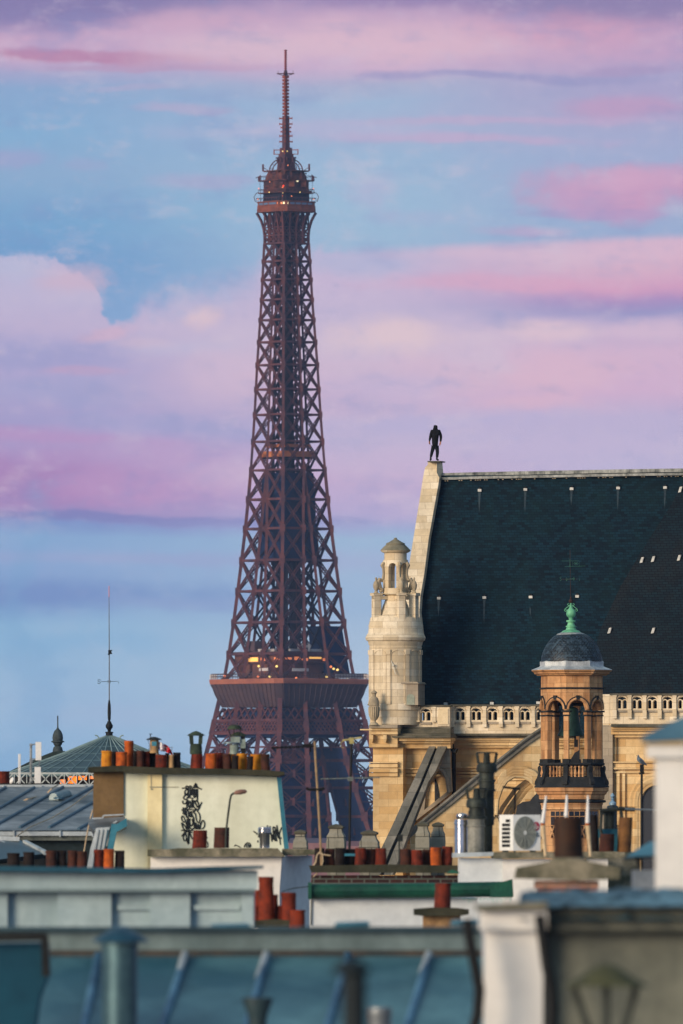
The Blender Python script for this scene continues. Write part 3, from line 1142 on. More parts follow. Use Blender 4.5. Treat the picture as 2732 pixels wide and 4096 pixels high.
mast.loft([sqm(.85, 446), sqm(.95, 580)], m=1)
mast.loft([sqm(1.5, 575), sqm(1.55, 606)], m=1)
for sg in ((-1, -1), (1, -1), (1, 1), (-1, 1)):
    mast.bar(TM(sg[0] * 2.9, sg[1] * 2.9, 580), TM(sg[0] * 2.9, sg[1] * 2.9, 602), .35)
    for y in (583, 600):
        mast.bar(TM(0, 0, y), TM(sg[0] * 2.9, sg[1] * 2.9, y), .25)
for i, y in enumerate((456, 479, 493, 510, 527, 550)):
    L = 2.15 if i not in (2, 3) else 1.7
    for d in ((1, 1), (1, -1)):
        mast.bar(TM(-L * .72 * d[0], -L * .72 * d[1], y), TM(L * .72 * d[0], L * .72 * d[1], y), .42)
        for e in (-1, 1):
            mast.bar(TM(e * L * .72 * d[0], e * L * .72 * d[1], y - 5), TM(e * L * .72 * d[0], e * L * .72 * d[1], y + 4), .2)
for i in range(12):
    y0 = 285 + i * 13.4
    mast.loft([sqm(.66, y0), sqm(.82, y0 + .6), sqm(.82, y0 + 9), sqm(.4, y0 + 9.6), sqm(.4, y0 + 13.4)])
mast.loft([sqm(.36, 262), sqm(.6, 284)], m=1)
for d in ((1, 1), (1, -1)):
    mast.bar(TM(-2.1 * d[0], -2.1 * d[1], 276), TM(2.1 * d[0], 2.1 * d[1], 276), .35, m=1)
    for e in (-1, 1):
        mast.bar(TM(e * 2 * d[0], e * 2 * d[1], 276), TM(e * .5 * d[0], e * .5 * d[1], 284), .22, m=1)
        mast.bar(TM(e * 1.8 * d[0], e * 1.8 * d[1], 276), TM(e * 1.8 * d[0], e * 1.8 * d[1], 264), .14, m=1)
for i in range(9):
    y0 = 180 + i * 9.1
    mast.loft([sqm(.2, y0), sqm(.38, y0 + 1), sqm(.38, y0 + 5), sqm(.2, y0 + 5.5), sqm(.2, y0 + 8.6)], m=2)
mast.build('antenna_mast', [orange_mast, iron, redmast], tower)

# roofs far behind, at the foot of the tower
for x0, x1, y0, lab, cc in ((1150, 1330, 3352, 'distant hazy block of houses left of the sky gap under the tower', S(96, 84, 100)),
                            (1335, 1490, 3364, 'distant hazy block of houses under the right pillar of the tower', S(130, 90, 92))):
    YY = 3300
    t = thing('far_house', lab, 'house', base((x0 + x1) / 2, YY), 'distant houses at the foot of the tower')
    m = MB()
    m.pbox(x0, y0 + 20, x1, HY + CZ / (K * YY), YY, 30)
    m.build('wall', mat('far_wall', S(150, 110, 108), S(120, 92, 100), .05), t)
    a = [P(x0, y0 + 20, YY), P(x1, y0 + 20, YY), P(x1, y0 + 20, YY) + Vector((0, 30, 0)), P(x0, y0 + 20, YY) + Vector((0, 30, 0))]
    b = [P(x0 + 12, y0, YY) + Vector((0, 8, 0)), P(x1 - 12, y0, YY) + Vector((0, 8, 0)), P(x1 - 12, y0, YY) + Vector((0, 22, 0)), P(x0 + 12, y0, YY) + Vector((0, 22, 0))]
    MB().loft([a, b]).build('roof', mat('far_roof' + str(x0), cc, mul(cc, .8), .1), t)

# ------------------------------------------------------------------ haze: one even box of air round everything
hb = MB()
hb.box((-1700, -400, -1), (1700, 5900, 420))
hm = bpy.data.materials.new('haze')
hm.use_nodes = True
hm.node_tree.nodes.clear()
pv = hm.node_tree.nodes.new('ShaderNodeVolumePrincipled')
pv.inputs['Color'].default_value = (.38, .57, 1.0, 1)
pv.inputs['Density'].default_value = 3.0e-5
mo_ = hm.node_tree.nodes.new('ShaderNodeOutputMaterial')
hm.node_tree.links.new(pv.outputs[0], mo_.inputs['Volume'])
ho = hb.build('haze', hm)
ho['kind'] = 'stuff'
# ------------------------------------------------------------------ church
CF = Fr(1690, 615, 12)
ck = K * 615
stone = blocks('church_stone', S(236, 212, 166), S(206, 168, 112), S(150, 124, 90), .85, .36, .008, 1.0, .9, S(140, 118, 90), .4, .65, streak=.45, jamt=.7)
stone2 = blocks('pale_stone', S(240, 228, 204), S(212, 194, 162), S(140, 122, 98), .7, .33, .008, 1.0, .9, S(146, 136, 116), .55, .55, streak=.5, jamt=.7)
stone_g = blocks('grey_stone', S(178, 166, 146), S(150, 140, 126), S(120, 112, 100), .7, .35, .008, .7, .92, S(92, 90, 82), .5, .6, streak=.4)
mossy = mat('mossy_stone', S(112, 108, 96), S(66, 68, 58), .9, .95, streak=.4)
buttm = blocks('buttress_stone', S(146, 142, 132), S(84, 86, 82), S(50, 52, 50), .8, .7, .012, .7, .95, S(62, 66, 58), .8, .7, streak=.4, jamt=.5)
slate = blocks('slate', S(14, 46, 62), S(3, 19, 31), S(1, 6, 12), .26, .125, .014, 1.0, .62, S(16, 46, 52), .3, .6, streak=.5, spec=.12, jamt=.6)
slate2 = blocks('slate_brown', S(16, 38, 50), S(8, 22, 33), S(2, 8, 15), .26, .125, .014, .9, .7, S(34, 38, 42), .35, .6, streak=.5, spec=.12)
lead = mat('lead', S(188, 194, 196), S(120, 126, 130), 1.5, .5, .2, streak=.4)
darkwin = glass('dark_window', S(14, 22, 32), .25)
black_iron = mat('black_iron', S(26, 30, 34), S(16, 20, 24), 2, .6, .3)
church = thing('church', 'large stone church with steep dark slate roof and arcaded parapet', 'church', base(2100, 620))

# nave roof: front slope, ridge, back slope
EAVE, RIDGE = 2822., 1896.
rd = lambda x, y: .5 + (EAVE - y) / (EAVE - RIDGE) * 5.6
edge_l = [(1692, 2935), (1692, 2822), (1682, 2720), (1676, 2560), (1677, 2450), (1681, 2382), (1695, 2300), (1714, 2152), (1733, 2046), (1752, 1940), (1760, 1902)]
ridge = [(1760, 1902), (1900, 1898), (2100, 1894), (2300, 1890), (2520, 1886), (2800, 1882), (3100, 1878)]
roof = MB()
roof.slab([(x, y) for x, y in edge_l] + ridge[1:] + [(3100, 2935)], [], CF, rd, .35)
b0 = [CF.pt(1700, 2790, 11.8), CF.pt(3100, 2790, 11.8), CF.pt(3100, 1880, 6.5), CF.pt(1762, 1904, 6.5)]
roof.hexa(b0, [p - CF.n * .3 for p in b0])
roof = roof.build('nave_roof', slate, church)
m = MB()
for (xa, ya), (xb, yb) in zip(ridge, ridge[1:]):
    nseg = max(1, int((xb - xa) / 34))
    for i in range(nseg):
        x0, x1 = xa + (xb - xa) * i / nseg, xa + (xb - xa) * (i + .97) / nseg
        y0, y1 = ya + (yb - ya) * i / nseg, ya + (yb - ya) * (i + 1) / nseg
        m.bar(CF.pt(x0, y0 - 2, 6.2), CF.pt(x1, y1 - 2, 6.2), .26, .17)
    m.bar(CF.pt(xa, ya + 13, 5.85), CF.pt(xb, yb + 13, 5.85), .2, .12)
m.build('ridge_capping', mat('ridge_lead', S(176, 180, 178), S(70, 78, 80), 2.2, .6, .1, streak=.5), roof)
m = MB()
for (xa, ya), (xb, yb) in zip(ridge, ridge[1:]):
    n = int((xb - xa) / 9)
    for i in range(n):
        if random.Random(i * 7 + xa).random() < .45:
            x = xa + (xb - xa) * i / n
            y = ya + (yb - ya) * i / n + 22
            m.bar(CF.pt(x, y, rd(x, y) - .06), CF.pt(x + 5, y, rd(x, y) - .06), .035)
m.build('mortar_fillet', mat('mortar', S(215, 200, 172), S(160, 150, 132), 3), roof)
streak_m = mat('slate_streak', S(52, 70, 80), S(28, 44, 56), 3, .7, streak=.3)
vent_w = mat('roof_vent_lead', S(205, 208, 206), S(150, 154, 156), 6, .5, .2)
vents = [(1918, 1958, 1), (2101, 1955, 1), (2286, 1952, 1), (2472, 1949, 1), (2660, 1947, 1), (1755, 2390, 1), (1937, 2387, 1), (2122, 2385, 1), (2308, 2382, 1), (1782, 2812, 0), (1967, 2810, 0), (2152, 2808, 0)]
for x, y, s_ in vents:
    d = rd(x, y)
    m = MB()
    m.fbox(CF, x - 7, y - 2, x + 7, y + 8, d - .16, .3)
    m.fbox(CF, x - 2.5, y - 9, x + 2.5, y - 2.2, d - .14, .2, 1)
    m.build('roof_vent', [vent_w, black_iron], roof)
    if s_:
        m = MB()
        L = 60 + (x * 7 % 40)
        m.slab([(x - 5, y + 9), (x + 5, y + 9), (x + 2, y + 9 + L * .5), (x - 1, y + 9 + L), (x - 4, y + 9 + L * .6)], [], CF, lambda a, b: rd(a, b) - .012, .01)
        m.build('wash_streak', streak_m, roof)
# transept roof on the right
tr = [(2745, 1905), (2690, 2010), (2620, 2120), (2556, 2220), (2480, 2350), (2400, 2520), (2380, 2600), (2395, 2790), (2395, 2900), (3100, 2900), (3100, 1905)]
td = lambda x, y: rd(x, y) - .45 - max(0, (x - 2380)) * .004
tro = MB().slab(tr, [], CF, td, .4).build('transept_roof', slate2, church)
for x, y in ((2611, 2238), (2715, 2233), (2437, 2524), (2611, 2524), (2720, 1960), (2566, 2242)):
    m = MB()
    d = td(x, y) - .16
    m.slab([(x - 1, y - 12), (x + 9, y - 14), (x + 3, y + 8), (x - 8, y + 10)], [], CF, d, .2)
    m.fbox(CF, x, y - 17, x + 6, y - 13.5, d, .2, 1)
    m.build('roof_vent', [vent_w, black_iron], tro)

# gable coping with the square pier on top
cop = [(1711, 1848), (1711, 1859), (1701, 1869), (1696, 1888), (1692, 1911), (1678, 2000), (1655, 2144), (1629, 2305), (1615, 2420), (1612, 2560), (1690, 2560), (1677, 2450), (1682, 2382), (1696, 2300), (1715, 2152),
       (1734, 2046), (1753, 1940), (1757, 1911), (1747, 1890), (1747, 1848)]
gc = MB()
gc.slab(cop, [], CF, lambda x, y: rd(x, y) - .55, .9)
gc.slab([(1747.3, 1848), (1747.3, 1891), (1758, 1911), (1765, 1891), (1762, 1860), (1762, 1848)], [], CF, lambda x, y: 5.55 + (x - 1747) * .018, .5)
gc = gc.build('gable_coping', stone2, church)
m = MB()
m.slab([(1709.5, 1843.5), (1763.5, 1843.5), (1762, 1848), (1710.5, 1848)], [], CF, 5.3, 1.1)
m.build('capstone', mossy, gc)

# ---- corner stair turret
TX, TYY = 1582., 614.
tur = MB()
tur.plathe(TX, TYY, [(121, 2552), (117, 2562), (110, 2566), (107, 2580), (104, 2584), (104, 2588), (106, 2590), (104, 2596), (104, 2820), (106, 2822), (106, 2840), (100, 2842), (100, 2900)], 24)
tur.plathe(TX, TYY, [(100, 2470), (104, 2488), (108, 2504), (108, 2507), (107, 2508), (109, 2530), (110, 2533), (113, 2535), (121, 2551.5)], 24)
tur.plathe(TX, TYY, [(40, 2374), (42, 2404), (45, 2406), (45, 2412), (50, 2420), (56, 2440), (58, 2442), (66, 2459), (67, 2461), (80, 2466), (92, 2486), (97, 2504)], 24)
tur = tur.build('turret', stone2, church, True)
m = MB()
# lantern: ledge, six piers with arches, head and cap
m.plathe(TX, TYY, [(52, 2353), (52, 2372), (56, 2374), (58, 2378), (44, 2382), (40, 2384)], 24)
m.arcade(TX, TYY, 6, -45, 34, 50, 2240, 2270, 2354, 19.5, 8, poly=False)
m.plathe(TX, TYY, [(45, 2212), (45, 2240), (49, 2242)], 24)
m.plathe(TX, TYY, [(61, 2202), (58, 2205), (56, 2208), (47, 2212)], 24)
lan = m.build('turret_lantern', stone2, tur, True)
MB().plathe(TX, TYY, [(6, 2151), (6, 2156), (24, 2167), (38, 2174), (39, 2176), (37, 2178), (48, 2188), (61, 2201.5), (44, 2203)], 24).build('lantern_cap', mat('cap_stone', S(150, 142, 122), S(104, 104, 88), 1.2, .9, streak=.3), tur, True)
# buttress piers round the lower tier with urns and scrolls
urn_m = mat('urn_stone', S(200, 184, 154), S(150, 140, 122), 1.5, .9, streak=.3)
for a in (-63, 15, 58, 122, 195, 240):
    sx_, cx_ = math.sin(R(a)), math.cos(R(a))
    kk = K * TYY
    cen = Vector(((TX - CX) * kk, TYY, 0))

    def rp(r, t, y):
        return Vector((cen.x + (r * sx_ + t * cx_) * kk, cen.y - (r * cx_ - t * sx_) * kk, CZ + (HY - y) * kk))
    m = MB()
    for r0, r1, w, y0, y1 in ((72, 101, 13, 2384, 2504), (66, 106, 17, 2373, 2383), (36, 101, 12, 2384.5, 2398)):
        m.hexa([rp(r0, -w, y1), rp(r1, -w, y1), rp(r1, -w, y0), rp(r0, -w, y0)], [rp(r0, w, y1), rp(r1, w, y1), rp(r1, w, y0), rp(r0, w, y0)])
    # flying arch above the dome
    pr = [(72, 2398), (70, 2412), (62, 2404), (56, 2400), (40, 2398)]
    m.build('pier', stone2, tur)
    m = MB()
    p = rp(88, 0, 0)
    m.lathe((p.x, p.y), [(r * kk, CZ + (HY - y) * kk) for r, y in ((2, 2310), (4, 2316), (2, 2322), (5, 2325), (9, 2330), (12, 2340), (11, 2352), (6, 2362), (5, 2366), (8, 2369), (8, 2373))], 10)
    m.build('urn', urn_m, tur, True)
    m = MB()
    sc_ = [rp(r, 0, y) for r, y in ((54, 2250), (60, 2262), (55, 2275), (53, 2295), (56, 2315), (62, 2322), (72, 2318), (78, 2330), (72, 2352), (62, 2360), (70, 2368))]
    m.tube(sc_, [6 * kk, 8 * kk, 5 * kk, 5 * kk, 6 * kk, 7 * kk, 8 * kk, 9 * kk, 10 * kk, 8 * kk, 6 * kk], 7)
    m.build('scroll', urn_m, tur, True)
# pilasters and blind arches on the drum
for a in (-95, -60, -16, 26, 70, 105):
    sx_, cx_ = math.sin(R(a)), math.cos(R(a))
    m = MB()
    for r0, r1, w, y0, y1, mm in ((100, 107, 7.5, 2620, 2818, 0), (98, 110, 9.5, 2600, 2619, 0), (98, 109, 9.5, 2806, 2818.5, 0)):
        m.hexa([rp(r0, -w, y1), rp(r1, -w, y1), rp(r1, -w, y0), rp(r0, -w, y0)], [rp(r0, w, y1), rp(r1, w, y1), rp(r1, w, y0), rp(r0, w, y0)])
    m.build('pilaster', stone2, tur)
for ctr, hw in ((-38, 16), (5, 15), (48, 16)):
    m = MB()
    pts = []
    for i in range(13):
        t = math.pi * i / 12
        a = ctr - hw * math.cos(t)
        y = 2622 - 20 * math.sin(t)
        sx_, cx_ = math.sin(R(a)), math.cos(R(a))
        pts.append(rp(104.5, 0, y))
    a0 = pts[0] - Vector((0, 0, 190 * kk))
    a1 = pts[-1] - Vector((0, 0, 190 * kk))
    m.tube([a0] + pts + [a1], 2.0 * kk, 5)
    m.build('blind_arch', stone2, tur, True)
m = MB()
m.fbox(CF, 1606, 2733, 1672, 2820, -2.3, 1.6)
m.slab([(1604, 2727), (1612, 2727), (1668, 2727), (1676, 2735), (1604, 2735)], [], CF, -2.4, 1.8)
m.build('stair_door_block', stone_g, tur)
MB().slab(arch(1626, 1658, 2776, 2819), [], CF, -2.32, .1).build('niche', mat('niche_plaster', S(168, 176, 160), S(130, 140, 130), 2), tur)
m = MB()
m.tube([CF.pt(1558, 2622, -2.4), CF.pt(1571, 2660, -2.6), CF.pt(1583, 2698, -2.6)], .022, 6)
m.bar(CF.pt(1568, 2662, -2.62), CF.pt(1576, 2660, -2.62), .07)
m.build('sundial_rod', mat('white_metal', S(220, 218, 205), S(190, 188, 178), 3), tur)
# big urn on the corner
m = MB()
m.plathe(1496, 612.4, [(3, 2761), (12, 2768), (13, 2772), (9, 2775), (8, 2786), (16, 2792), (21, 2806), (22, 2822), (20, 2824)], 16)
fl = []
m.plathe(1496, 612.4, [(20, 2825), (21, 2842), (18, 2866), (10, 2880), (7, 2884), (8, 2888), (13, 2891), (17, 2896), (20, 2900)], 16)
for i in range(16):
    a = math.pi * 2 * i / 16
    c = Vector(((1496 - CX) * K * 612.4, 612.4, 0))
    m.tube([c + Vector((r * K * 612.4 * math.sin(a), -r * K * 612.4 * math.cos(a), CZ + (HY - y) * K * 612.4)) for r, y in ((20.5, 2828), (21, 2842), (18.4, 2864), (11, 2878))], .025, 4)
m.build('corner_urn', urn_m, church, True)

# ---- parapets
def parapet(x0, x1, yt, yb, ys, d, th, bays_, name='parapet', hh=17, mats=None):
    """pierced parapet: bays_ = centres; each bay has two round-headed lights and an eye"""
    holes = []
    for c in bays_:
        for s_ in (-1, 1):
            holes.append(arch(c + s_ * 10.6 - 8, c + s_ * 10.6 + 8, ys + 12, ys + 46, 6))
        holes.append([(c - 19, ys + 10), (c - 12, ys + 2.5), (c, ys - 1), (c + 12, ys + 2.5), (c + 19, ys + 10), (c + 9, ys + 8.2), (c, ys + 13.5), (c - 9, ys + 8.2)])
    m = MB()
    m.slab([(x0, yt + 6), (x1, yt + 6), (x1, yb), (x0, yb)], holes, CF, d, th)
    m.fbox(CF, x0 - 2, yt - 1, x1 + 2, yt + 5.5, d - .16, th + .3, 1)
    if bays_:
        sp = bays_[1] - bays_[0] if len(bays_) > 1 else 64
        for i in range(len(bays_) + 1):
            c = bays_[0] - sp / 2 + sp * i
            if x0 + 3 < c < x1 - 3:
                m.fbox(CF, c - 7, yt + 9, c + 7, ys + 52, d - .11, .1)
                m.fbox(CF, c - 9, yt + 6.2, c + 9, yt + 12, d - .14, .13)
                m.fbox(CF, c - 8, ys + 52.3, c + 8, yb - 26, d - .2, .19)
        for c in bays_:
            m.fbox(CF, c - 22, ys + 53, c + 22, ys + 62, d - .07, .065, 2)
            pts = [CF.pt(c - 23 * math.cos(math.pi * i / 10), ys + 16 - 22 * math.sin(math.pi * i / 10), d - .03) for i in range(11)]
            m.tube(pts, .035, 5)
            m.tube([CF.pt(c, ys + 14, d + th / 2), CF.pt(c, ys + 46, d + th / 2)], .05, 6)
    return m.build(name, mats or [stone2, mossy, stone_g], church)


parapet(1803, 2180, 2819, 2934, 2834, -.75, .3, [1840, 1905, 1970, 2035, 2100, 2164])
parapet(1590, 1800, 2821, 2908, 2836, -1.5, .3, [1638, 1703])
m = MB()
m.fbox(CF, 1746, 2829, 1798, 2904, -1.62, .1)
m.fbox(CF, 1752, 2835, 1792, 2897, -1.66, .035, 1)
m.build('parapet_panel', [stone2, mat('panel_stone', S(230, 212, 178), S(214, 194, 156), .8, .9)], church)
parapet(2440, 3100, 2775, 2900, 2788, -1.9, .3, [2488, 2548, 2609, 2670, 2731, 2792])
m = MB()
m.fbox(CF, 2392, 2777, 2439, 2900, -1.2, .5)
m.build('parapet_pier', stone2, church)
# blind arches left of the pierced part
m = MB()
m.fbox(CF, 1480, 2822, 1589.5, 2900, -2.0, .4)
m.fbox(CF, 1470, 2816, 1592, 2821.7, -2.2, .8, 1)
for c in (1522, 1570):
    pts = [CF.pt(c - 17 * math.cos(math.pi * i / 10), 2858 - 17 * math.sin(math.pi * i / 10), -2.03) for i in range(11)]
    m.tube([CF.pt(c - 17, 2896, -2.03)] + pts + [CF.pt(c + 17, 2896, -2.03)], .05, 5)
    m.tube([CF.pt(c - 24 * math.cos(math.pi * i / 10), 2852 - 24 * math.sin(math.pi * i / 10), -2.04) for i in range(11)], .05, 5)
m.fbox(CF, 1542, 2825, 1553, 2898, -2.12, .11)
m.build('blind_parapet', [stone2, mossy], church)

# ---- walls
ZB = HY + CZ / ck
m = MB()
m.fbox(CF, 1700, 2935, 2470, ZB, 0., 8)
m.build('wall', stone, church, label='centre bay of the long church wall')
m = MB()
m.fbox(CF, 1492, 2990, 1612, ZB, -2.2, 6)
m.fbox(CF, 1612.3, 2995, 1800, ZB, -1.35, 5)
m.build('wall', stone, church, label='projecting left end of the church wall')
m = MB()
m.fbox(CF, 2436, 2895, 3100, ZB, -1.6, 8)
m.fbox(CF, 2405, 2900, 2450, ZB, -2.0, .38, 1)
m.build('wall', [stone, stone_g], church, label='nearer right bay of the church wall')


def cornice(x0, x1, rows, name, mats=None):
    """stack of mouldings: rows = (top, bottom, depth, projection, material)"""
    m = MB()
    for y0, y1, d, th, mi in rows:
        m.fbox(CF, x0, y0, x1, y1 - .6, d, th, mi)
    return m.build(name, mats or [stone, mossy, stone_g], church)


cornice(1806, 2440, [(2934, 2943, -1.0, 1.2, 1), (2943, 2952, -.75, .9, 1), (2952, 2962, -.62, .7, 0), (2962, 2968, -.5, .6, 0), (2968, 2982, -.36, .5, 0), (2982, 2992, -.22, .3, 0), (3066, 3073, -.28, .4, 0),
                   (3073, 3084, -.16, .3, 0), (3088, 3096, -.2, .3, 0), (3100, 3112, -.14, .3, 0), (3116, 3121, -.2, .3, 0)], 'cornice')
cornice(1568, 1802, [(2908, 2916, -1.75, .7, 1), (2916, 2934, -1.95, .8, 1), (2934, 2944, -2.3, 1.3, 1), (2944, 2951, -2.6, 1.6, 1), (2951, 2964, -2.3, 1.2, 0), (2964, 2974, -2.05, .9, 0), (2974, 2994, -1.8, .6, 0),
                   (3072, 3078, -1.62, .4, 0), (3080, 3092, -1.5, .3, 0), (3096, 3106, -1.55, .3, 0)], 'cornice')
cornice(1476, 1590, [(2900, 2912, -3.0, 1.6, 2), (2912, 2922, -2.8, 1.4, 0), (2922, 2938, -2.65, 1.2, 0), (2938, 2976, -2.4, 1., 0), (2976, 2990, -2.55, 1.0, 0), (3048, 3053, -2.5, .5, 0), (3056, 3070, -2.4, .4, 0),
                   (3074, 3090, -2.48, .5, 0), (3092, 3106, -2.36, .4, 0)], 'cornice')
m = MB()
for x in (1478, 1532):
    m.slab([(x, 2940), (x + 14, 2940), (x + 14, 2958), (x + 11, 2970), (x + 3, 2970), (x, 2958)], [], CF, -2.75, .33)
m.fbox(CF, 1440, 2916, 1476, 2921, -2.7, 1.0)
m.build('bracket', stone, church)
cornice(2444, 3100, [(2896, 2908, -2.6, 1.2, 1), (2908, 2918, -2.35, .9, 0), (2918, 2924, -2.25, .8, 0), (2924, 2938, -2.05, .6, 0), (2938, 2950, -1.85, .4, 0), (3046, 3052, -1.95, .5, 0), (3054, 3070, -1.8, .3, 0), (3070, 3078, -1.9, .4, 0), (3086, 3092, -1.8, .3, 0)], 'cornice')
m = MB()
m.fbox(CF, 2452, 2951, 2464, 3045, -1.78, .2)
m.fbox(CF, 2466, 3093, 2478, 3300, -1.78, .2)
m.fbox(CF, 2490, 3095, 2500, 3300, -1.74, .2)
m.build('pilaster', stone, church)
# tall arched window on the right
win = MB()
win.slab(arch(2566, 2700, 3140, 3560, 12), [], CF, -1.63, .05)
win = win.build('window', darkwin, church)
m = MB()
for r, d, w in ((8, -1.72, .13), (22, -1.76, .16), (38, -1.7, .16)):
    pts = [CF.pt(2633 - (67 + r) * math.cos(math.pi * i / 16), 3207 - (67 + r) * math.sin(math.pi * i / 16), d) for i in range(17)]
    m.tube([CF.pt(2633 - 67 - r, 3560, d)] + pts + [CF.pt(2633 + 67 + r, 3560, d)], w, 6)
m.build('window_surround', stone, win, True)
# flying buttress one, steep, with its pierced side wall
b1 = lambda x, y: -1.5 - (y - 2961) * .0125
bt = MB()
L0 = [(1726, 2963), (1688, 3045), (1650, 3129), (1617, 3197), (1570, 3300), (1522, 3400), (1480, 3500)]
M0 = [(1752, 2961), (1716, 3047), (1682, 3129), (1650, 3200), (1606, 3302), (1560, 3400), (1520, 3500)]
M1 = [(1760, 2961), (1726, 3050), (1693, 3131), (1662, 3203), (1618, 3304), (1574, 3402), (1535, 3500)]
R0 = [(1797, 2966), (1764, 3033), (1742, 3084), (1714, 3126), (1692, 3185), (1650, 3292), (1610, 3400), (1570, 3500)]
bt.slab(L0 + M0[::-1], [], CF, b1, .6)
bt.slab(M1 + R0[::-1], [], CF, b1, .6)
bt.slab(M0 + M1[::-1], [], CF, lambda x, y: b1(x, y) + .3, .25, 1)
bt = bt.build('flying_buttress', [buttm, mat('buttress_groove', S(62, 62, 62), S(44, 46, 46), 1, .95)], church)
m = MB()
m.slab([(1798, 2968), (1807, 3165), (1790, 3185), (1690, 3262), (1600, 3330), (1650, 3294), (1692, 3187), (1714, 3128), (1742, 3086), (1764, 3036)],
       [[(1697, 3240), (1702, 3180), (1712, 3130), (1728, 3092), (1748, 3077), (1768, 3086), (1784, 3120), (1790, 3165)]], CF, -1.62, .22)
pts = [CF.pt(x, y, -1.7) for x, y in ((1716, 3126), (1728, 3090), (1748, 3073), (1770, 3083), (1788, 3116), (1795, 3170))]
m.tube(pts, .09, 6)
m.build('buttress_wall', stone_g, bt)
MB().slab([(1739, 3222), (1738, 3120), (1742, 3112), (1750, 3140), (1757, 3180), (1757, 3222)], [], CF, -1.4, .04).build('slit_window', darkwin, church)
# flying buttress two, long and shallow, on a pierced spandrel wall
b2 = lambda x, y: -3.2 - (2160 - x) * .004
f2 = MB()
up = [(2172, 2912), (2100, 2960), (1985, 3052), (1900, 3112), (1800, 3196), (1700, 3278), (1620, 3345), (1540, 3410)]
lo = [(2172, 2936), (2100, 2986), (1985, 3078), (1900, 3140), (1800, 3222), (1700, 3300), (1620, 3366), (1540, 3432)]
f2.slab(up + lo[::-1], [], CF, b2, .7)
f2.tube([CF.pt(x, y - 1, b2(x, y) - .02) for x, y in up], .09, 6)
f2 = f2.build('flying_buttress', buttm, church)
m = MB()
hole = [(1985, 3260), (1990, 3200), (2004, 3158), (2026, 3124), (2055, 3106), (2090, 3106), (2118, 3118), (2138, 3142), (2146, 3180), (2146, 3300), (2000, 3300)]
m.slab([(2200, 2920), (2172, 2937)] + lo[1:6] + [(1640, 3352), (1640, 3560), (2200, 3560)], [hole], CF, lambda x, y: b2(x, y) + .12, .5)
for k_, w, dd in ((1.0, .09, -.05), (1.12, .1, -.02), (1.24, .11, .0), (1.36, .11, .0)):
    c0 = Vector((2068, 3200))
    pts = [CF.pt(c0.x + (x - c0.x) * k_, c0.y + (y - c0.y) * k_, b2(x, y) + dd) for x, y in hole[:10]]
    m.tube(pts, w, 6)
m.build('spandrel_wall', stone, f2, True)
# mouldings seen through that arch
m = MB()
for o in (0, 26, 46):
    m.tube([CF.pt(1960 + o, 3330, -2.6), CF.pt(2010 + o, 3230, -2.6), CF.pt(2060 + o, 3160, -2.6), CF.pt(2150 + o, 3090, -2.6)], .11, 6)
m.build('arch_moulding', stone, church, True)
m = MB()
m.slab([(2062, 3262), (2068, 3222), (2090, 3208), (2120, 3204), (2130, 3190), (2150, 3170), (2175, 3150), (2175, 3290), (2062, 3290)], [], CF, -3.6, .8)
m.build('low_roof', mat('tar_roof', S(58, 62, 66), S(34, 38, 44), 1.5, .9), church)
# downpipe
m = MB()
m.tube([CF.pt(1815, 2996, -1.2), CF.pt(1815, 3200, -1.2)], .11, 8)
m.slab([(1799, 2994), (1829, 2994), (1824, 3006), (1821, 3012), (1809, 3012), (1806, 3006)], [], CF, -1.4, .35)
m.tube([CF.pt(1812, 2994, -1.2), CF.pt(1809, 2968, -1.2), CF.pt(1806, 2950, -1.2)], .07, 6)
m.build('downpipe', black_iron, church)

# ------------------------------------------------------------------ bell turret
BX, BY = 2287., 560.
bk = K * BY
BR = -11.7
ochre = blocks('ochre_stone', S(222, 176, 128), S(190, 138, 92), S(110, 78, 56), .5, .42, .008, .8, .85, S(84, 58, 44), 1.0, .6, streak=.7, jamt=.7)
sooty = mat('sooty_stone', S(52, 54, 56), S(30, 36, 40), 1.2, .9, streak=.3)
dome_m = None
bell = thing('bell_turret', 'octagonal orange stone bell turret with slate dome and open arches', 'bell tower', base(BX, BY))
m = MB()
m.plathe(BX, BY, [(150, 3151), (150, 3165), (144, 3168), (141, 3176), (134, 3181), (133, 3196), (128, 3199)], 8, BR)
m.plathe(BX, BY, [(127, 3212), (127, 3218), (124, 3222), (124, 3238), (118, 3240)], 8, BR)
zb = HY + CZ / bk
m.plathe(BX, BY, [(110, 3241), (110, zb)], 8, BR)
body = m.build('drum', ochre, bell)
MB().plathe(BX, BY, [(126, 3199.5), (138, 3201), (140, 3208), (130, 3211.5)], 8, BR).build('string_course', sooty, body)
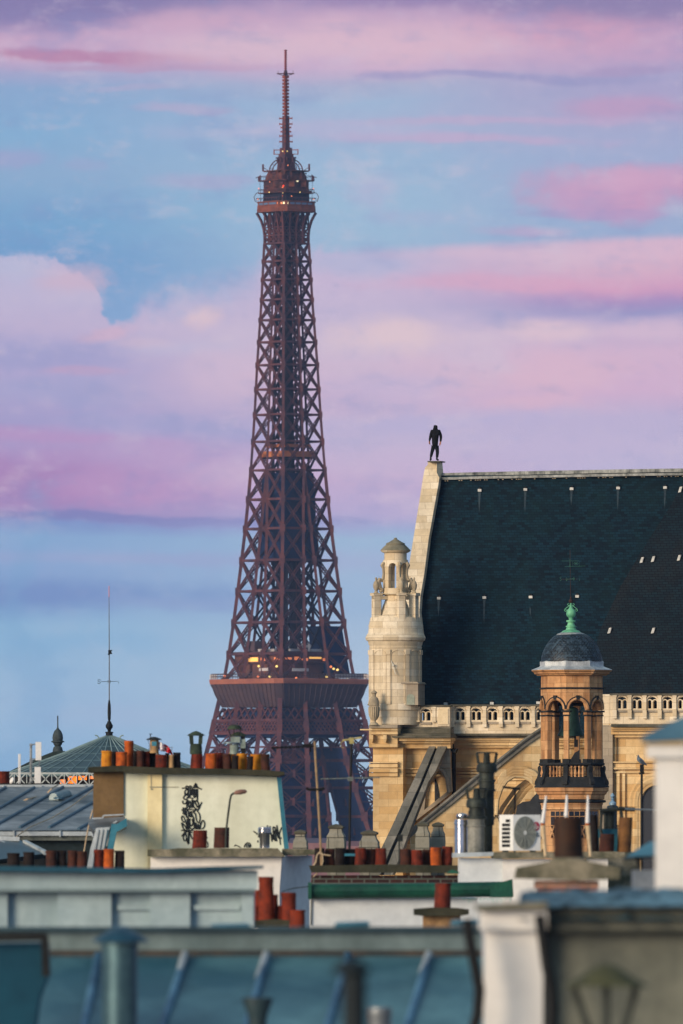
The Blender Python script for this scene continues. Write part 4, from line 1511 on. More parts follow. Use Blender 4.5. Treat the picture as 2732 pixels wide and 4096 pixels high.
for b in range(-1, 3):
    a0, a1 = BR + 45 * b, BR + 45 * (b + 1)
    m = MB()
    m2 = MB()
    for i in range(3):
        for (ya, yb) in ((3246, 3264), (3268, 3300), (3304, 3350)):
            ps = []
            for t in (.12 + .26 * i, .12 + .26 * i + .22):
                pa = Vector((math.sin(R(a0)), -math.cos(R(a0)), 0)) * (1 - t) + Vector((math.sin(R(a1)), -math.cos(R(a1)), 0)) * t
                ps.append(Vector(((BX - CX) * bk, BY, 0)) + pa * 111.5 * bk)
            zz = (CZ + (HY - ya) * bk, CZ + (HY - yb) * bk)
            m.hexa([ps[0] + Vector((0, 0, zz[1])), ps[1] + Vector((0, 0, zz[1])), ps[1] + Vector((0, 0, zz[0])), ps[0] + Vector((0, 0, zz[0]))],
                   [Vector((p.x, p.y + .1, z)) for p, z in ((ps[0], zz[1]), (ps[1], zz[1]), (ps[1], zz[0]), (ps[0], zz[0]))])
            if yb == 3350:
                m2.bar(ps[0] + Vector((0, -.04, zz[0])), ps[1] + Vector((0, -.04, zz[1])), .12, .06)
                m2.bar(ps[1] + Vector((0, -.045, zz[0])), ps[0] + Vector((0, -.045, zz[1])), .12, .06)
    w = m.build('window', darkwin, body)
    m2.build('timber_brace', ochre, w)
# gallery: sooty base, scroll consoles, balusters, rail
m = MB()
m.plathe(BX, BY, [(136, 3108), (140, 3128), (146, 3138), (152, 3146), (153, 3150), (120, 3150.6)], 8, BR)
m.plathe(BX, BY, [(132, 3052), (135, 3056), (133, 3060), (126, 3064), (118, 3066)], 8, BR)
m.plathe(BX, BY, [(112, 3104), (112, 3110), (60, 3111)], 8, BR)
gal2 = m.build('gallery', sooty, bell)


def ring_pt(r, a, y, t=0.):
    return Vector(((BX - CX) * bk + (r * math.sin(R(a)) + t * math.cos(R(a))) * bk, BY - (r * math.cos(R(a)) - t * math.sin(R(a))) * bk, CZ + (HY - y) * bk))


for i in range(8):
    a = BR + 45 * i
    m = MB()
    out = [(128, 3068), (131, 3062), (137, 3068), (137, 3078), (134, 3090), (141, 3112), (149, 3126), (150, 3138), (143, 3142), (120, 3140), (118, 3070)]
    m.loft([[ring_pt(r, a, y, -9) for r, y in out], [ring_pt(r, a, y, 9) for r, y in out]])
    m.build('console', sooty, gal2)
for i in range(8):
    a0, a1 = BR + 45 * i, BR + 45 * (i + 1)
    for t in (.24, .40, .56, .72):
        p = (ring_pt(126, a0, 0) * (1 - t) + ring_pt(126, a1, 0) * t)
        m = MB()
        m.lathe((p.x, p.y), [(r * bk, CZ + (HY - y) * bk) for r, y in ((4.5, 3065), (4.5, 3069), (2.6, 3072), (3, 3080), (6, 3093), (5.5, 3098), (3, 3102), (5, 3105), (5, 3109))], 8)
        m.build('baluster', ochre, gal2, True)
# columns
for i in range(8):
    a = BR + 45 * i
    m = MB()
    for w, r0, r1, y0, y1, mi in ((9.8, 104, 124, 2866, 3036, 0), (14, 98, 128, 3036.5, 3052, 1), (13.5, 99, 127, 2860, 2865.6, 1), (12, 101, 125, 2850, 2859.6, 0), (18, 95, 131, 2843, 2849.6, 1)):
        m.hexa([ring_pt(r0, a, y1, -w), ring_pt(r1, a, y1, -w), ring_pt(r1, a, y0, -w), ring_pt(r0, a, y0, -w)], [ring_pt(r0, a, y1, w), ring_pt(r1, a, y1, w), ring_pt(r1, a, y0, w), ring_pt(r0, a, y0, w)], mi)
    m.build('column', [ochre, sooty], bell)
m = MB()
m.arcade(BX, BY, 8, BR, 108, 126, 2783, 2838, 2842, 18, 10)
m.plathe(BX, BY, [(126, 2758), (126, 2782.6), (100, 2783)], 8, BR)
m.plathe(BX, BY, [(125, 2704), (125, 2751)], 8, BR)
ent = m.build('entablature', ochre, bell)
m = MB()
m.plathe(BX, BY, [(126, 2750), (133, 2752), (133, 2756), (127, 2758)], 8, BR)
for i in range(8):
    ctr = BR + 45 * (i + .5)
    for rr, w in ((17.5, .045),):
        pts = []
        for j in range(13):
            t = math.pi * j / 12
            a = -21.5 * math.cos(t)
            r = 128 * math.cos(R(22.5)) / math.cos(R(a))
            pts.append(ring_pt(r, ctr + a, 2838 - 48 * math.sin(t)))
        m.tube(pts, w, 5)
    pts = []
    for j in range(13):
        t = math.pi * j / 12
        a = -19.3 * math.cos(t)
        pts.append(ring_pt(126.5 * math.cos(R(22.5)) / math.cos(R(a)), ctr + a, 2838 - 42.5 * math.sin(t)))
    m.tube(pts, .075, 6, 1)
    m.loft([[ring_pt(r, ctr, y, -7) for r, y in ((117, 2783), (126, 2783), (124, 2800), (117, 2798))], [ring_pt(r, ctr, y, 7) for r, y in ((117, 2783), (126, 2783), (124, 2800), (117, 2798))]])
m.build('arch_moulding', [sooty, ochre], ent)
m = MB()
m.plathe(BX, BY, [(164, 2681), (162, 2685), (154, 2690), (152, 2696), (144, 2699), (142, 2702), (120, 2703.5)], 8, BR)
m.build('cornice', ochre, bell)
m = MB()
m.plathe(BX, BY, [(124, 2644), (130, 2647), (129, 2664), (134, 2668), (164, 2679), (164, 2680.6), (100, 2681)], 8, BR)
m.build('lead_skirt', mat('lead_white', S(214, 220, 222), S(150, 160, 168), 1.6, .45, .15, streak=.5), bell)
dome_s = blocks('dome_slate', S(44, 64, 78), S(28, 44, 58), S(12, 22, 32), .17, .14, .018, .9, .5, S(24, 36, 48), .8, .4, skew=.5, spec=.4)
m = MB()
m.plathe(BX, BY, [(122, 2646), (120, 2630), (115, 2612), (106, 2590), (94, 2570), (80, 2554), (66, 2543), (54, 2536), (30, 2532)], 32)
dome = m.build('dome', dome_s, bell, True)
# real lapped slate rows
m = MB()
dp = [(121.5, 2644), (120, 2630), (115, 2612), (106, 2590), (94, 2570), (80, 2554), (66, 2543)]
rr = random.Random(4)
for i in range(15):
    u = i / 15 * (len(dp) - 1)
    j = int(u)
    f = u - j
    r_, y_ = dp[j][0] + (dp[j + 1][0] - dp[j][0]) * f, dp[j][1] + (dp[j + 1][1] - dp[j][1]) * f
    n = int(r_ * .42)
    for q_ in range(n):
        a = (q_ + .5 * (i % 2)) * 360 / n
        if math.cos(R(a)) < -.2:
            continue
        w = 360 / n * .46
        u2 = min(len(dp) - 1.001, u + .62)
        j2 = int(u2)
        f2_ = u2 - j2
        r2, y2 = dp[j2][0] + (dp[j2 + 1][0] - dp[j2][0]) * f2_, dp[j2][1] + (dp[j2 + 1][1] - dp[j2][1]) * f2_
        up_ = [ring_pt(r2 + .6, a - w, y2), ring_pt(r2 + .6, a + w, y2)]
        l_ = rr.uniform(1.4, 2.6)
        lo_ = [ring_pt(r_ + l_, a + w, y_ - 1), ring_pt(r_ + l_, a + w * .55, y_ + 3), ring_pt(r_ + l_, a - w * .55, y_ + 3), ring_pt(r_ + l_, a - w, y_ - 1)]
        m.add(up_ + lo_, [(0, 1, 2, 3, 4, 5)], rr.choice((0, 0, 1)))
m.build('slate_courses', [dome_s, mat('slate_blue', S(62, 82, 98), S(40, 58, 74), 3, .5)], dome)
MB().plathe(BX - 3, BY, [(40, 2530), (56, 2536), (58, 2540), (50, 2541)], 20).build('lead_collar', lead, bell)
green = mat('verdigris', S(124, 200, 156), S(84, 160, 128), 3, .6, .1, streak=.4, sc=S(40, 80, 66))
m = MB()
m.plathe(2284, BY, [(2, 2398), (4, 2412), (4, 2420), (9, 2434), (16, 2440), (18, 2447), (19, 2453), (19, 2458), (16, 2466), (10, 2470), (8, 2478), (9, 2480), (18, 2481), (19, 2485), (18, 2488), (12, 2489), (15, 2500), (17, 2503), (21, 2504), (21, 2508), (17, 2509),
                        (21, 2519), (32, 2523), (40, 2530)], 16)
fin = m.build('finial', green, bell, True)
for sgn in (-1, 1):
    m = MB()
    Yf = BY
    pts = [(2284 + sgn * 4, 2420), (2284 + sgn * 14, 2428), (2284 + sgn * 24, 2436), (2284 + sgn * 26, 2443), (2284 + sgn * 20, 2446), (2284 + sgn * 18, 2440), (2284 + sgn * 21, 2437)]
    m.ptube(pts, 1.6, Yf, 6)
    pts = [(2284 + sgn * 3, 2426), (2284 + sgn * 8, 2423), (2284 + sgn * 14, 2418), (2284 + sgn * 11, 2413), (2284 + sgn * 7, 2416)]
    m.ptube(pts, 1.4, Yf, 6)
    m.build('scroll', green, fin, True)
rust = mat('rusty_iron', S(70, 48, 42), S(40, 34, 36), 6, .8)
m = MB()
m.plathe(2283, BY, [(2, 2386), (4, 2392), (3, 2396), (8, 2400), (9, 2406), (5, 2412)], 10)
m.ptube([(2282, 2388), (2280, 2200)], 1.1, BY)
m.ptube([(2245, 2317), (2310, 2316)], .9, BY)
vane = m.build('vane_rod', rust, bell)
vg = mat('vane_green', S(52, 104, 90), S(30, 66, 62), 6, .7)


def stroke(mb, pts, r, Y, dy=0., m=0):
    mb.tube([P(x, y, Y + dy) for x, y in pts], r * K * Y, 5, m)


m = MB()
stroke(m, [(2318, 2324), (2318, 2308), (2327, 2324), (2327, 2308)], 1.1, BY)
m.build('letter_north', vg, vane)
m = MB()
stroke(m, [(2246, 2309), (2242, 2308), (2239, 2311), (2245, 2317), (2244, 2322), (2239, 2323)], 1.0, BY)
m.build('letter_south', vg, vane)
m = MB()
c = P(2281, 2316, BY)
m.bar(c + Vector((0.15, -.55, 0)), c + Vector((-.15, .55, 0)), .03)
for dx, dy in ((.15, -.55), (-.15, .55)):
    q = c + Vector((dx, dy, 0))
    m.tube([q + Vector((0, 0, -.08)), q + Vector((-.03, 0, 0)), q + Vector((0, 0, .08)), q + Vector((.03, 0, 0)), q + Vector((0, 0, -.08))], .012, 4)
m.build('cross_arm', vg, vane)
m = MB()
stroke(m, [(2247, 2244), (2315, 2243)], .9, BY)
stroke(m, [(2259, 2267), (2341, 2264)], .9, BY)
stroke(m, [(2280, 2236), (2280, 2268)], 1.5, BY)
for i in range(4):
    a = math.pi * i / 4
    stroke(m, [(2304 - 11 * math.cos(a), 2254 - 9 * math.sin(a)), (2304 + 11 * math.cos(a), 2254 + 9 * math.sin(a))], .7, BY)
stroke(m, [(2291, 2245), (2291, 2264)], .6, BY)
stroke(m, [(2317, 2244), (2317, 2264)], .6, BY)
m.build('vane', vg, vane)
# bell with its yoke and hammer
bm_ = mat('bell_bronze', S(48, 82, 74), S(22, 42, 42), 1.2, .55, .4, streak=.4)
m = MB()
m.plathe(2284, BY, [(6, 2826), (26, 2832), (30, 2840), (31, 2866), (36, 2895), (44, 2922), (53, 2938), (54, 2944), (50, 2945), (40, 2920)], 24, caps=True)
m.build('bell', bm_, bell, True)
m = MB()
m.ptube([(2230, 2818), (2345, 2818)], 7, BY)
m.ptube([(2300, 2940), (2302, 2985)], 4, BY - .1)
m.pbox(2297, 2958, 2312, 2988, BY - .15, .25)
m.build('bell_yoke', black_iron, bell)
MB().plathe(BX, BY, [(90, 3052), (92, 3056), (20, 3058)], 8, BR).build('bell_floor', sooty, bell)
m = MB()
m.slab([(2275, 3050), (2300, 3010), (2318, 3000), (2318, 3052)], [], Fr(2287, BY, 0), .5, .3)
m.build('rubble', mat('tar_roof', S(58, 62, 66), S(34, 38, 44)), bell)

# ------------------------------------------------------------------ person on the gable pier
skin_m = mat('skin', S(196, 140, 116), S(180, 122, 100), 8, .6)
jacket_m = mat('jacket', S(20, 22, 28), S(12, 14, 20), 6, .95)
trous_m = mat('trousers', S(18, 24, 34), S(12, 16, 24), 6, .95)
boot_m = mat('boots', S(30, 24, 24), S(18, 16, 16), 6, .7)
pf = CF.pt(1737, 1842.5, 5.85)
PYw = pf.y
pk = K * PYw
person = thing('person', 'person in black hooded jacket and dark trousers standing on the gable pier, seen from behind', 'person', pf)


def bp(x, y, dy=0.):
    """pixel to a point in the person's own frame"""
    return P(x, y, PYw + dy) - pf


def skinned(name, nodes, edges, mat_, parent, levels=2, cloth=None):
    """one continuous skinned surface: nodes = (point, radius)"""
    me = bpy.data.meshes.new(name)
    me.from_pydata([tuple(p) for p, r in nodes], edges, [])
    ob = bpy.data.objects.new(name + '_sk', me)
    scene.collection.objects.link(ob)
    sk = ob.modifiers.new('Skin', 'SKIN')
    sk.use_smooth_shade = True
    for i, (p, r) in enumerate(nodes):
        rr_ = r if isinstance(r, tuple) else (r, r)
        me.skin_vertices[0].data[i].radius = rr_
        me.skin_vertices[0].data[i].use_root = (i == 0)
    ob.modifiers.new('Sub', 'SUBSURF').levels = levels
    ob.modifiers['Sub'].render_levels = levels
    dg = bpy.context.evaluated_depsgraph_get()
    nm = bpy.data.meshes.new_from_object(ob.evaluated_get(dg))
    bpy.data.objects.remove(ob)
    nm.materials.clear()
    nm.materials.append(mat_)
    if cloth:
        nm.materials.append(cloth[0])
        for p_ in nm.polygons:
            p_.material_index = 1 if cloth[1](p_.center) else 0
    nm.shade_smooth()
    o2 = bpy.data.objects.new(name, nm)
    scene.collection.objects.link(o2)
    o2.parent = parent
    LOC[name] = LOC[parent.name]
    return o2


NX = 1742
nodes = [(bp(1740, 1778), .09), (bp(1741, 1755), .09), (bp(1741, 1732), .1), (bp(1742, 1722), .07), (bp(1742, 1717, -.02), .065), (bp(1742, 1710), .095), (bp(1742, 1704), .092),
         (bp(1731, 1726), .07), (bp(1724, 1745), .055), (bp(1718, 1764, -.03), .04), (bp(1718, 1769), .036),
         (bp(1753, 1726), .07), (bp(1763, 1745), .055), (bp(1762, 1768, -.04), .042), (bp(1760.5, 1773), .036),
         (bp(1734, 1786), .09), (bp(1727, 1808), .07), (bp(1723, 1828), .05), (bp(1723, 1838), .045), (bp(1722, 1841, -.1), .04),
         (bp(1747, 1786), .09), (bp(1750, 1808), .07), (bp(1748, 1828), .05), (bp(1747, 1838), .045), (bp(1753, 1840, .02), .04)]
edges = [(0, 1), (1, 2), (2, 3), (3, 4), (4, 5), (5, 6), (2, 7), (7, 8), (8, 9), (9, 10), (2, 11), (11, 12), (12, 13), (13, 14), (0, 15), (15, 16), (16, 17), (17, 18), (18, 19), (0, 20), (20, 21), (21, 22), (22, 23), (23, 24)]
for wrist, sg in ((10, 1), (14, -1)):
    wp = nodes[wrist][0]
    for j in range(5):
        f0 = wp + Vector((sg * (-.028 + .014 * j), -.03 + .018 * j, -.035))
        f1 = f0 + Vector((sg * .004, 0, -.045 if j else -.02))
        f2_ = f1 + Vector((sg * .016, 0, -.032 if j else -.02))
        k0 = len(nodes)
        nodes += [(f0, .012), (f1, .010), (f2_, .008)]
        edges += [(wrist, k0), (k0, k0 + 1), (k0 + 1, k0 + 2)]
zn_, zh_, zw_ = bp(0, 1714).z, bp(0, 1766).z, bp(1738, 0).x
xw0, xw1 = bp(1726, 0).x, bp(1756, 0).x
skinned('body', nodes, edges, skin_m, person, 2, (jacket_m, lambda c: c.z < zn_ and not (c.z < zh_ and (c.x < xw0 or c.x > xw1) and c.z > bp(0, 1790).z)))
jn = [(bp(1740, 1790), .16), (bp(1740, 1766), .165), (bp(1741, 1746), .195), (bp(1742, 1730), .2), (bp(1742, 1722), .125), (bp(1742, 1712), .12),
      (bp(1727, 1725.5), .1), (bp(1722.5, 1745), .078), (bp(1717.5, 1763, -.03), .05), (bp(1757, 1725.5), .1), (bp(1764, 1746), .078), (bp(1762, 1768, -.04), .052)]
skinned('jacket', jn, [(0, 1), (1, 2), (2, 3), (3, 4), (4, 5), (3, 6), (6, 7), (7, 8), (3, 9), (9, 10), (10, 11)], jacket_m, person)
tn = [(bp(1740, 1774), .16), (bp(1734, 1787), .115), (bp(1728, 1808), .088), (bp(1723, 1830), .066), (bp(1747, 1787), .115), (bp(1750, 1808), .09), (bp(1748, 1832), .07)]
skinned('trousers', tn, [(0, 1), (1, 2), (2, 3), (0, 4), (4, 5), (5, 6)], trous_m, person)
for fx, tx, ty in ((1723, 1721, -.17), (1747, 1755, -.05)):
    skinned('boot', [(bp(fx, 1830), .058), (bp(fx, 1838), .056), (bp(tx, 1840.2, ty), .045)], [(0, 1), (1, 2)], boot_m, person)
hn = [(bp(1741.5, 1720, -.02), .1), (bp(1742, 1710, -.01), .118), (bp(1742.5, 1703.5), .105), (bp(1743, 1700), .06)]
skinned('hair', hn, [(0, 1), (1, 2), (2, 3)], jacket_m, person)

# ------------------------------------------------------------------ rooftops: shared paints
terra = mat('terracotta', S(132, 50, 32), S(64, 28, 24), 6, .85, streak=.75)
orange_t = mat('orange_clay', S(200, 98, 36), S(116, 50, 26), 6, .85, streak=.7)
yellow_t = mat('yellow_clay', S(218, 152, 40), S(170, 96, 30), 7, .8, streak=.5)
brown_t = mat('brown_clay', S(84, 46, 36), S(46, 32, 30), 6, .85, streak=.4)
dark_t = mat('sooty_clay', S(40, 32, 32), S(22, 20, 22), 6, .9)
buff_t = mat('buff_clay', S(190, 156, 112), S(138, 110, 80), 6, .85, streak=.4)
cream = mat('cream_render', S(232, 238, 220), S(212, 220, 198), .35, .9, streak=.42, sc=S(168, 168, 142), lo=.4, hi=.75)
ochre_r = mat('ochre_render', S(244, 232, 186), S(232, 216, 164), .5, .9, streak=.2)
brown_r = mat('brown_render', S(122, 100, 70), S(98, 80, 56), 1.2, .95, bump=.3)
white_r = mat('white_render', S(236, 236, 232), S(218, 220, 220), .5, .9, streak=.2, sc=S(170, 172, 168), lo=.4, hi=.75)
white_shaded = mat('white_render_shaded', S(214, 222, 226), S(196, 206, 214), .5, .9, streak=.25, sc=S(140, 152, 160))  # shaded copy of the white render, cool shade put into its colour
capm = mat('cap_concrete', S(150, 144, 126), S(84, 86, 72), 3, .95, streak=.3, bump=.4, lo=.35, hi=.6)
cap_dark = mat('cap_mossy', S(66, 66, 54), S(40, 44, 36), 2, .95, bump=.3)
zinc = mat('zinc', S(148, 166, 172), S(108, 126, 134), 1.0, .42, .45, streak=.35, sc=S(84, 96, 108))
zinc_b = mat('zinc_blue', S(70, 140, 160), S(48, 108, 130), 1.2, .4, .35, streak=.3)
zinc_w = mat('zinc_weathered', S(134, 140, 146), S(84, 94, 102), .55, .5, .25, streak=.5, sc=S(196, 206, 214), lo=.35, hi=.6)
zinc_l = mat('zinc_light', S(198, 208, 212), S(160, 172, 180), 1.5, .45, .3, streak=.4)
steel = mat('stainless_steel', S(206, 206, 208), S(170, 172, 176), 4, .16, .95)
galv = mat('galvanised', S(150, 158, 164), S(112, 122, 130), 3, .45, .6)
darkbrick = blocks('dark_brick', S(70, 44, 44), S(44, 32, 36), S(92, 100, 96), .24, .085, .014, .8, .9, S(30, 30, 32), 1.2, .6)
green_m = mat('green_paint', S(28, 92, 74), S(16, 58, 52), 1.5, .5, .1, streak=.4)
dark_m = mat('dark_felt', S(40, 44, 46), S(24, 28, 32), 1.2, .9)
paint_k = mat('black_spray', S(14, 26, 34), S(10, 20, 28), 4, .7)
pole_m = mat('pole_brown', S(120, 104, 88), S(86, 74, 64), 8, .7)
wire_m = mat('pale_cable', S(200, 180, 150), S(160, 140, 116), 6, .8)
flue_k = mat('sooty_flue', S(66, 74, 70), S(32, 38, 40), 3, .6, .4, streak=.4)


def yb(Y):
    return HY + CZ / (K * Y)


def pot(parent, x0, x1, y0, y1, Y, m_, rim=True, name='chimney_pot', taper=.96, label=None):
    r = (x1 - x0) / 2
    x = (x0 + x1) / 2
    m = MB()
    prof = [(r, y1), (r * (1 + taper) / 2, (y0 + y1) / 2)]
    if rim:
        h = (y1 - y0)
        prof += [(r * taper, y0 + h * .14), (r * taper * 1.06, y0 + h * .12), (r * taper * 1.06, y0 + .5), (r * taper * 1.03, y0)]
    else:
        prof += [(r * taper, y0)]
    prof += [(r * .74, y0 + .3), (r * .72, y0 + (y1 - y0) * .5)]
    m.plathe(x, Y, prof, 20)
    rg = random.Random(int(x * 13 + y0))
    tx, ty, z0 = rg.uniform(-.045, .045), rg.uniform(-.03, .03), min(v.z for v in m.v)
    for v in m.v:
        v.x += (v.z - z0) * tx + .004 * math.sin(v.z * 60 + x)
        v.y += (v.z - z0) * ty
    return m.build(name, m_, parent, True, label)


def wall_to_ground(mb, x0, x1, y0, Y, dep, m=0):
    mb.pbox(x0, y0, x1, yb(Y), Y, dep, m)


# ------------------------------------------------------------------ domed pavilion with weather vane
DX, DY = 437., 760.
dk_ = K * DY
glow = lamp('window_orange', S(255, 132, 36), .9)
dome_t = thing('domed_building', 'low teal glass and metal dome with a compass weather vane on top', 'dome', base(DX, DY))
domep = [(0, 2944), (14, 2945), (45, 2956), (90, 2974), (148, 2998), (187, 3014), (245, 3035), (303, 3056), (360, 3076), (405, 3092), (430, 3100)]
m = MB()
m.plathe(DX, DY, domep[1:] + [(432, 3108), (428, 3109)], 48)
dsk = m.build('dome', blocks('dome_panels', S(56, 84, 90), S(38, 66, 74), S(96, 120, 122), 1.1, .42, .03, .7, .4, S(34, 62, 74), .4, .5, skew=.3, spec=.5), dome_t)
dsk.data.materials[0].node_tree.nodes['Principled BSDF'].inputs['Metallic'].default_value = .3
m = MB()
for i in range(40):
    a = 2 * math.pi * (i + .5) / 40
    if math.cos(a) < -.15:
        continue
    m.tube([Vector(((DX - CX) * dk_ + (r + .6) * dk_ * math.sin(a), DY - (r + .6) * dk_ * math.cos(a), CZ + (HY - y + .8) * dk_)) for r, y in domep[1:]], .035, 4)
m.build('rib', mat('dome_rib', S(150, 172, 172), S(110, 136, 140), 2, .5, .3), dsk)
m = MB()
m.plathe(DX, DY, [(420, 3109), (420, 3140), (424, 3141), (424, yb(DY))], 48)
m.build('drum_wall', dark_m, dome_t)
for x0, x1, y0, y1, mm in ((272, 306, 3105, 3134, glow), (313, 347, 3104, 3120, glow), (240, 262, 3118, 3136, winlit2), (356, 374, 3104, 3116, winlit2)):
    m = MB()
    Yq = DY - 420 * dk_ - .3
    m.pbox(x0, y0, x1, y1, Yq, .1)
    m.build('window', mm, dome_t)
m = MB()
Yq = DY - 432 * dk_ - .2
for i in range(-1, 9):
    x = 10 + 50 * i
    m.bar(P(x, 3092, Yq), P(x + 44, 3140, Yq), .07)
    m.bar(P(x + 44, 3092, Yq), P(x, 3140, Yq), .07)
    m.bar(P(x + 47, 3090, Yq), P(x + 47, 3142, Yq), .05)
m.bar(P(-40, 3093, Yq), P(470, 3093, Yq), .1)
m.build('lattice_railing', mat('rail_white', S(190, 200, 200), S(150, 160, 164), 3, .6), dome_t)
m = MB()
m.plathe(DX, DY, [(6, 2926), (16, 2928), (16, 2932), (13, 2934), (15, 2944), (22, 2948)], 12)
m.plathe(DX, DY, [(3, 2800), (6, 2820), (7, 2850), (6, 2876), (4, 2884), (8, 2886), (8, 2889), (10, 2893), (15, 2902), (14, 2910), (8, 2918), (6, 2926)], 14)
fin2 = m.build('finial', black_iron, dome_t, True)
m = MB()
m.tube([P(437, 2802, DY), P(437, 2600, DY), P(436, 2388, DY)], [.035, .03, .018], 6)
rod = m.build('mast', mat('mast_grey', S(120, 122, 126), S(90, 92, 98), 4, .6), fin2)
MB().tube([P(436, 2388, DY), P(436, 2344, DY)], .022, 6).build('tip', mat('mast_pink', S(230, 150, 140), S(210, 130, 124), 4), fin2)
m = MB()
m.slab([(433, 2600), (450, 2600), (445, 2607), (450, 2616), (440, 2616), (440, 2619), (430, 2620), (433, 2614)], [], Fr(437, DY - .1, 0), 0, .06)
m.build('wind_vane', black_iron, fin2)
m = MB()
m.ptube([(404, 2727), (470, 2725)], 1.1, DY)
m.ptube([(432, 2720), (432, 2733)], .8, DY)
m.ptube([(442, 2720), (442, 2733)], .8, DY)
m.build('compass_arm', black_iron, fin2)
m = MB()
stroke(m, [(402, 2722), (400, 2719), (394, 2719), (391, 2722), (393, 2725), (400, 2728), (402, 2731), (399, 2734), (393, 2734), (390, 2731)], 1.15, DY)
m.build('letter_south', black_iron, fin2)
m = MB()
stroke(m, [(474, 2734), (474, 2719), (484, 2734), (484, 2718)], 1.15, DY)
m.build('letter_north', black_iron, fin2)
for s_ in (-1, 1):
    m = MB()
    m.ptube([(437 + s_ * 40, 2957), (437 + s_ * 44, 2948), (437 + s_ * 48, 2943), (437 + s_ * 57, 2941)], 3.0, DY)
    m.build('bracket', mat('dome_rib', S(150, 172, 172), S(110, 136, 140)), dsk)
# dark roof with pine cone finial
cone_t = thing('cone_roof', 'dark sloping roof edge with a pine cone finial left of the dome', 'roof', base(231, 770))
m = MB()
m.slab([(10, 3100), (60, 3074), (125, 3043), (178, 3020), (214, 3006), (258, 3004), (300, 3040), (300, 3100)], [], Fr(200, 770), 0, 3)
wall_to_ground(m, 40, 300, 3101, 770, 3)
m.build('roof', mat('patina_roof', S(44, 62, 62), S(26, 42, 44), 1.2, .7), cone_t)
m = MB()
m.plathe(231, 771, [(1, 2862), (2.6, 2866), (2.4, 2888), (3, 2910), (5, 2914), (7, 2917), (14, 2924), (20, 2938), (22, 2952), (20, 2962), (27, 2965), (27, 2968), (19, 2971), (16, 2980), (12, 2984), (18, 2990), (21, 3002), (20, 3012)], 14)
m.build('finial', mat('cone_patina', S(70, 84, 88), S(36, 46, 52), 9, .7, bump=.6), cone_t, True)

# ------------------------------------------------------------------ left zinc roof with seams
zr = thing('zinc_roof_house', 'weathered zinc roof with slanting rolled seams beside the cream chimney wall', 'house', base(180, 300))
zY = lambda y: 300 - (y - 3145) * .04
sl_ = MB()
sl_.hexa([P(-160, 3322, zY(3322)), P(412, 3322, zY(3322)), P(412, 3147, zY(3147)), P(-160, 3147, zY(3147))],
         [P(-160, 3330, zY(3322)) + Vector((0, .3, 0)), P(412, 3330, zY(3322)) + Vector((0, .3, 0)), P(412, 3153, zY(3147)) + Vector((0, .3, 0)), P(-160, 3153, zY(3147)) + Vector((0, .3, 0))])
slp = sl_.build('roof', zinc_w, zr)
seam_m = mat('zinc_seam', S(70, 104, 126), S(44, 76, 98), 2, .45, .3)
for (xa, ya), (xb, yb_) in (((22, 3152), (-80, 3214)), ((137, 3152), (-100, 3292)), ((252, 3150), (-40, 3316)), ((375, 3147), (78, 3312)), ((400, 3196), (196, 3312)), ((410, 3264), (314, 3318)), ((-20, 3270), (-110, 3318))):
    MB().tube([P(xa, ya - 2, zY(ya) - .05), P(xb, yb_ - 2, zY(yb_) - .05)], .038, 7).build('seam', seam_m, slp)
m = MB()
m.bar(P(-160, 3145, zY(3145)), P(412, 3142, zY(3145)), .09, .06)
for x in (8, 160, 335):
    m.pbox(x, 3141, x + 7, 3152, zY(3145) - .12, .05)
m.build('ridge_flashing', zinc_l, slp)
m = MB()
for ya, yb2 in ((3206, 3208), (3262, 3264)):
    m.bar(P(-160, ya, zY(ya) - .005), P(410, ya, zY(ya) - .005), .03, .02)
m.build('cross_joint', seam_m, slp)
m = MB()
for x in (-60, 60, 240, 320):
    pass
gx = [-160, 55, 240, 370]
for a_, b_ in zip(gx, gx[1:]):
    m.pbox(a_, 3326, b_ - 3, 3343, zY(3322) - .15, .14)
    m.pbox(b_ - 3, 3323, b_ + 3, 3348, zY(3322) - .2, .2)
m.build('gutter', zinc_l, zr)
m = MB()
m.pbox(-160, 3344, 372, 3362, zY(3322) - .05, .3)
m.build('eaves_board', mat('eaves', S(120, 128, 124), S(60, 70, 72), 2, .9, streak=.5), zr)
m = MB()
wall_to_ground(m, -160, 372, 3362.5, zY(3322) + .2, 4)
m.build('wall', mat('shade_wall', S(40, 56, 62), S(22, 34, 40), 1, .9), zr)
m = MB()
m.tube([P(215 + 3 * 0, 3194, zY(3194) - .25), P(268, 3180, zY(3180) - .1)], .125, 14)
vt = m.build('roof_vent', zinc, slp)
m = MB()
for i in range(5):
    a = math.pi * (i + .5) / 5
    m.bar(P(236, 3192, zY(3194) - .36), P(236 - 17 * math.cos(a), 3192 - 17 * math.sin(a), zY(3194) - .36), .02)
m.plathe(236, zY(3194) - .3, [(22, 3190), (22, 3196)], 12)
m.build('louvre', seam_m, vt)
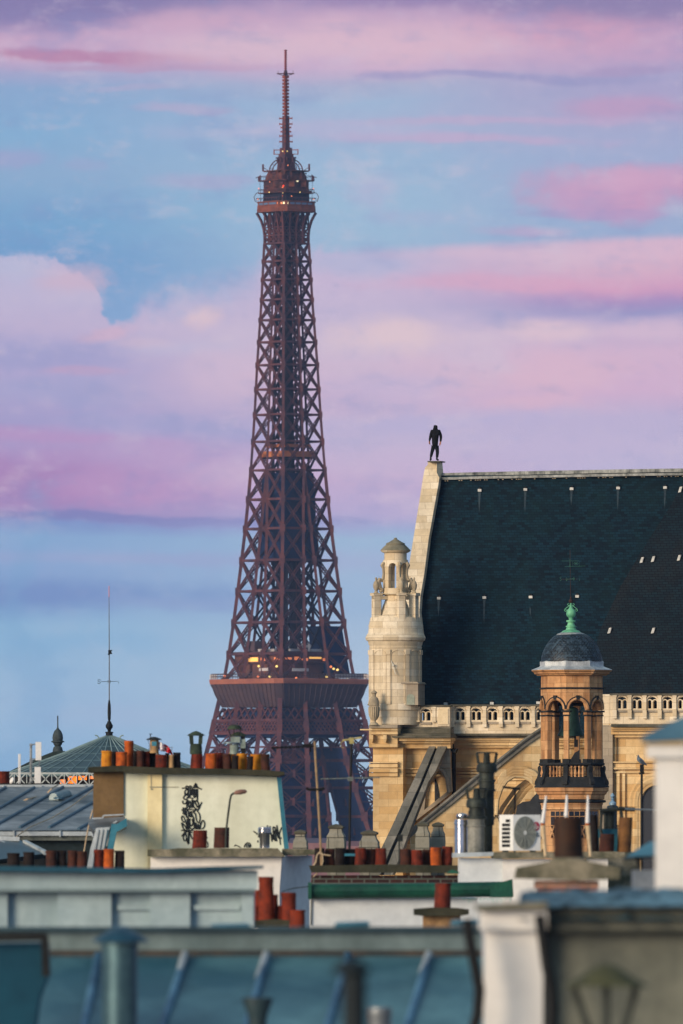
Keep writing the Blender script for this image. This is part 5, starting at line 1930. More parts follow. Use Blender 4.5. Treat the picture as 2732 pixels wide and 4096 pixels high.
# lean-to dormer roof under the gutter
m = MB()
q = [P(-20, 3350, 290), P(80, 3360, 290), P(182, 3414, 288), P(-20, 3440, 287)]
m.hexa(q, [p + Vector((0, .4, -.1)) for p in q])
dm = m.build('dormer_roof', mat('dormer_zinc', S(60, 92, 108), S(40, 66, 82), 1.2, .4, .4), zr)
m = MB()
m.bar(P(0, 3366, 289.6), P(92, 3410, 288.6), .07)
m.bar(P(98, 3368, 289.6), P(184, 3412, 287.9), .09)
m.bar(P(-20, 3352, 289.7), P(78, 3356, 289.7), .1)
m.build('edge_flashing', zinc_l, dm)
m = MB()
wall_to_ground(m, -20, 180, 3420, 290.5, 2)
m.build('dormer_wall', dark_m, zr)
tag(MB().tube([P(-10, 3222, 299.2), P(60, 3216, 298), P(110, 3196, 297.6), P(180, 3180, 299), P(205, 3155, 298.9), P(232, 3139, 299.7)], .016, 5).build('cable', wire_m), 'pale cable lying over the upper part of the zinc roof', 'cable')
tag(MB().tube([P(66, 3346, 291.8), P(120, 3308, 293.1), P(210, 3270, 294.6), P(290, 3222, 296.4), P(340, 3185, 298), P(372, 3158, 299)], .014, 5).build('cable', wire_m), 'thin pale cable crossing the zinc roof down to its gutter', 'cable')
tag(MB().tube([P(371, 3240, 279), P(358, 3285, 279), P(344, 3360, 279), P(336, 3408, 279), P(332, 3480, 279)], .017, 5).build('cable', wire_m), 'hanging pale cable beside the zinc covered chimney shoulder', 'cable')

# aerials on the wall behind that roof
pb = thing('parapet_wall', 'dark low wall edge carrying aerials behind the zinc roof', 'wall', base(60, 302), None)
m = MB()
wall_to_ground(m, -120, 235, 3133, 302, 1.5)
m.build('coping', dark_m, pb)
pot(pb, -28, 38, 3085, 3133, 302.5, terra, label='red pot at the end of the wall')
wp = mat('white_paint', S(232, 234, 234), S(210, 214, 216), 2, .5)
for x0, x1, lab in ((73, 77.5, 'thin white whip aerial, left one of the close pair'), (78.5, 83, 'thin white whip aerial, right one of the close pair')):
    tag(MB().tube([P((x0 + x1) / 2, 3134, 301.8), P((x0 + x1) / 2, 3016, 301.8)], .014, 8).build('whip_aerial', wp), lab, 'aerial', 'white whip aerials')
am = thing('aerial_mast', 'grey steel pole with clamps and two white panel aerials', 'aerial mast', P(124, 3134, 301.6))
MB().tube([P(123, 3134, 301.6), P(124, 2974, 301.6)], .028, 10).build('pole', mat('pole_speckle', S(176, 182, 184), S(80, 90, 94), 14, .5, .4), am)
m = MB()
for y in (2980, 3040, 3045, 3055, 3128):
    m.pbox(117, y - 2, 131, y + 2, 301.5, .1)
m.bar(P(124, 2980, 301.6), P(146, 2976, 301.6), .03)
m.bar(P(124, 3036, 301.6), P(146, 3036, 301.6), .03)
m.ptube([(158, 3040), (159, 3052), (155, 3066)], 2.5, 301.6)
m.build('clamp', galv, am)
m = MB()
m.pbox(142, 2968, 165, 3041, 301.55, .12)
m.build('panel_aerial', wp, am)
m = MB()
m.pbox(138, 3068, 163, 3133, 301.5, .13)
m.build('panel_aerial', wp, am)
m = MB()
c = P(50, 3122, 301.5)
m.loft([[c + Vector((math.sin(a) * r * .055 + dx, -dx * 2, math.cos(a) * r * .075 + .03 * math.sin(a) * r)) for a in [2 * math.pi * i / 14 for i in range(14)]] for r, dx in ((.2, .01), (.7, .0), (1, -.015))])
sd = m.build('dish', wp)
tag(sd, 'small white satellite dish on the low dark wall', 'satellite dish')

# ------------------------------------------------------------------ cream chimney wall
cy = 272.
cs = thing('chimney_stack', 'wide cream chimney wall sprayed with black graffiti, many clay pots on top', 'chimney', base(750, cy))
m = MB()
m.slab([(495, 3092), (640, 3097), (900, 3099), (1107, 3108), (1137, 3400), (1150, 3470), (1150, yb(cy)), (440, yb(cy)), (440, 3360), (470, 3300), (495, 3270)], [], Fr(750, cy), 0, 1.6)
cw = m.build('wall', cream, cs)
m = MB()
m.slab([(374, 3084), (494.6, 3088), (494.6, 3262), (462, 3268), (372, 3275)], [], Fr(430, cy - .05), 0, 1.4)
m.build('end_wall', brown_r, cs)
m = MB()
m.slab([(590, 3098), (648, 3098), (646, yb(cy)), (590, yb(cy))], [], Fr(600, cy - .12), 0, .11)
m.build('pilaster', ochre_r, cs)
m = MB()
m.pbox(598, 3146, 647, 3150, cy - .14, .03)
m.pbox(648, 3147, 714, 3150, cy - .015, .03)
m.pbox(603, 3100, 606, 3160, cy - .13, .02)
m.pbox(606, 3154, 612, 3160, cy - .13, .02)
m.build('old_joint', mat('joint_grey', S(170, 168, 150), S(140, 140, 124), 5), cw)
m = MB()
m.slab([(352, 3068), (492, 3062), (498, 3064), (640, 3070), (860, 3074), (1060, 3080), (1136, 3087), (1138, 3098), (1110, 3105), (900, 3098), (640, 3096), (498, 3092), (492, 3086), (352, 3089)], [], Fr(750, cy - .35), 0, 2.3)
cap1 = m.build('cap', cap_dark, cs)
m = MB()
m.slab([(1107, 3108), (1124, 3110), (1133, 3200), (1143, 3300), (1155, 3395), (1137, 3395)], [], Fr(1120, cy - .06), 0, 1.7)
m.build('flashing', zinc_b, cs)
for args in ((404, 446, 3003, 3066, .1, yellow_t, 'ochre yellow'), (440, 466, 3006, 3066, .5, dark_t, ''), (463, 508, 3008, 3066, -.05, orange_t, 'bright orange'), (496, 533, 2963, 3065, .35, orange_t, 'tall orange'),
             (532, 556, 3004, 3068, .75, dark_t, ''), (545, 574, 3003, 3069, .15, brown_t, ''), (574, 600, 3006, 3069, .3, terra, ''), (594, 622, 3005, 3070, .45, dark_t, ''), (620, 665, 3019, 3071, 0., terra, ''),
             (660, 676, 3012, 3071, .6, dark_t, ''), (674, 695, 3019, 3071, .05, buff_t, 'pale buff'), (694, 724, 3010, 3072, .2, dark_t, ''), (820, 865, 3014, 3076, 0, orange_t, 'bright orange'), (862, 895, 3010, 3076, .35, terra, ''),
             (892, 928, 3016, 3076, .1, brown_t, ''), (926, 953, 3022, 3078, 0, dark_t, ''), (944, 988, 3014, 3078, .3, yellow_t, 'bright yellow'), (986, 1011, 3025, 3079, .02, dark_t, ''), (1001, 1046, 3017, 3080, .35, yellow_t, 'bright yellow'),
             (1045, 1081, 3016, 3082, .05, brown_t, ''), (914, 940, 3010, 3050, .9, yellow_t, '')):
    x0, x1, y0, y1, dy, mm, lb = args
    pot(cs, x0, x1, y0, y1 + 6, cy + .3 + dy, mm, label=(lb + ' clay pot') if lb else None)
# pot with a stone cowl
p0 = pot(cs, 761, 808, 3016, 3078, cy + .4, terra, False)
m = MB()
moss_g = mat('cowl_moss', S(66, 82, 66), S(36, 46, 44), 5, .95, bump=.3)
m.plathe(784, cy + .4, [(24, 3017), (25, 3012), (24, 2990), (22, 2976), (20, 2975)], 16)
for a in (-58, 58, 122, -122):
    m.bar(P(784, 2976, cy + .4) + Vector((20 * K * cy * math.sin(R(a)), -20 * K * cy * math.cos(R(a)), 0)), P(784, 2942, cy + .4) + Vector((23 * K * cy * math.sin(R(a)), -23 * K * cy * math.cos(R(a)), 0)), .085)
m.plathe(784, cy + .4, [(37, 2943), (30, 2937), (16, 2929), (3, 2924)], 16)
m.build('cowl', moss_g, p0, True)
# metal rain hats
p1 = MB()
p1.plathe(616, cy + .5, [(17, 3012), (17, 2960), (16, 2958)], 14, m=0)
p1.plathe(616, cy + .5, [(33, 2960), (28, 2955), (12, 2949), (2, 2947)], 14, m=1)
p1.ptube([(602, 2950), (602, 2936)], 2, cy + .5, 6, 1)
p1.ptube([(596, 2936), (609, 2936)], 1.3, cy + .5, 6, 1)
p1.pbox(607, 2966, 626, 2984, cy + .25, .05, 2)
p1.ptube([(592, 2960), (598, 2980), (596, 3002)], .9, cy + .4, 5, 1)
p1.build('metal_cowl', [buff_t, dark_m, zinc_b], cs, True)
p2 = MB()
for x0, x1, y0, y1, dy, mi in ((922, 960, 2947, 2970, 0, 0), (962, 982, 2957, 2993, .05, 0), (964, 980, 2944, 2957, .1, 1), (964, 982, 2993, 3014, .1, 1)):
    p2.pbox(x0, y0, x1, y1, cy + .5 + dy, .18, mi)
p2.plathe(937, cy + .6, [(18, 3016), (18, 2978), (16, 2977)], 14, m=0)
p2.plathe(924, cy + .6, [(2, 2976), (36, 2974), (36, 2970), (10, 2967)], 16, m=2)
p2.plathe(938, cy + .6, [(29, 2917), (28, 2912), (22, 2903), (6, 2898)], 16, m=3)
p2.plathe(953, cy + .8, [(36, 2944), (28, 2938), (14, 2930), (3, 2927)], 16, m=3)
for a, b in (((913, 2916), (925, 2950)), ((964, 2916), (956, 2948)), ((936, 2906), (936, 2950))):
    p2.ptube([a, b], 1.8, cy + .55, 6, 1)
p2.build('metal_cowl', [mat('cowl_grey', S(150, 166, 160), S(96, 112, 110), 6, .6, .2), dark_m, zinc, moss_g], cs, True)
m = MB()
for a, b in (((652, 2990), (692, 2989)), ((655, 2990), (650, 3006)), ((668, 2990), (668, 3004)), ((690, 2988), (686, 3004))):
    m.ptube([a, b], 1.2, cy + .3)
m.build('wire_guard', galv, cs)
# zinc covered shoulder on the left
m = MB()
q = [P(352, 3275, cy - .3), P(500, 3266, cy - .3), P(505, 3296, cy - 1.2), P(455, 3318, cy - 1.6), P(375, 3322, cy - 1.6), P(356, 3300, cy - 1.0)]
m.add(q + [p + Vector((0, .5, -.1)) for p in q], [(0, 1, 2, 3, 4, 5), tuple(range(11, 5, -1))] + [(i, (i + 1) % 6, 6 + (i + 1) % 6, 6 + i) for i in range(6)])
sh = m.build('shoulder', zinc_w, cs)
m = MB()
m.slab([(384, 3312), (440, 3308), (420, 3395), (416, 3480), (346, 3480), (360, 3400)], [], Fr(400, cy - 1.7), 0, .4)
for i in range(3):
    m.tube([P(392 + 17 * i, 3318, cy - 1.72), P(366 + 17 * i, 3470, cy - 1.72)], .035, 6)
m.build('apron', zinc_l, sh)
m = MB()
m.slab([(446, 3296), (468, 3296), (506, 3272), (509, 3304), (466, 3328), (452, 3400), (440, 3480), (418, 3480), (432, 3380)], [], Fr(450, cy - 1.8), 0, .5)
m.build('flashing', zinc_b, sh)
m = MB()
for a, b in (((368, 3274), (410, 3272)), ((410, 3272), (414, 3262)), ((414, 3262), (496, 3258)), ((446, 3296), (424, 3384)), ((448, 3296), (468, 3284))):
    m.bar(P(*a, cy - .9), P(*b, cy - .9), .055, .03)
m.build('edge', zinc_l, sh)

# graffiti, sprayed stroke by stroke
GY = cy - .012


def spray(parent, strokes, ox, oy, sc_, r, name):
    m = MB()
    for st_ in strokes:
        pts = [(ox + x * sc_, oy + y * sc_) for x, y in st_]
        if len(pts) > 2:
            sm = []
            for i in range(len(pts) - 1):
                p0_, p1_, p2_, p3_ = pts[max(i - 1, 0)], pts[i], pts[i + 1], pts[min(i + 2, len(pts) - 1)]
                for t in (0, .33, .66):
                    sm.append(tuple(.5 * (2 * b + (c_ - a) * t + (2 * a - 5 * b + 4 * c_ - d) * t * t + (3 * b - a - 3 * c_ + d) * t ** 3) for a, b, c_, d in zip(p0_, p1_, p2_, p3_)))
            pts = sm + [pts[-1]]
        m.tube([P(x, y, GY) for x, y in pts], r * K * GY, 6)
    for i, v in enumerate(m.v):
        m.v[i] = Vector((v.x, GY + (v.y - GY) * .25, v.z))
    return m.build(name, paint_k, parent)


g1 = [[(170, 460), (290, 460), (440, 455), (560, 445), (680, 495)], [(265, 440), (300, 405), (350, 430), (385, 400), (420, 440)], [(470, 440), (525, 340), (560, 420), (600, 445)], [(490, 440), (525, 380), (550, 440)],
      [(310, 600), (290, 640), (250, 600), (260, 520), (310, 490), (330, 560), (270, 640), (220, 680), (230, 740), (290, 740), (310, 690)], [(340, 480), (330, 720)], [(385, 480), (390, 560), (370, 720)], [(430, 480), (440, 560), (420, 640), (400, 560), (410, 490)],
      [(470, 480), (470, 620), (490, 700), (530, 650), (540, 480)], [(500, 480), (495, 600), (520, 640)], [(570, 480), (565, 760), (545, 770)], [(200, 780), (200, 840), (250, 860), (290, 820), (300, 740)],
      [(300, 800), (300, 980)], [(330, 760), (345, 900), (370, 980)], [(370, 780), (400, 860), (380, 970)], [(430, 740), (440, 860), (430, 970)], [(480, 760), (460, 880), (490, 960), (560, 1000)], [(500, 780), (540, 900), (590, 960), (600, 880), (560, 790), (490, 800)],
      [(680, 815), (610, 980), (600, 1010)], [(160, 1020), (300, 1000), (450, 1010), (600, 1020)], [(205, 950), (210, 1130)], [(260, 950), (250, 1120), (240, 1150)], [(290, 1030), (290, 1200), (340, 1180), (345, 1060)],
      [(380, 1060), (370, 1160), (410, 1190), (420, 1080), (390, 1050)], [(450, 1040), (490, 1100), (530, 1130), (480, 1080), (510, 1030)], [(560, 1040), (620, 1120), (635, 1240), (610, 1330), (560, 1310), (530, 1200), (520, 1100)],
      [(240, 1330), (180, 1280), (165, 1200), (200, 1170), (260, 1290), (320, 1500)], [(165, 1330), (190, 1440), (240, 1520), (300, 1540)], [(180, 1340), (260, 1440), (300, 1520)], [(310, 1240), (320, 1500)], [(340, 1220), (350, 1530)],
      [(380, 1230), (370, 1330), (400, 1420), (450, 1380), (440, 1240)], [(360, 1420), (400, 1490), (470, 1490), (490, 1400), (470, 1200)], [(500, 1500), (520, 1340), (540, 1400), (535, 1510)], [(560, 1510), (590, 1370), (610, 1510)], [(570, 1330), (640, 1350), (640, 1510)],
      [(650, 1400), (700, 1280), (750, 1340), (740, 1450), (680, 1500)], [(155, 1530), (320, 1545), (450, 1530)], [(170, 1690), (230, 1600), (250, 1580), (320, 1570), (440, 1590)], [(240, 1620), (210, 1700), (230, 1790), (280, 1780), (290, 1680), (250, 1620)],
      [(270, 1600), (335, 1890), (360, 1590)], [(340, 1600), (350, 1870)], [(370, 1590), (440, 1760)], [(250, 560), (250, 640)], [(420, 1100), (470, 1240)], [(300, 1000), (350, 1060)], [(340, 700), (460, 720)], [(330, 860), (400, 820)]]
spray(cw, g1, 700, 3080, .1573, 2.9, 'graffiti')
g2 = [[(680, 210), (685, 330)], [(780, 240), (785, 330)], [(815, 480), (860, 850)], [(870, 560), (905, 770)], [(920, 540), (935, 780)], [(900, 440), (985, 830)], [(940, 500), (895, 330), (930, 270), (990, 330), (970, 480), (930, 540)], [(990, 530), (1045, 840)],
      [(1010, 520), (1030, 370), (1110, 720)], [(1045, 200), (1080, 400), (1135, 570)], [(1240, 290), (1160, 480), (1150, 640), (1190, 970)], [(1215, 680), (1215, 740)], [(1000, 420), (1110, 700)], [(270, 510), (270, 580)], [(350, 530), (355, 680)], [(320, 620), (350, 690)],
      [(300, 800), (310, 880)], [(130, 440), (250, 520)], [(-10, 960), (20, 1030)]]
spray(cw, g2, 1000, 3280, .102, 2.6, 'graffiti')
g3 = [[(977, 3390), (980, 3378), (990, 3371), (1000, 3375), (1003, 3388)], [(985, 3376), (986, 3390)], [(992, 3374), (993, 3390)], [(998, 3378), (999, 3390)], [(938, 3386), (942, 3380), (962, 3390)], [(826, 3348), (830, 3352)], [(829, 3366), (832, 3384), (826, 3390)]]
spray(cw, g3, 0, 0, 1, 2.0, 'graffiti')

# flag behind the pots
fl = thing('flag', 'flag showing white and red bands, flying behind the row of pots', 'flag', P(632, 3080, 290))
MB().tube([P(630, 3090, 290), P(630, 2955, 290)], .03, 8).build('pole', pole_m, fl)
fw = mat('flag_white', S(236, 232, 236), S(218, 214, 222), 2)
fr_ = mat('flag_red', S(214, 30, 46), S(180, 24, 40), 2)
fb_ = mat('flag_blue', S(34, 52, 130), S(26, 40, 110), 2)
for cols_, mm, nm in (([(630, 2962, 3000), (636, 2967, 3004)], fb_, 'blue_band'), ([(636, 2967, 3004), (646, 2970, 3006), (658, 2976, 3008)], fw, 'white_band'), ([(658, 2976, 3008), (668, 2981, 3012), (676, 2988, 3016), (686, 3003, 3022)], fr_, 'red_band')):
    m = MB()
    vs, fs = [], []
    for i, (x, ya, yb2) in enumerate(cols_):
        for j in range(4):
            vs.append(P(x + 2 * j, ya + (yb2 - ya) * j / 3, 290 + .12 * math.sin(x * .21 + j)))
    n_ = len(vs)
    vs += [v + Vector((0, .01, 0)) for v in vs]
    for i in range(len(cols_) - 1):
        for j in range(3):
            q = (i * 4 + j, i * 4 + j + 1, i * 4 + 5 + j, i * 4 + 4 + j)
            fs += [q, tuple(n_ + k_ for k_ in reversed(q))]
    m.add(vs, fs)
    m.build(nm, mm, fl)

# dark stack with pots in front of the left roof
lp = thing('chimney_stack', 'long low chimney stack with dark red pots below the left zinc roof', 'chimney', base(240, 230))
m = MB()
wall_to_ground(m, -30, 500, 3475, 230.4, 1.2)
m.build('wall', dark_m, lp)
for x0, x1, y0, mm in ((30, 82, 3412, dark_t), (90, 136, 3408, dark_t), (183, 229, 3402, brown_t), (229, 268, 3402, dark_t), (268, 308, 3402, brown_t), (306, 347, 3405, brown_t), (374, 418, 3398, terra), (414, 458, 3396, orange_t), (457, 497, 3402, dark_t)):
    pot(lp, x0, x1, y0, 3485, 230.8 + (x0 % 3) * .1, mm, taper=.93)

# ------------------------------------------------------------------ white chimney with concrete cap
wc = thing('chimney_stack', 'white chimney block with a rough grey concrete cap, standing before the graffiti wall', 'chimney', base(900, 250))
wy = 250.
m = MB()
m.slab([(602, 3428), (1128, 3424), (1118, 3560), (1110, yb(wy)), (602, yb(wy))], [], Fr(900, wy), 0, 1.5)
m.build('wall', white_r, wc)
m = MB()
a = [P(1128.5, 3424, wy), P(1118.5, 3560, wy), P(1110.5, yb(wy), wy)]
b = [P(1250, 3422, wy + 2.0), P(1240, 3560, wy + 2.0), P(1235, yb(wy), wy + 2.0)]
m.add(a + b + [p + Vector((0, .4, 0)) for p in a + b], [(0, 1, 4, 3), (1, 2, 5, 4), (6, 7, 10, 9), (7, 8, 11, 10), (0, 3, 9, 6), (2, 5, 11, 8), (3, 4, 10, 9), (4, 5, 11, 10)])
m.build('side_wall', white_shaded, wc)
m = MB()
rr = random.Random(3)
tp = [(x, 3398 - 2 * rr.random() - (4 if x > 700 else 0)) for x in range(590, 1150, 40)]
bt_ = [(x, 3425 + 3 * rr.random()) for x in range(1140, 580, -50)]
m.slab(tp + bt_, [], Fr(900, wy - .25), 0, 2.0)
m.slab([(1128, 3395), (1262, 3398), (1260, 3418), (1128, 3422)], [], Fr(1190, wy + .2), 0, 1.9)
m.build('cap', capm, wc)
pot(wc, 769, 827, 3321, 3393, wy + .4, terra, False, label='red clay pot')
pot(wc, 855, 917, 3310, 3392, wy + .5, brown_t, False, label='brown clay pot')
m = MB()
m.plathe(1059, wy + .5, [(20, 3392), (21, 3340), (26, 3328), (26, 3311), (24, 3309), (10, 3308)], 22)
for y in (3313, 3318, 3323, 3328):
    m.plathe(1059, wy + .5, [(26, y), (28, y + 1), (28, y + 2.5), (26, y + 3.5)], 22, caps=False)
m.build('metal_flue', steel, wc, True)
ln = thing('vent_pipe', 'bent dark pipe with a flat lamp like head rising from the brown pot', 'pipe', P(905, 3392, wy + .3))
MB().tube([P(903, 3392, wy + .3), P(904, 3330, wy + .3), P(912, 3260, wy + .3), P(920, 3200, wy + .3), P(925, 3180, wy + .3), P(936, 3172, wy + .3)], .021, 8).build('pipe', flue_k, ln, True)
m = MB()
m.loft([[P(x, y, wy + .3) + Vector((0, r * .03 * math.cos(t), r * .028 * math.sin(t))) for t in [2 * math.pi * i / 10 for i in range(10)]] for x, y, r in ((934, 3174, .5), (944, 3170, 1.6), (962, 3168, 1.9), (980, 3166, 1.5), (988, 3166, .5))])
m.build('head', mat('rust_head', S(140, 104, 92), S(100, 80, 76), 8, .7), ln, True)

# ------------------------------------------------------------------ television aerials
t1 = thing('television_aerial', 'tall pale pole aerial with a long comb aimed left, tied with rope', 'aerial', P(1285, 3470, 240))
ta = 240.
MB().tube([P(1286, 3470, ta), P(1280, 3330, ta), P(1258, 2965, ta)], .022, 8).build('mast', mat('mast_tan', S(176, 150, 116), S(130, 108, 84), 9, .7), t1)
m = MB()
m.bar(P(1085, 2992, ta), P(1272, 2984, ta), .028)
for i in range(9):
    x = 1092 + i * 17
    m.bar(P(x, 2991 - i * .4, ta) + Vector((0, -.14, 0)), P(x, 2991 - i * .4, ta) + Vector((0, .14, 0)), .032)
    m.pbox(x - 3, 2985 - i * .4, x + 3, 2996 - i * .4, ta - .03, .05)
m.pbox(1210, 2976, 1248, 2990, ta - .05, .08)
m.bar(P(1240, 2966, ta), P(1242, 3008, ta), .03)
m.build('comb', black_iron, t1)
m = MB()
m.tube([P(1225, 3152, ta), P(1236, 3158, ta), P(1280, 3158, ta), P(1298, 3152, ta)], .028, 8)
m.build('cross_bar', black_iron, t1)
m = MB()
m.tube([P(1282, 3405, ta - .05), P(1268, 3420, ta - .06), P(1262, 3450, ta - .06), P(1250, 3468, ta - .05)], .014, 5)
m.tube([P(1288, 3410, ta - .05), P(1292, 3445, ta - .06), P(1282, 3480, ta - .06), P(1252, 3508, ta - .05)], .012, 5)
m.tube([P(1276, 3412, ta - .06), P(1290, 3418, ta - .06), P(1322, 3422, ta - .06)], .012, 5)
m.build('rope', wire_m, t1)
t2 = thing('television_aerial', 'black pole aerial with thin yellowish comb at its tip, nearer the church', 'aerial', P(1398, 3440, 260))
tb = 260.
MB().tube([P(1397, 3450, tb), P(1400, 3200, tb), P(1407, 2960, tb)], .026, 8).build('mast', black_iron, t2)
m = MB()
m.pbox(1397, 2950, 1416, 2975, tb - .05, .1)
m.bar(P(1370, 2962, tb - .02), P(1446, 2950, tb - .02), .04)
m.tube([P(1372, 2962, tb), P(1362, 2975, tb), P(1366, 2988, tb), P(1376, 2992, tb)], .008, 5)
m.build('comb', mat('comb_yellow', S(180, 170, 110), S(130, 124, 90), 9), t2)
m = MB()
m.bar(P(1282, 3116, tb), P(1520, 3110, tb), .022)
m.pbox(1390, 3108, 1412, 3124, tb - .05, .1)
for i in range(9):
    x = 1290 + i * 26
    m.bar(P(x, 3116 - i * .6, tb) + Vector((0, -.2, 0)), P(x, 3116 - i * .6, tb) + Vector((0, .2, 0)), .012)
m.build('comb', mat('comb_grey', S(120, 130, 128), S(90, 100, 100), 9), t2)

# ------------------------------------------------------------------ stone chimney heads
sth = blocks('chimney_stone', S(150, 148, 136), S(112, 114, 106), S(70, 72, 66), .5, .3, .012, .8, .95, S(58, 62, 54), 1.2, .7, streak=.5)
for i, (x, w, y0, Y, lab) in enumerate(((1202, 62, 3318, 330, 'small stone chimney head right behind the white chimney'), (1345, 80, 3296, 340, 'stone chimney head standing between the two aerials'),
                                     (1478, 86, 3320, 320, 'squat mossy stone chimney head just right of the black aerial'), (1692, 62, 3286, 330, 'pale stone chimney head, left one of the touching pair'),
                                     (1752, 60, 3288, 330.6, 'stone chimney head, right one of the touching pair'))):
    t = thing('stone_chimney', lab, 'chimney', base(x, Y), 'stone chimney heads')
    h = w / 2
    m = MB()
    m.plathe(x, Y, [(h * 1.28, 3440), (h * 1.28, y0 + 68), (h * 1.2, y0 + 60), (h * 1.22, y0 + 48), (h * .95, y0 + 36), (h * .86, y0 + 28), (h * .84, y0 + 20)], 4, 38)
    wall_to_ground(m, x - h * .9, x + h * .9, 3441, Y, 1)
    bd = m.build('shaft', sth, t)
    MB().plathe(x, Y, [(h * .84, y0 + 20), (h * 1.05, y0 + 17), (h * 1.08, y0 + 11), (h * .95, y0 + 8), (h * .6, y0 + 4), (h * .2, y0 + 1), (h * .1, y0)], 4, 38).build('cap', mossy, t)

# ------------------------------------------------------------------ brick stack with pots, green gutter and white house
by_ = 240.
bs = thing('chimney_stack', 'dark brick chimney with a long row of brown pots behind the green gutter', 'chimney', base(1540, by_))
m = MB()
m.pbox(1245, 3501, 1836, 3600, by_ + .15, 1.0)
m.pbox(1250, 3601, 1830, yb(by_), by_ + .2, .9, 0)
m.build('wall', darkbrick, bs)
m = MB()
m.slab([(1235, 3462), (1550, 3458), (1842, 3462), (1840, 3476), (1830, 3492), (1245, 3490)], [], Fr(1540, by_ - .1), 0, 1.5)
m.build('cap', cap_dark, bs)
for x0, x1, y0, mm, dy in ((1258, 1300, 3392, dark_t, .3), (1298, 1340, 3396, brown_t, .5), (1338, 1380, 3392, dark_t, .2), (1378, 1424, 3396, dark_t, .4), (1418, 1464, 3392, terra, .1), (1460, 1504, 3395, brown_t, .3), (1500, 1546, 3393, terra, .2),
                           (1600, 1648, 3396, brown_t, .3), (1646, 1692, 3400, terra, .1), (1690, 1730, 3398, brown_t, .35), (1722, 1768, 3390, orange_t, .05), (1764, 1810, 3386, terra, .2)):
    pot(bs, x0, x1, y0, 3464, by_ + .35 + dy, mm, False, taper=.94)
m = MB()
m.tube([P(1597, 3470, by_ + .2), P(1597, 3345, by_ + .2)], .016, 6)
m.pbox(1590, 3338, 1612, 3366, by_ + .15, .1)
m.build('bracket_post', flue_k, bs)
m = MB()
m.pbox(1378, 3414, 1420, 3424, by_ - .02, .03)
m.build('blue_strip', zinc_b, bs)
gh = thing('rendered_house', 'white rendered house wall carrying a dark green gutter', 'house', base(1580, 225))
gy = 225.
m = MB()
wall_to_ground(m, 1238, 1910, 3592, gy, 6)
m.build('wall', white_shaded, gh)
m = MB()
pts = [P(1236, 3566, gy - .18), P(1700, 3562, gy - .18), P(2046, 3556, gy - .18)]
m.tube(pts, .135, 12)
m.pbox(1232, 3530, 1246, 3596, gy - .36, .36)
m.slab([(1960, 3542), (2050, 3516), (2054, 3584), (2050, 3590), (1960, 3590)], [], Fr(2000, gy - .36), 0, .34)
m.build('gutter', green_m, gh)
m = MB()
m.slab([(1788, 3488), (1810, 3478), (1836, 3488), (1836, 3494), (1788, 3494)], [], Fr(1810, gy + 2), 0, .2)
m.build('ridge_tile', green_m, gh)
m = MB()
m.tube([P(1128, 3566, gy - .1), P(1180, 3552, gy - .1), P(1236, 3546, gy - .1)], .008, 5)
m.tube([P(1246, 3600, gy - .03), P(1244, 3700, gy - .03)], .012, 5)
m.build('wire', flue_k, gh)
rr = random.Random(8)
m = MB()
for i in range(26):
    x = 1850 + i * 7.6
    L = rr.uniform(6, 24)
    m.slab([(x, 3592), (x + rr.uniform(2, 6), 3592), (x + 2, 3592 + L)], [], Fr(1950, gy - .004), 0, .003)
m.build('copper_stain', mat('copper_stain', S(120, 206, 190), S(160, 220, 208), 6), gh)

# ------------------------------------------------------------------ white house with flues and the air conditioner
hy_ = 232.
wh = thing('white_house', 'white house parapet under the air conditioner', 'house', base(2140, hy_))
m = MB()
wall_to_ground(m, 2010, 2432, 3436, hy_, 5)
m.build('wall', white_r, wh)
m = MB()
wall_to_ground(m, 1840, 2009.5, 3432, hy_ + .1, 4)
m.build('side_wall', white_shaded, wh)
m = MB()
m.slab([(1976, 3408), (2460, 3406), (2500, 3410), (2500, 3430), (1976, 3434), (1970, 3428)], [], Fr(2200, hy_ - .2), 0, 2.4)
m.build('coping', capm, wh)
m = MB()
m.slab([(1812, 3412), (1974, 3408), (1974, 3424), (1812, 3430)], [], Fr(1900, hy_ - .12), 0, 2.2)
m.build('zinc_coping', zinc_l, wh)
ac = thing('air_conditioner', 'white air conditioner outdoor unit with round fan grille on the parapet', 'air conditioner', P(2075, 3406, hy_ + .4))
acy = hy_ + .35
acw = mat('ac_white', S(232, 236, 236), S(214, 220, 222), 2, .4)
acg = mat('ac_grille', S(160, 168, 164), S(130, 138, 136), 4, .5)
p00, p10, p11 = P(1997, 3403, acy + .25), P(2053, 3400, acy), P(2162, 3403, acy + .18)
zt0, zt1 = P(0, 3259, acy).z, P(0, 3403, acy).z
m = MB()
foot = [Vector((p00.x, p00.y, zt1)), Vector((p10.x, p10.y, zt1)), Vector((p11.x, p11.y, zt1)), Vector((p11.x - .2, p11.y + .45, zt1)), Vector((p00.x + .05, p00.y + .3, zt1))]
m.loft([foot, [Vector((v.x, v.y, zt0)) for v in foot]])
m.build('casing', acw, ac)


def on_face(A, B, t, z, off=0.):
    p = A + (B - A) * t
    n = Vector((-(B - A).y, (B - A).x, 0)).normalized()
    return Vector((p.x - n.x * -off, p.y - abs(n.y) * off, z))


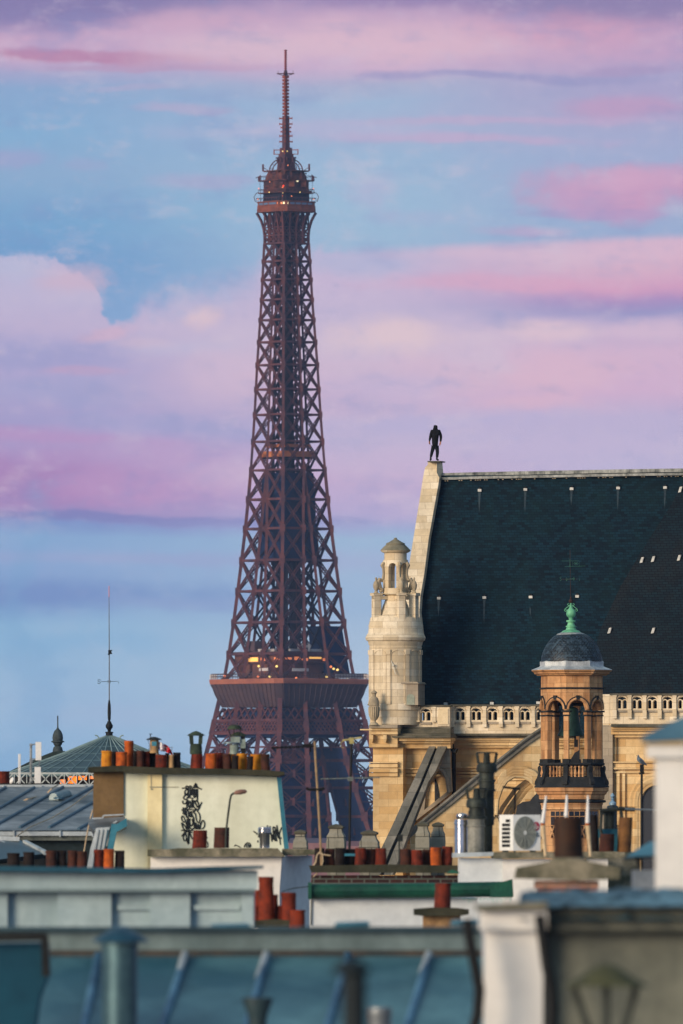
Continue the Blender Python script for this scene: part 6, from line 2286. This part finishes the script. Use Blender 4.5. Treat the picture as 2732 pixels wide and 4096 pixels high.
m = MB()
for i in range(7):
    z = zt1 + (zt0 - zt1) * (.1 + .115 * i)
    z1 = z + (zt0 - zt1) * .085
    a, b = on_face(p00, p10, .16 if i < 6 else .42, z, .012), on_face(p00, p10, .74, z, .012)
    m.hexa([a, b, Vector((b.x, b.y, z1)), Vector((a.x, a.y, z1))], [Vector((v.x, v.y + .01, v.z)) for v in (a, b, Vector((b.x, b.y, z1)), Vector((a.x, a.y, z1)))])
m.build('louvre', dark_m, ac)
ux = (p11 - p10).normalized()
ux.z = 0
cc = p10 + (p11 - p10) * .42
cc.z = (zt0 + zt1) / 2 + .0
nn = Vector((ux.y, -ux.x, 0))
rA = (zt0 - zt1) * .45
m = MB()
for rad in [rA * (i + 1) / 9 for i in range(9)]:
    m.tube([cc + nn * .02 + ux * (rad * .72 * math.cos(2 * math.pi * i / 28)) + Vector((0, 0, rad * math.sin(2 * math.pi * i / 28))) for i in range(29)], .006, 4)
for i in range(12):
    a = math.pi * 2 * i / 12
    m.tube([cc + nn * .022, cc + nn * .022 + ux * (rA * .72 * math.cos(a)) + Vector((0, 0, rA * math.sin(a)))], .005, 4)
m.build('grille', acg, ac)
m = MB()
m.add([cc + nn * .006 + ux * (rA * .72 * math.cos(2 * math.pi * i / 28)) + Vector((0, 0, rA * math.sin(2 * math.pi * i / 28))) for i in range(28)], [tuple(range(28))])
for k_ in range(3):
    a = k_ * 2 * math.pi / 3 + .5
    e = lambda r, t: cc + nn * .014 + ux * (r * .72 * math.cos(t)) + Vector((0, 0, r * math.sin(t)))
    m.add([e(rA * .12, a), e(rA * .9, a - .25), e(rA * .95, a + .35), e(rA * .5, a + .6)], [(0, 1, 2, 3)], 1)
m.add([cc + nn * .026 + ux * (rA * .1 * math.cos(2 * math.pi * i / 12)) + Vector((0, 0, rA * .13 * math.sin(2 * math.pi * i / 12))) for i in range(12)], [tuple(range(12))], 2)
m.build('fan', [mat('fan_back', S(150, 156, 150), S(130, 136, 132), 3), mat('fan_blade', S(96, 104, 102), S(76, 84, 84), 3), acw], ac)
m = MB()
lc = p10 + (p11 - p10) * .84
lc.z = zt1 + (zt0 - zt1) * .68
rl = rA * .28
m.add([lc + nn * .008 + ux * (rl * .75 * math.cos(2 * math.pi * i / 20)) + Vector((0, 0, rl * math.sin(2 * math.pi * i / 20))) for i in range(20)], [tuple(range(20))])
bd = m.build('badge', mat('badge_red', S(176, 30, 70), S(160, 24, 60), 5, .4), ac)
m = MB()
f_ = lambda a, b: lc + nn * .013 + ux * (rl * .75 * a) + Vector((0, 0, rl * b))
m.tube([f_(.1, .55), f_(-.3, .5), f_(-.55, .1), f_(-.5, -.3), f_(0, -.6), f_(.45, -.35), f_(.55, 0), f_(.15, 0)], .005, 4)
m.tube([f_(-.08, .3), f_(-.08, -.25), f_(.12, -.25)], .005, 4)
m.build('badge_mark', acw, bd)
m = MB()
b0_ = lc + Vector((0, 0, -rl * 1.9))
f_ = lambda a, b: b0_ + nn * .01 + ux * a * rl + Vector((0, 0, b * rl))
m.tube([f_(-.5, .45), f_(-.5, -.4), f_(-.08, -.4)], .009, 4)
m.tube([f_(.5, .3), f_(.25, .45), f_(.08, .2), f_(.08, -.2), f_(.3, -.4), f_(.52, -.3), f_(.52, 0), f_(.32, 0)], .009, 4)
m.build('lettering', mat('letter_grey', S(110, 124, 134), S(90, 104, 116), 5), ac)
m = MB()
for x in (2010, 2120):
    m.pbox(x, 3402, x + 24, 3408, acy - .05, .5)
m.tube([P(2164, 3350, acy + .3), P(2178, 3368, acy + .25), P(2176, 3395, acy + .25), P(2168, 3406, acy + .25)], .018, 6)
m.build('foot', dark_m, ac)
# flues left of it
fy = hy_ + .8
sf = thing('metal_flue', 'shiny stainless steel flue catching warm light', 'flue', P(1846, 3418, fy))
m = MB()
m.plathe(1846, fy, [(27, 3418), (27, 3300), (29, 3298), (29, 3288), (27, 3286), (27, 3278)], 24)
m.plathe(1848, fy, [(20, 3276), (24, 3268), (22, 3258), (12, 3254), (2, 3252)], 24)
m.build('pipe', steel, sf, True)
fl2 = thing('crowned_flue', 'tall sooty clay flue with an open crown shaped top', 'flue', P(1950, 3418, fy + .3))


def crown(parent, x, w, y0, y1, Y):
    h = w / 2
    m = MB()
    m.plathe(x, Y, [(h * .72, y1), (h * .72, y1 - 12), (h * .95, y1 - 14), (h, y1 - 26), (h * .95, y1 - 40), (h * .8, y1 - 52)], 16)
    for i in range(4):
        a = R(82 + (0, 98, 196, 278)[i])
        p = Vector(((x - CX) * K * Y + math.sin(a) * h * .8 * K * Y, Y - math.cos(a) * h * .8 * K * Y, CZ + (HY - (y1 - 50)) * K * Y))
        q = Vector(((x - CX) * K * Y + math.sin(a) * h * .95 * K * Y, Y - math.cos(a) * h * .95 * K * Y, CZ + (HY - (y0 + 4)) * K * Y))
        m.bar(p, q, .055)
    m.plathe(x, Y, [(h * .9, y0 + 5), (h * 1.0, y0 + 5), (h * 1.0, y0), (h * .9, y0)], 16)
    m.plathe(x, Y, [(h * .36, y1 - 50), (h * .3, y0 + 5)], 10)
    return m.build('crown', flue_k, parent, True)


crown(fl2, 1947, 84, 3008, 3102, fy + .3)
m = MB()
m.plathe(1947, fy + .3, [(30, 3102), (30, 3116), (36, 3118), (36, 3126), (32, 3128), (32, 3156), (37, 3158), (37, 3164), (30, 3166), (30, 3300), (24, 3302), (24, 3418)], 18)
m.build('pipe', flue_k, fl2, True)
fl3 = thing('crowned_flue', 'shorter sooty clay flue with a crown top on a grey base', 'flue', P(1902, 3418, fy - .2))
crown(fl3, 1906, 84, 3152, 3244, fy - .2)
m = MB()
m.plathe(1906, fy - .2, [(34, 3244), (34, 3264), (40, 3266), (42, 3274), (36, 3276)], 18)
m.plathe(1904, fy - .2, [(34, 3276), (34, 3298), (38, 3300), (38, 3306), (34, 3308), (34, 3418)], 18, m=1)
m.build('pipe', [flue_k, mat('asbestos_grey', S(150, 150, 142), S(92, 96, 92), 3, .9, streak=.5)], fl3, True)
t = thing('roof_bracket', 'black iron bracket with a flat top standing behind the air conditioner', 'bracket', P(2058, 3418, hy_ + 2))
m = MB()
m.tube([P(2058, 3418, hy_ + 2), P(2060, 3155, hy_ + 2)], .018, 6)
m.bar(P(2010, 3148, hy_ + 2), P(2080, 3156, hy_ + 2), .045)
m.build('post', black_iron, t)

# three tapered white rods
for x0, y0, x1, y1, Y, lab in ((2185, 3183, 2170, 3292, 205, 'tapered white rod, nearest the air conditioner'), (2268, 3180, 2264, 3268, 207, 'tapered white rod rising behind the big dark pot, the middle one'), (2352, 3182, 2350, 3292, 205.5, 'tapered white rod just right of the big dark pot')):
    t = thing('white_rod', lab, 'rod', P(x1 + 10, 3425, Y), 'tapered white rods behind the dark pot')
    MB().tube([P(x1, y1, Y), P(x0, y0, Y)], [9 * K * Y, 4 * K * Y], 10).build('tip', wp, t, True)
    MB().tube([P(x1, y1 + 1, Y), P(x1 + 1, y1 + 9, Y)], 9 * K * Y, 10).build('collar', orange_t, t, True)
    MB().tube([P(x1 + 1, y1 + 10, Y), P(x1 + 12, 3425, Y)], [10 * K * Y, 6 * K * Y], 10).build('stem', mat('stem_cream', S(222, 200, 164), S(190, 168, 134), 9), t, True)

# pots and flues at the right end of the white house
ry = 236.
rs = thing('chimney_stack', 'group of dark and orange flues right of the white rods', 'chimney', base(2420, ry))
m = MB()
wall_to_ground(m, 2350, 2560, 3408, ry, 1.5)
m.build('wall', capm, rs)
pot(rs, 2356, 2396, 3260, 3410, ry + .5, dark_t, False)
pot(rs, 2396, 2456, 3336, 3410, ry + .2, brown_t, False)
pot(rs, 2468, 2524, 3270, 3410, ry + .3, mat('tan_clay', S(140, 98, 56), S(96, 66, 44), 5, .85, streak=.3), False, label='tan flue')
m = MB()
m.pbox(2388, 3316, 2470, 3350, ry + .8, .1)
m.pbox(2388, 3350, 2396, 3408, ry + .75, .1)
m.pbox(2456, 3350, 2470, 3408, ry + .75, .1)
m.build('tin_frame', zinc_b, rs)
m = MB()
m.tube([P(2398, 3245, ry + .3), P(2440, 3240, ry + .3), P(2480, 3235, ry + .3), P(2540, 3238, ry + .3)], .04, 8)
m.tube([P(2405, 3250, ry + .3), P(2402, 3320, ry + .3), P(2408, 3340, ry + .3)], .03, 8)
m.tube([P(2484, 3240, ry + .3), P(2490, 3290, ry + .3)], .03, 8)
m.plathe(2436, ry + .5, [(22, 3316), (22, 3260), (26, 3258), (26, 3246), (4, 3242)], 14)
m.build('dark_pipe', flue_k, rs, True)
m = MB()
m.tube([P(2500, 3236, ry), P(2620, 3240, ry), P(2760, 3246, ry)], .02, 6)
m.build('guard_rail', galv, rs)
bf = thing('roof_finial', 'small pale blue metal finial beside the bell turret', 'finial', P(2450, 3420, 380))
m = MB()
m.plathe(2450, 380, [(2, 3172), (6, 3178), (9, 3185), (4, 3194), (8, 3197), (4, 3200), (6, 3203), (14, 3212), (13, 3220), (9, 3222)], 12)
m.build('cap', mat('finial_blue', S(170, 200, 220), S(110, 150, 180), 5, .4, .4), bf, True)
m = MB()
m.plathe(2450, 380, [(16, 3222), (22, 3226), (22, 3232), (18, 3236), (18, 3420)], 8)
wall_to_ground(m, 2435, 2465, 3421, 380, 1)
m.build('post', mat('slate_post', S(40, 56, 68), S(26, 38, 50), 3, .7), bf)

# pigeon on a black post
pp_ = thing('roof_post', 'slim black post with bracket, a pigeon sits on it', 'post', P(2566, 3440, 372))
m = MB()
m.tube([P(2566, 3440, 372), P(2567, 3068, 372)], .035, 8)
m.pbox(2560, 3058, 2576, 3088, 371.9, .16)
m.bar(P(2556, 3094, 372), P(2578, 3092, 372), .06)
m.build('pole', black_iron, pp_)
pg = thing('pigeon', 'grey pigeon perched on the slim black post', 'bird', P(2566, 3058, 372))


def gp(x, y, dy=0.):
    return P(x, y, 372 + dy) - LOC[pg.name]


feather = mat('pigeon_feather', S(110, 128, 144), S(84, 98, 114), 14, .7)
skinned('body', [(gp(2563, 3046), .075), (gp(2555, 3036), .07), (gp(2552, 3027), .035), (gp(2552, 3021), .036), (gp(2550, 3021.5), .018), (gp(2574, 3052), .05), (gp(2584, 3057), .02)], [(0, 1), (1, 2), (2, 3), (3, 4), (0, 5), (5, 6)], feather, pg)
m = MB()
for dy in (-.07, .07):
    m.loft([[P(x, y, 372 + dy) + Vector((0, r * math.cos(t) * .25, r * math.sin(t))) for t in [2 * math.pi * i / 8 for i in range(8)]] for x, y, r in ((2558, 3040, .02), (2565, 3046, .06), (2576, 3053, .045), (2588, 3061, .012))])
m.build('wing', mat('pigeon_wing', S(70, 82, 98), S(50, 60, 74), 14), pg, True)
m = MB()
for dx in (-3, 3):
    m.tube([P(2566 + dx, 3050, 372), P(2566 + dx, 3058.5, 372)], .008, 5)
m.build('leg', mat('pigeon_leg', S(150, 80, 80), S(120, 60, 60), 9), pg)
MB().tube([P(2548, 3021.5, 372), P(2545, 3023, 372)], [.012, .003], 6).build('beak', dark_m, pg)

# ------------------------------------------------------------------ nearer pots
hy2 = 185.
h1 = thing('chimney_stack', 'cluster of red clay pots of several heights on a dark slab', 'chimney', base(1110, hy2))
m = MB()
wall_to_ground(m, 1030, 1185, 3700, hy2 + .1, .8)
m.build('wall', white_shaded, h1)
m = MB()
m.slab([(1018, 3682), (1100, 3676), (1180, 3684), (1180, 3706), (1018, 3708)], [], Fr(1100, hy2 - .1), 0, 1.0)
m.build('cap', cap_dark, h1)
for x0, x1, y0, y1, mm, dy, tp_ in ((1032, 1098, 3507, 3682, orange_t, .1, .86), (1020, 1046, 3560, 3684, terra, .45, .95), (1012, 1034, 3622, 3684, terra, .2, .95), (1086, 1112, 3578, 3684, terra, .4, .92), (1098, 1136, 3622, 3684, terra, .2, .95), (1128, 1188, 3570, 3690, terra, .15, .97), (1158, 1220, 3640, 3712, orange_t, -.15, .96)):
    pot(h1, x0, x1, y0, y1, hy2 + dy, terra if mm is terra else mat('red_clay', S(142, 54, 30), S(80, 34, 24), 6, .85, streak=.3), True, taper=tp_)
h2 = thing('chimney_stack', 'single red pot on a broad dark slab below the green gutter', 'chimney', base(1770, hy2))
m = MB()
wall_to_ground(m, 1692, 1842, 3664, hy2 + .1, .8)
m.build('wall', buff_t, h2)
m = MB()
m.slab([(1656, 3636), (1730, 3630), (1830, 3632), (1876, 3638), (1876, 3658), (1840, 3664), (1690, 3664), (1656, 3660)], [], Fr(1770, hy2 - .2), 0, 1.2)
m.build('cap', cap_dark, h2)
pot(h2, 1736, 1804, 3532, 3636, hy2 + .3, terra, True, taper=.9)

# ------------------------------------------------------------------ long grey painted stack, out of focus
ly = 135.
lg = thing('chimney_stack', 'long pale grey painted chimney block with dark zinc cap, out of focus', 'chimney', base(500, ly))
grey_p = mat('grey_paint', S(174, 196, 202), S(146, 170, 180), .8, .85, streak=.4, sc=S(104, 124, 132))
m = MB()
wall_to_ground(m, -140, 1015, 3480, ly, 1.5)
m.build('wall', grey_p, lg)
m = MB()
for x0, x1 in ((-140, 30), (230, 445), (600, 760), (965, 1014)):
    m.pbox(x0, 3568, x1, yb(ly), ly - .1, .09)
m.pbox(470, 3620, 700, 3640, ly - .05, .045)
m.pbox(770, 3620, 960, 3640, ly - .05, .045)
m.build('pier', grey_p, lg)
m = MB()
m.pbox(-140, 3482, 1030, 3556, ly - .2, .19)
m.build('frieze', grey_p, lg)
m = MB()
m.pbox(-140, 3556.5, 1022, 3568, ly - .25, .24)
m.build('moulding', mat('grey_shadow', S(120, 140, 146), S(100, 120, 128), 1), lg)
m = MB()
m.slab([(-140, 3462), (200, 3466), (600, 3474), (840, 3466), (1050, 3462), (1048, 3474), (600, 3492), (200, 3488), (-140, 3482)], [], Fr(500, ly - .4), 0, 2.2)
m.build('cap', mat('cap_zinc_dark', S(44, 92, 112), S(28, 66, 84), 1, .45, .3), lg)

# ------------------------------------------------------------------ stone cap with the big dark pot
ky = 118.
kc = thing('chimney_stack', 'thick stone cap with one big dark brown pot, blurred, before the white house', 'chimney', base(2270, ky))
m = MB()
m.slab([(2070, 3470), (2210, 3444), (2330, 3440), (2480, 3470), (2478, 3516), (2300, 3522), (2060, 3514)], [], Fr(2270, ky - .1), 0, .9)
m.build('cap', capm, kc)
m = MB()
m.pbox(2140, 3522, 2395, 3552, ky, .6)
m.pbox(2150, 3552, 2390, yb(ky), ky + .05, .5)
m.build('wall', blocks('pink_brick', S(190, 140, 120), S(150, 110, 96), S(120, 110, 100), .2, .07, .01, .6), kc)
pot(kc, 2216, 2336, 3268, 3442, ky + .25, mat('dark_brown_clay', S(70, 42, 24), S(28, 22, 22), 4, .7, streak=.5), False, taper=.98)
m = MB()
m.plathe(2276, ky + .25, [(78, 3446), (74, 3434), (62, 3430), (60, 3436)], 20)
m.build('mortar_collar', capm, kc, True)
# zinc hood on posts beside it
zh = thing('tin_hood', 'blue zinc hood on dark posts over a grey box, left of the white pier', 'hood', base(2570, 112))
m = MB()
q = [P(2500, 3428, 112), P(2640, 3420, 112), P(2640, 3360, 112.6), P(2600, 3366, 112.6)]
m.hexa(q, [p + Vector((0, 1.0, -.03)) for p in q])
m.build('roof', zinc_b, zh)
m = MB()
m.pbox(2546, 3428, 2564, 3480, 112.2, .1)
m.pbox(2618, 3428, 2640, 3480, 112.2, .1)
m.build('post', dark_m, zh)
m = MB()
m.pbox(2535, 3480, 2640, yb(112), 112.1, .8)
m.build('box', galv, zh)

# ------------------------------------------------------------------ right foreground: white pier, grey house with zinc cap
py_ = 82.
wpz = thing('chimney_stack', 'tall blurred white pier with blue zinc cap at the edge', 'chimney', base(2680, py_))
m = MB()
wall_to_ground(m, 2632, 2900, 2990, py_, .8)
m.pbox(2598, 2968, 2900, 3030, py_ - .05, .9)
m.build('wall', white_r, wpz)
m = MB()
m.slab([(2574, 2944), (2732, 2866), (2900, 2862), (2900, 2950), (2590, 2966)], [], Fr(2680, py_ - .1), 0, 1.0)
m.build('cap', mat('cap_blue', S(100, 144, 166), S(66, 106, 130), .8, .4, .3), wpz)
m = MB()
m.pbox(2586, 2958, 2900, 2978, py_ - .08, .9)
m.build('moulding', mat('ochre_edge', S(180, 150, 90), S(200, 190, 170), 5), wpz)
fy_ = 72.
rh = thing('grey_house', 'grey rendered house end with a white corner pier and draped zinc cap, blurred', 'house', base(2400, fy_))
grey_r = mat('grey_render', S(138, 140, 126), S(92, 98, 92), 1.1, .95, streak=.5, lo=.3, hi=.7)
m = MB()
wall_to_ground(m, 2180, 2900, 3640, fy_ + .1, 3)
m.pbox(2200, 3650, 2900, 3716, fy_ - .02, .1)
rhw = m.build('wall', grey_r, rh)
m = MB()
wall_to_ground(m, 1940, 2172, 3722, fy_ - .05, .8)
m.pbox(1924, 3640, 2190, 3721, fy_ - .12, .95)
m.build('corner_pier', white_r, rh)
m = MB()
q0 = [(2100, 3560), (2160, 3548), (2420, 3550), (2900, 3552)]
q1 = [(2074, 3618), (2190, 3612), (2420, 3622), (2900, 3626)]
rr = random.Random(5)
vs = []
for j in range(6):
    for i in range(24):
        x = 2085 + (2900 - 2085) * i / 23
        y = 3556 + 66 * j / 5 + rr.uniform(-7, 7) * (0 if j == 5 else 1) + (10 if i == 0 and j == 0 else 0)
        vs.append(P(x - (14 * (j / 5) if i == 0 else 0), y, fy_ + .6 - j * .16 + .09 * math.sin(i * 1.7 + j * 2.3)))
nv = len(vs)
vs += [v + Vector((0, .05, -.08)) for v in vs]
fs = []
for j in range(5):
    for i in range(23):
        a = j * 24 + i
        fs += [(a, a + 1, a + 25, a + 24), (nv + a + 24, nv + a + 25, nv + a + 1, nv + a)]
m.add(vs, fs)
m.build('cap', mat('draped_zinc', S(110, 150, 166), S(26, 60, 84), .9, .36, .2, streak=.4), rh, True)  # strong pale and dark patches put fold highlights into the colour
m = MB()
m.slab([(1905, 3622), (2190, 3606), (2192, 3636), (1915, 3644)], [], Fr(2050, fy_ - .2), 0, 1.2)
m.build('pier_cap', capm, rh)
m = MB()
m.pbox(2205, 3716, 2900, 3728, fy_ - .04, .1)
m.pbox(2200, 3630, 2900, 3648, fy_ - .1, .2)
m.build('moulding', mat('mould_dark', S(80, 84, 78), S(50, 56, 54), 1.2), rh)
for pts, lab in (([(2158, 3660), (2170, 3740), (2186, 3860), (2206, 3960), (2212, 4040), (2204, 4130)], 'thick black pipe leaning on the white corner pier'), ([(1868, 3676), (1880, 3760), (1900, 3860), (1918, 3960), (1910, 4060), (1890, 4130)], 'thick black pipe left of the white corner pier')):
    tag(MB().tube([P(x, y, fy_ - .3) for x, y in pts], .031, 10).build('black_pipe', black_iron, None, True), lab, 'pipe', 'black pipes by the corner pier')
mc = thing('chimney_cowl', 'mossy mushroom shaped cowl on splayed legs, heavily blurred', 'cowl', P(2425, 4200, 58))
m = MB()
m.plathe(2425, 58, [(172, 3946), (165, 3938), (110, 3912), (60, 3876), (30, 3862), (4, 3856)], 24)
m.build('cap', mat('cowl_moss2', S(84, 86, 60), S(50, 56, 46), 12, .95), mc, True)
m = MB()
for a, b in (((2296, 3948), (2380, 4200)), ((2425, 3948), (2425, 4200)), ((2545, 3948), (2470, 4200))):
    m.ptube([a, b], 15, 58, 8)
m.build('leg', flue_k, mc)
MB().plathe(2425, 58, [(80, 4195), (80, 4480)], 20).build('pot', buff_t, mc)

# ------------------------------------------------------------------ zinc roof across the bottom
fy2 = 96.
fr2 = thing('zinc_roof_house', 'teal zinc roof with standing seams across the bottom, out of focus', 'house', base(900, fy2))
zn = mat('zinc_teal', S(116, 166, 176), S(40, 92, 112), .38, .42, .15, streak=.5, sc=S(36, 76, 90), lo=.36, hi=.62)  # broad pale patches put highlights into the zinc colour
YB = lambda y: fy2 - (y - 3826) * .006
m = MB()
a = [P(-200, 4300, YB(4300)), P(1960, 4300, YB(4300)), P(1960, 3826, YB(3826)), P(-200, 3826, YB(3826))]
m.hexa(a, [p + Vector((0, .3, -.1)) for p in a])
zs = m.build('roof', zn, fr2)
for xa, xb in ((393, 330), (741, 640), (1068, 976), (1392, 1300), (1716, 1618), (120, 30)):
    p, q = P(xa, 3822, YB(3826) - .04), P(xb, 4130, YB(4130) - .04)
    MB().tube([p, q], .034, 8).build('seam', mat('seam_teal', S(90, 140, 170), S(44, 88, 120), 1.5, .4, .3), zs)
for xa, xb, yy in ((739, 715, 3900), (1064, 1034, 3908), (1714, 1688, 3890)):
    MB().tube([P(xa, 3816, YB(3826) - .07), P(xb, yy, YB(yy) - .07)], .03, 8).build('seam_cap', zinc_l, zs)
m = MB()
m.pbox(-200, 3722, 1925, 3800, fy2 + .15, .4)
m.build('ridge_band', mat('ridge_zinc', S(128, 148, 150), S(92, 112, 116), 1.4, .5, .3, streak=.4), fr2)
m = MB()
m.pbox(-200, 3708, 1925, 3724, fy2 + .05, .6)
m.build('ridge_edge', mat('ridge_dark', S(60, 84, 94), S(42, 62, 72), 1.4, .5, .3), fr2)
m = MB()
m.pbox(-200, 3800, 1925, 3826, fy2 + .1, .4)
m.build('joint_board', mat('joint_rust', S(84, 74, 66), S(52, 60, 64), 3, .8, lo=.3, hi=.6), fr2)
m = MB()
m.pbox(-200, 3826, 1925, yb(fy2), fy2 + .6, 5)
m.build('wall', dark_m, fr2)
for i, (x0, x1, y0, lab) in enumerate(((352, 520, 3704, 'flat zinc hatch standing left on the ridge'), (840, 1000, 3692, 'flat zinc hatch near the cluster of red pots'), (1338, 1480, 3684, 'flat zinc hatch standing under the white house wall'), (1800, 1916, 3676, 'flat zinc hatch beside the leaning black pipe'))):
    t = thing('roof_hatch', lab, 'hatch', P((x0 + x1) / 2, 3712, fy2 + 1), 'zinc hatches along the ridge')
    m = MB()
    m.pbox(x0 + 6, y0 + 10, x1 - 6, 3716, fy2 + .8, .5)
    m.build('curb', zinc_l, t)
    m = MB()
    a = [P(x0, y0 + 12, fy2 + .75), P(x1, y0 + 8, fy2 + .75), P(x1 - 8, y0, fy2 + 1.35), P(x0 + 10, y0 + 4, fy2 + 1.35)]
    m.hexa(a, [p - Vector((0, 0, .02)) for p in a])
    m.build('lid', zinc_b, t)
# dormer side at the far left
dl = thing('dormer', 'dark teal dormer cheek at the bottom left corner', 'dormer', base(90, 93))
m = MB()
m.slab([(-200, 3776), (182, 3770), (190, 3900), (150, 4000), (110, 4300), (-200, 4300)], [], Fr(90, 92.5), 0, 1.2)
m.build('cheek', mat('dormer_teal', S(30, 84, 104), S(20, 60, 80), .8, .4, .3), dl)
m = MB()
m.bar(P(178, 3740, 92.4), P(184, 3905, 92.4), .055)
m.bar(P(-200, 3752, 92.4), P(184, 3746, 92.4), .06)
m.build('frame', dark_m, dl)
# big vent pipe with a wide cap
vp = thing('vent_pipe', 'fat galvanised vent pipe with a wide conical cap, blurred', 'pipe', P(480, 4200, 84))
m = MB()
m.plathe(478, 84, [(72, 4300), (72, 3790), (78, 3788), (78, 3772), (70, 3770)], 24)
m.build('pipe', mat('pipe_teal', S(80, 112, 122), S(38, 68, 84), 2, .45, .4, streak=.3), vp, True)
m = MB()
m.plathe(482, 84, [(112, 3768), (108, 3758), (70, 3734), (40, 3716), (6, 3706)], 24)
m.build('cap', mat('cap_teal', S(44, 84, 106), S(30, 62, 82), 2, .4, .5), vp, True)
fv = thing('vent_funnel', 'small dark funnel shaped vent at the bottom edge', 'vent', P(1030, 4200, 84))
m = MB()
m.plathe(1030, 84, [(36, 4300), (36, 4080), (40, 4060), (62, 4000), (60, 3992), (48, 3990)], 20)
m.build('funnel', mat('funnel_dark', S(44, 66, 74), S(28, 44, 52), 5, .6), fv, True)
bv = thing('vent_pipe', 'black blurred pipe with a wide dark head, closest to the lens', 'pipe', P(1410, 4300, 44))
m = MB()
m.plathe(1418, 44, [(48, 4400), (48, 3900), (44, 3896)], 16)
m.plathe(1405, 44, [(66, 3896), (78, 3886), (70, 3868), (40, 3844), (10, 3836)], 16)
m.build('pipe', mat('vent_black', S(26, 38, 44), S(16, 26, 32), 4, .7), bv, True)
t = thing('chimney_pot', 'small grey pot with dark rim at the bottom edge, blurred', 'chimney pot', P(1530, 4200, 80))
pot(t, 1480, 1576, 4030, 4300, 80, galv, True, name='pot')
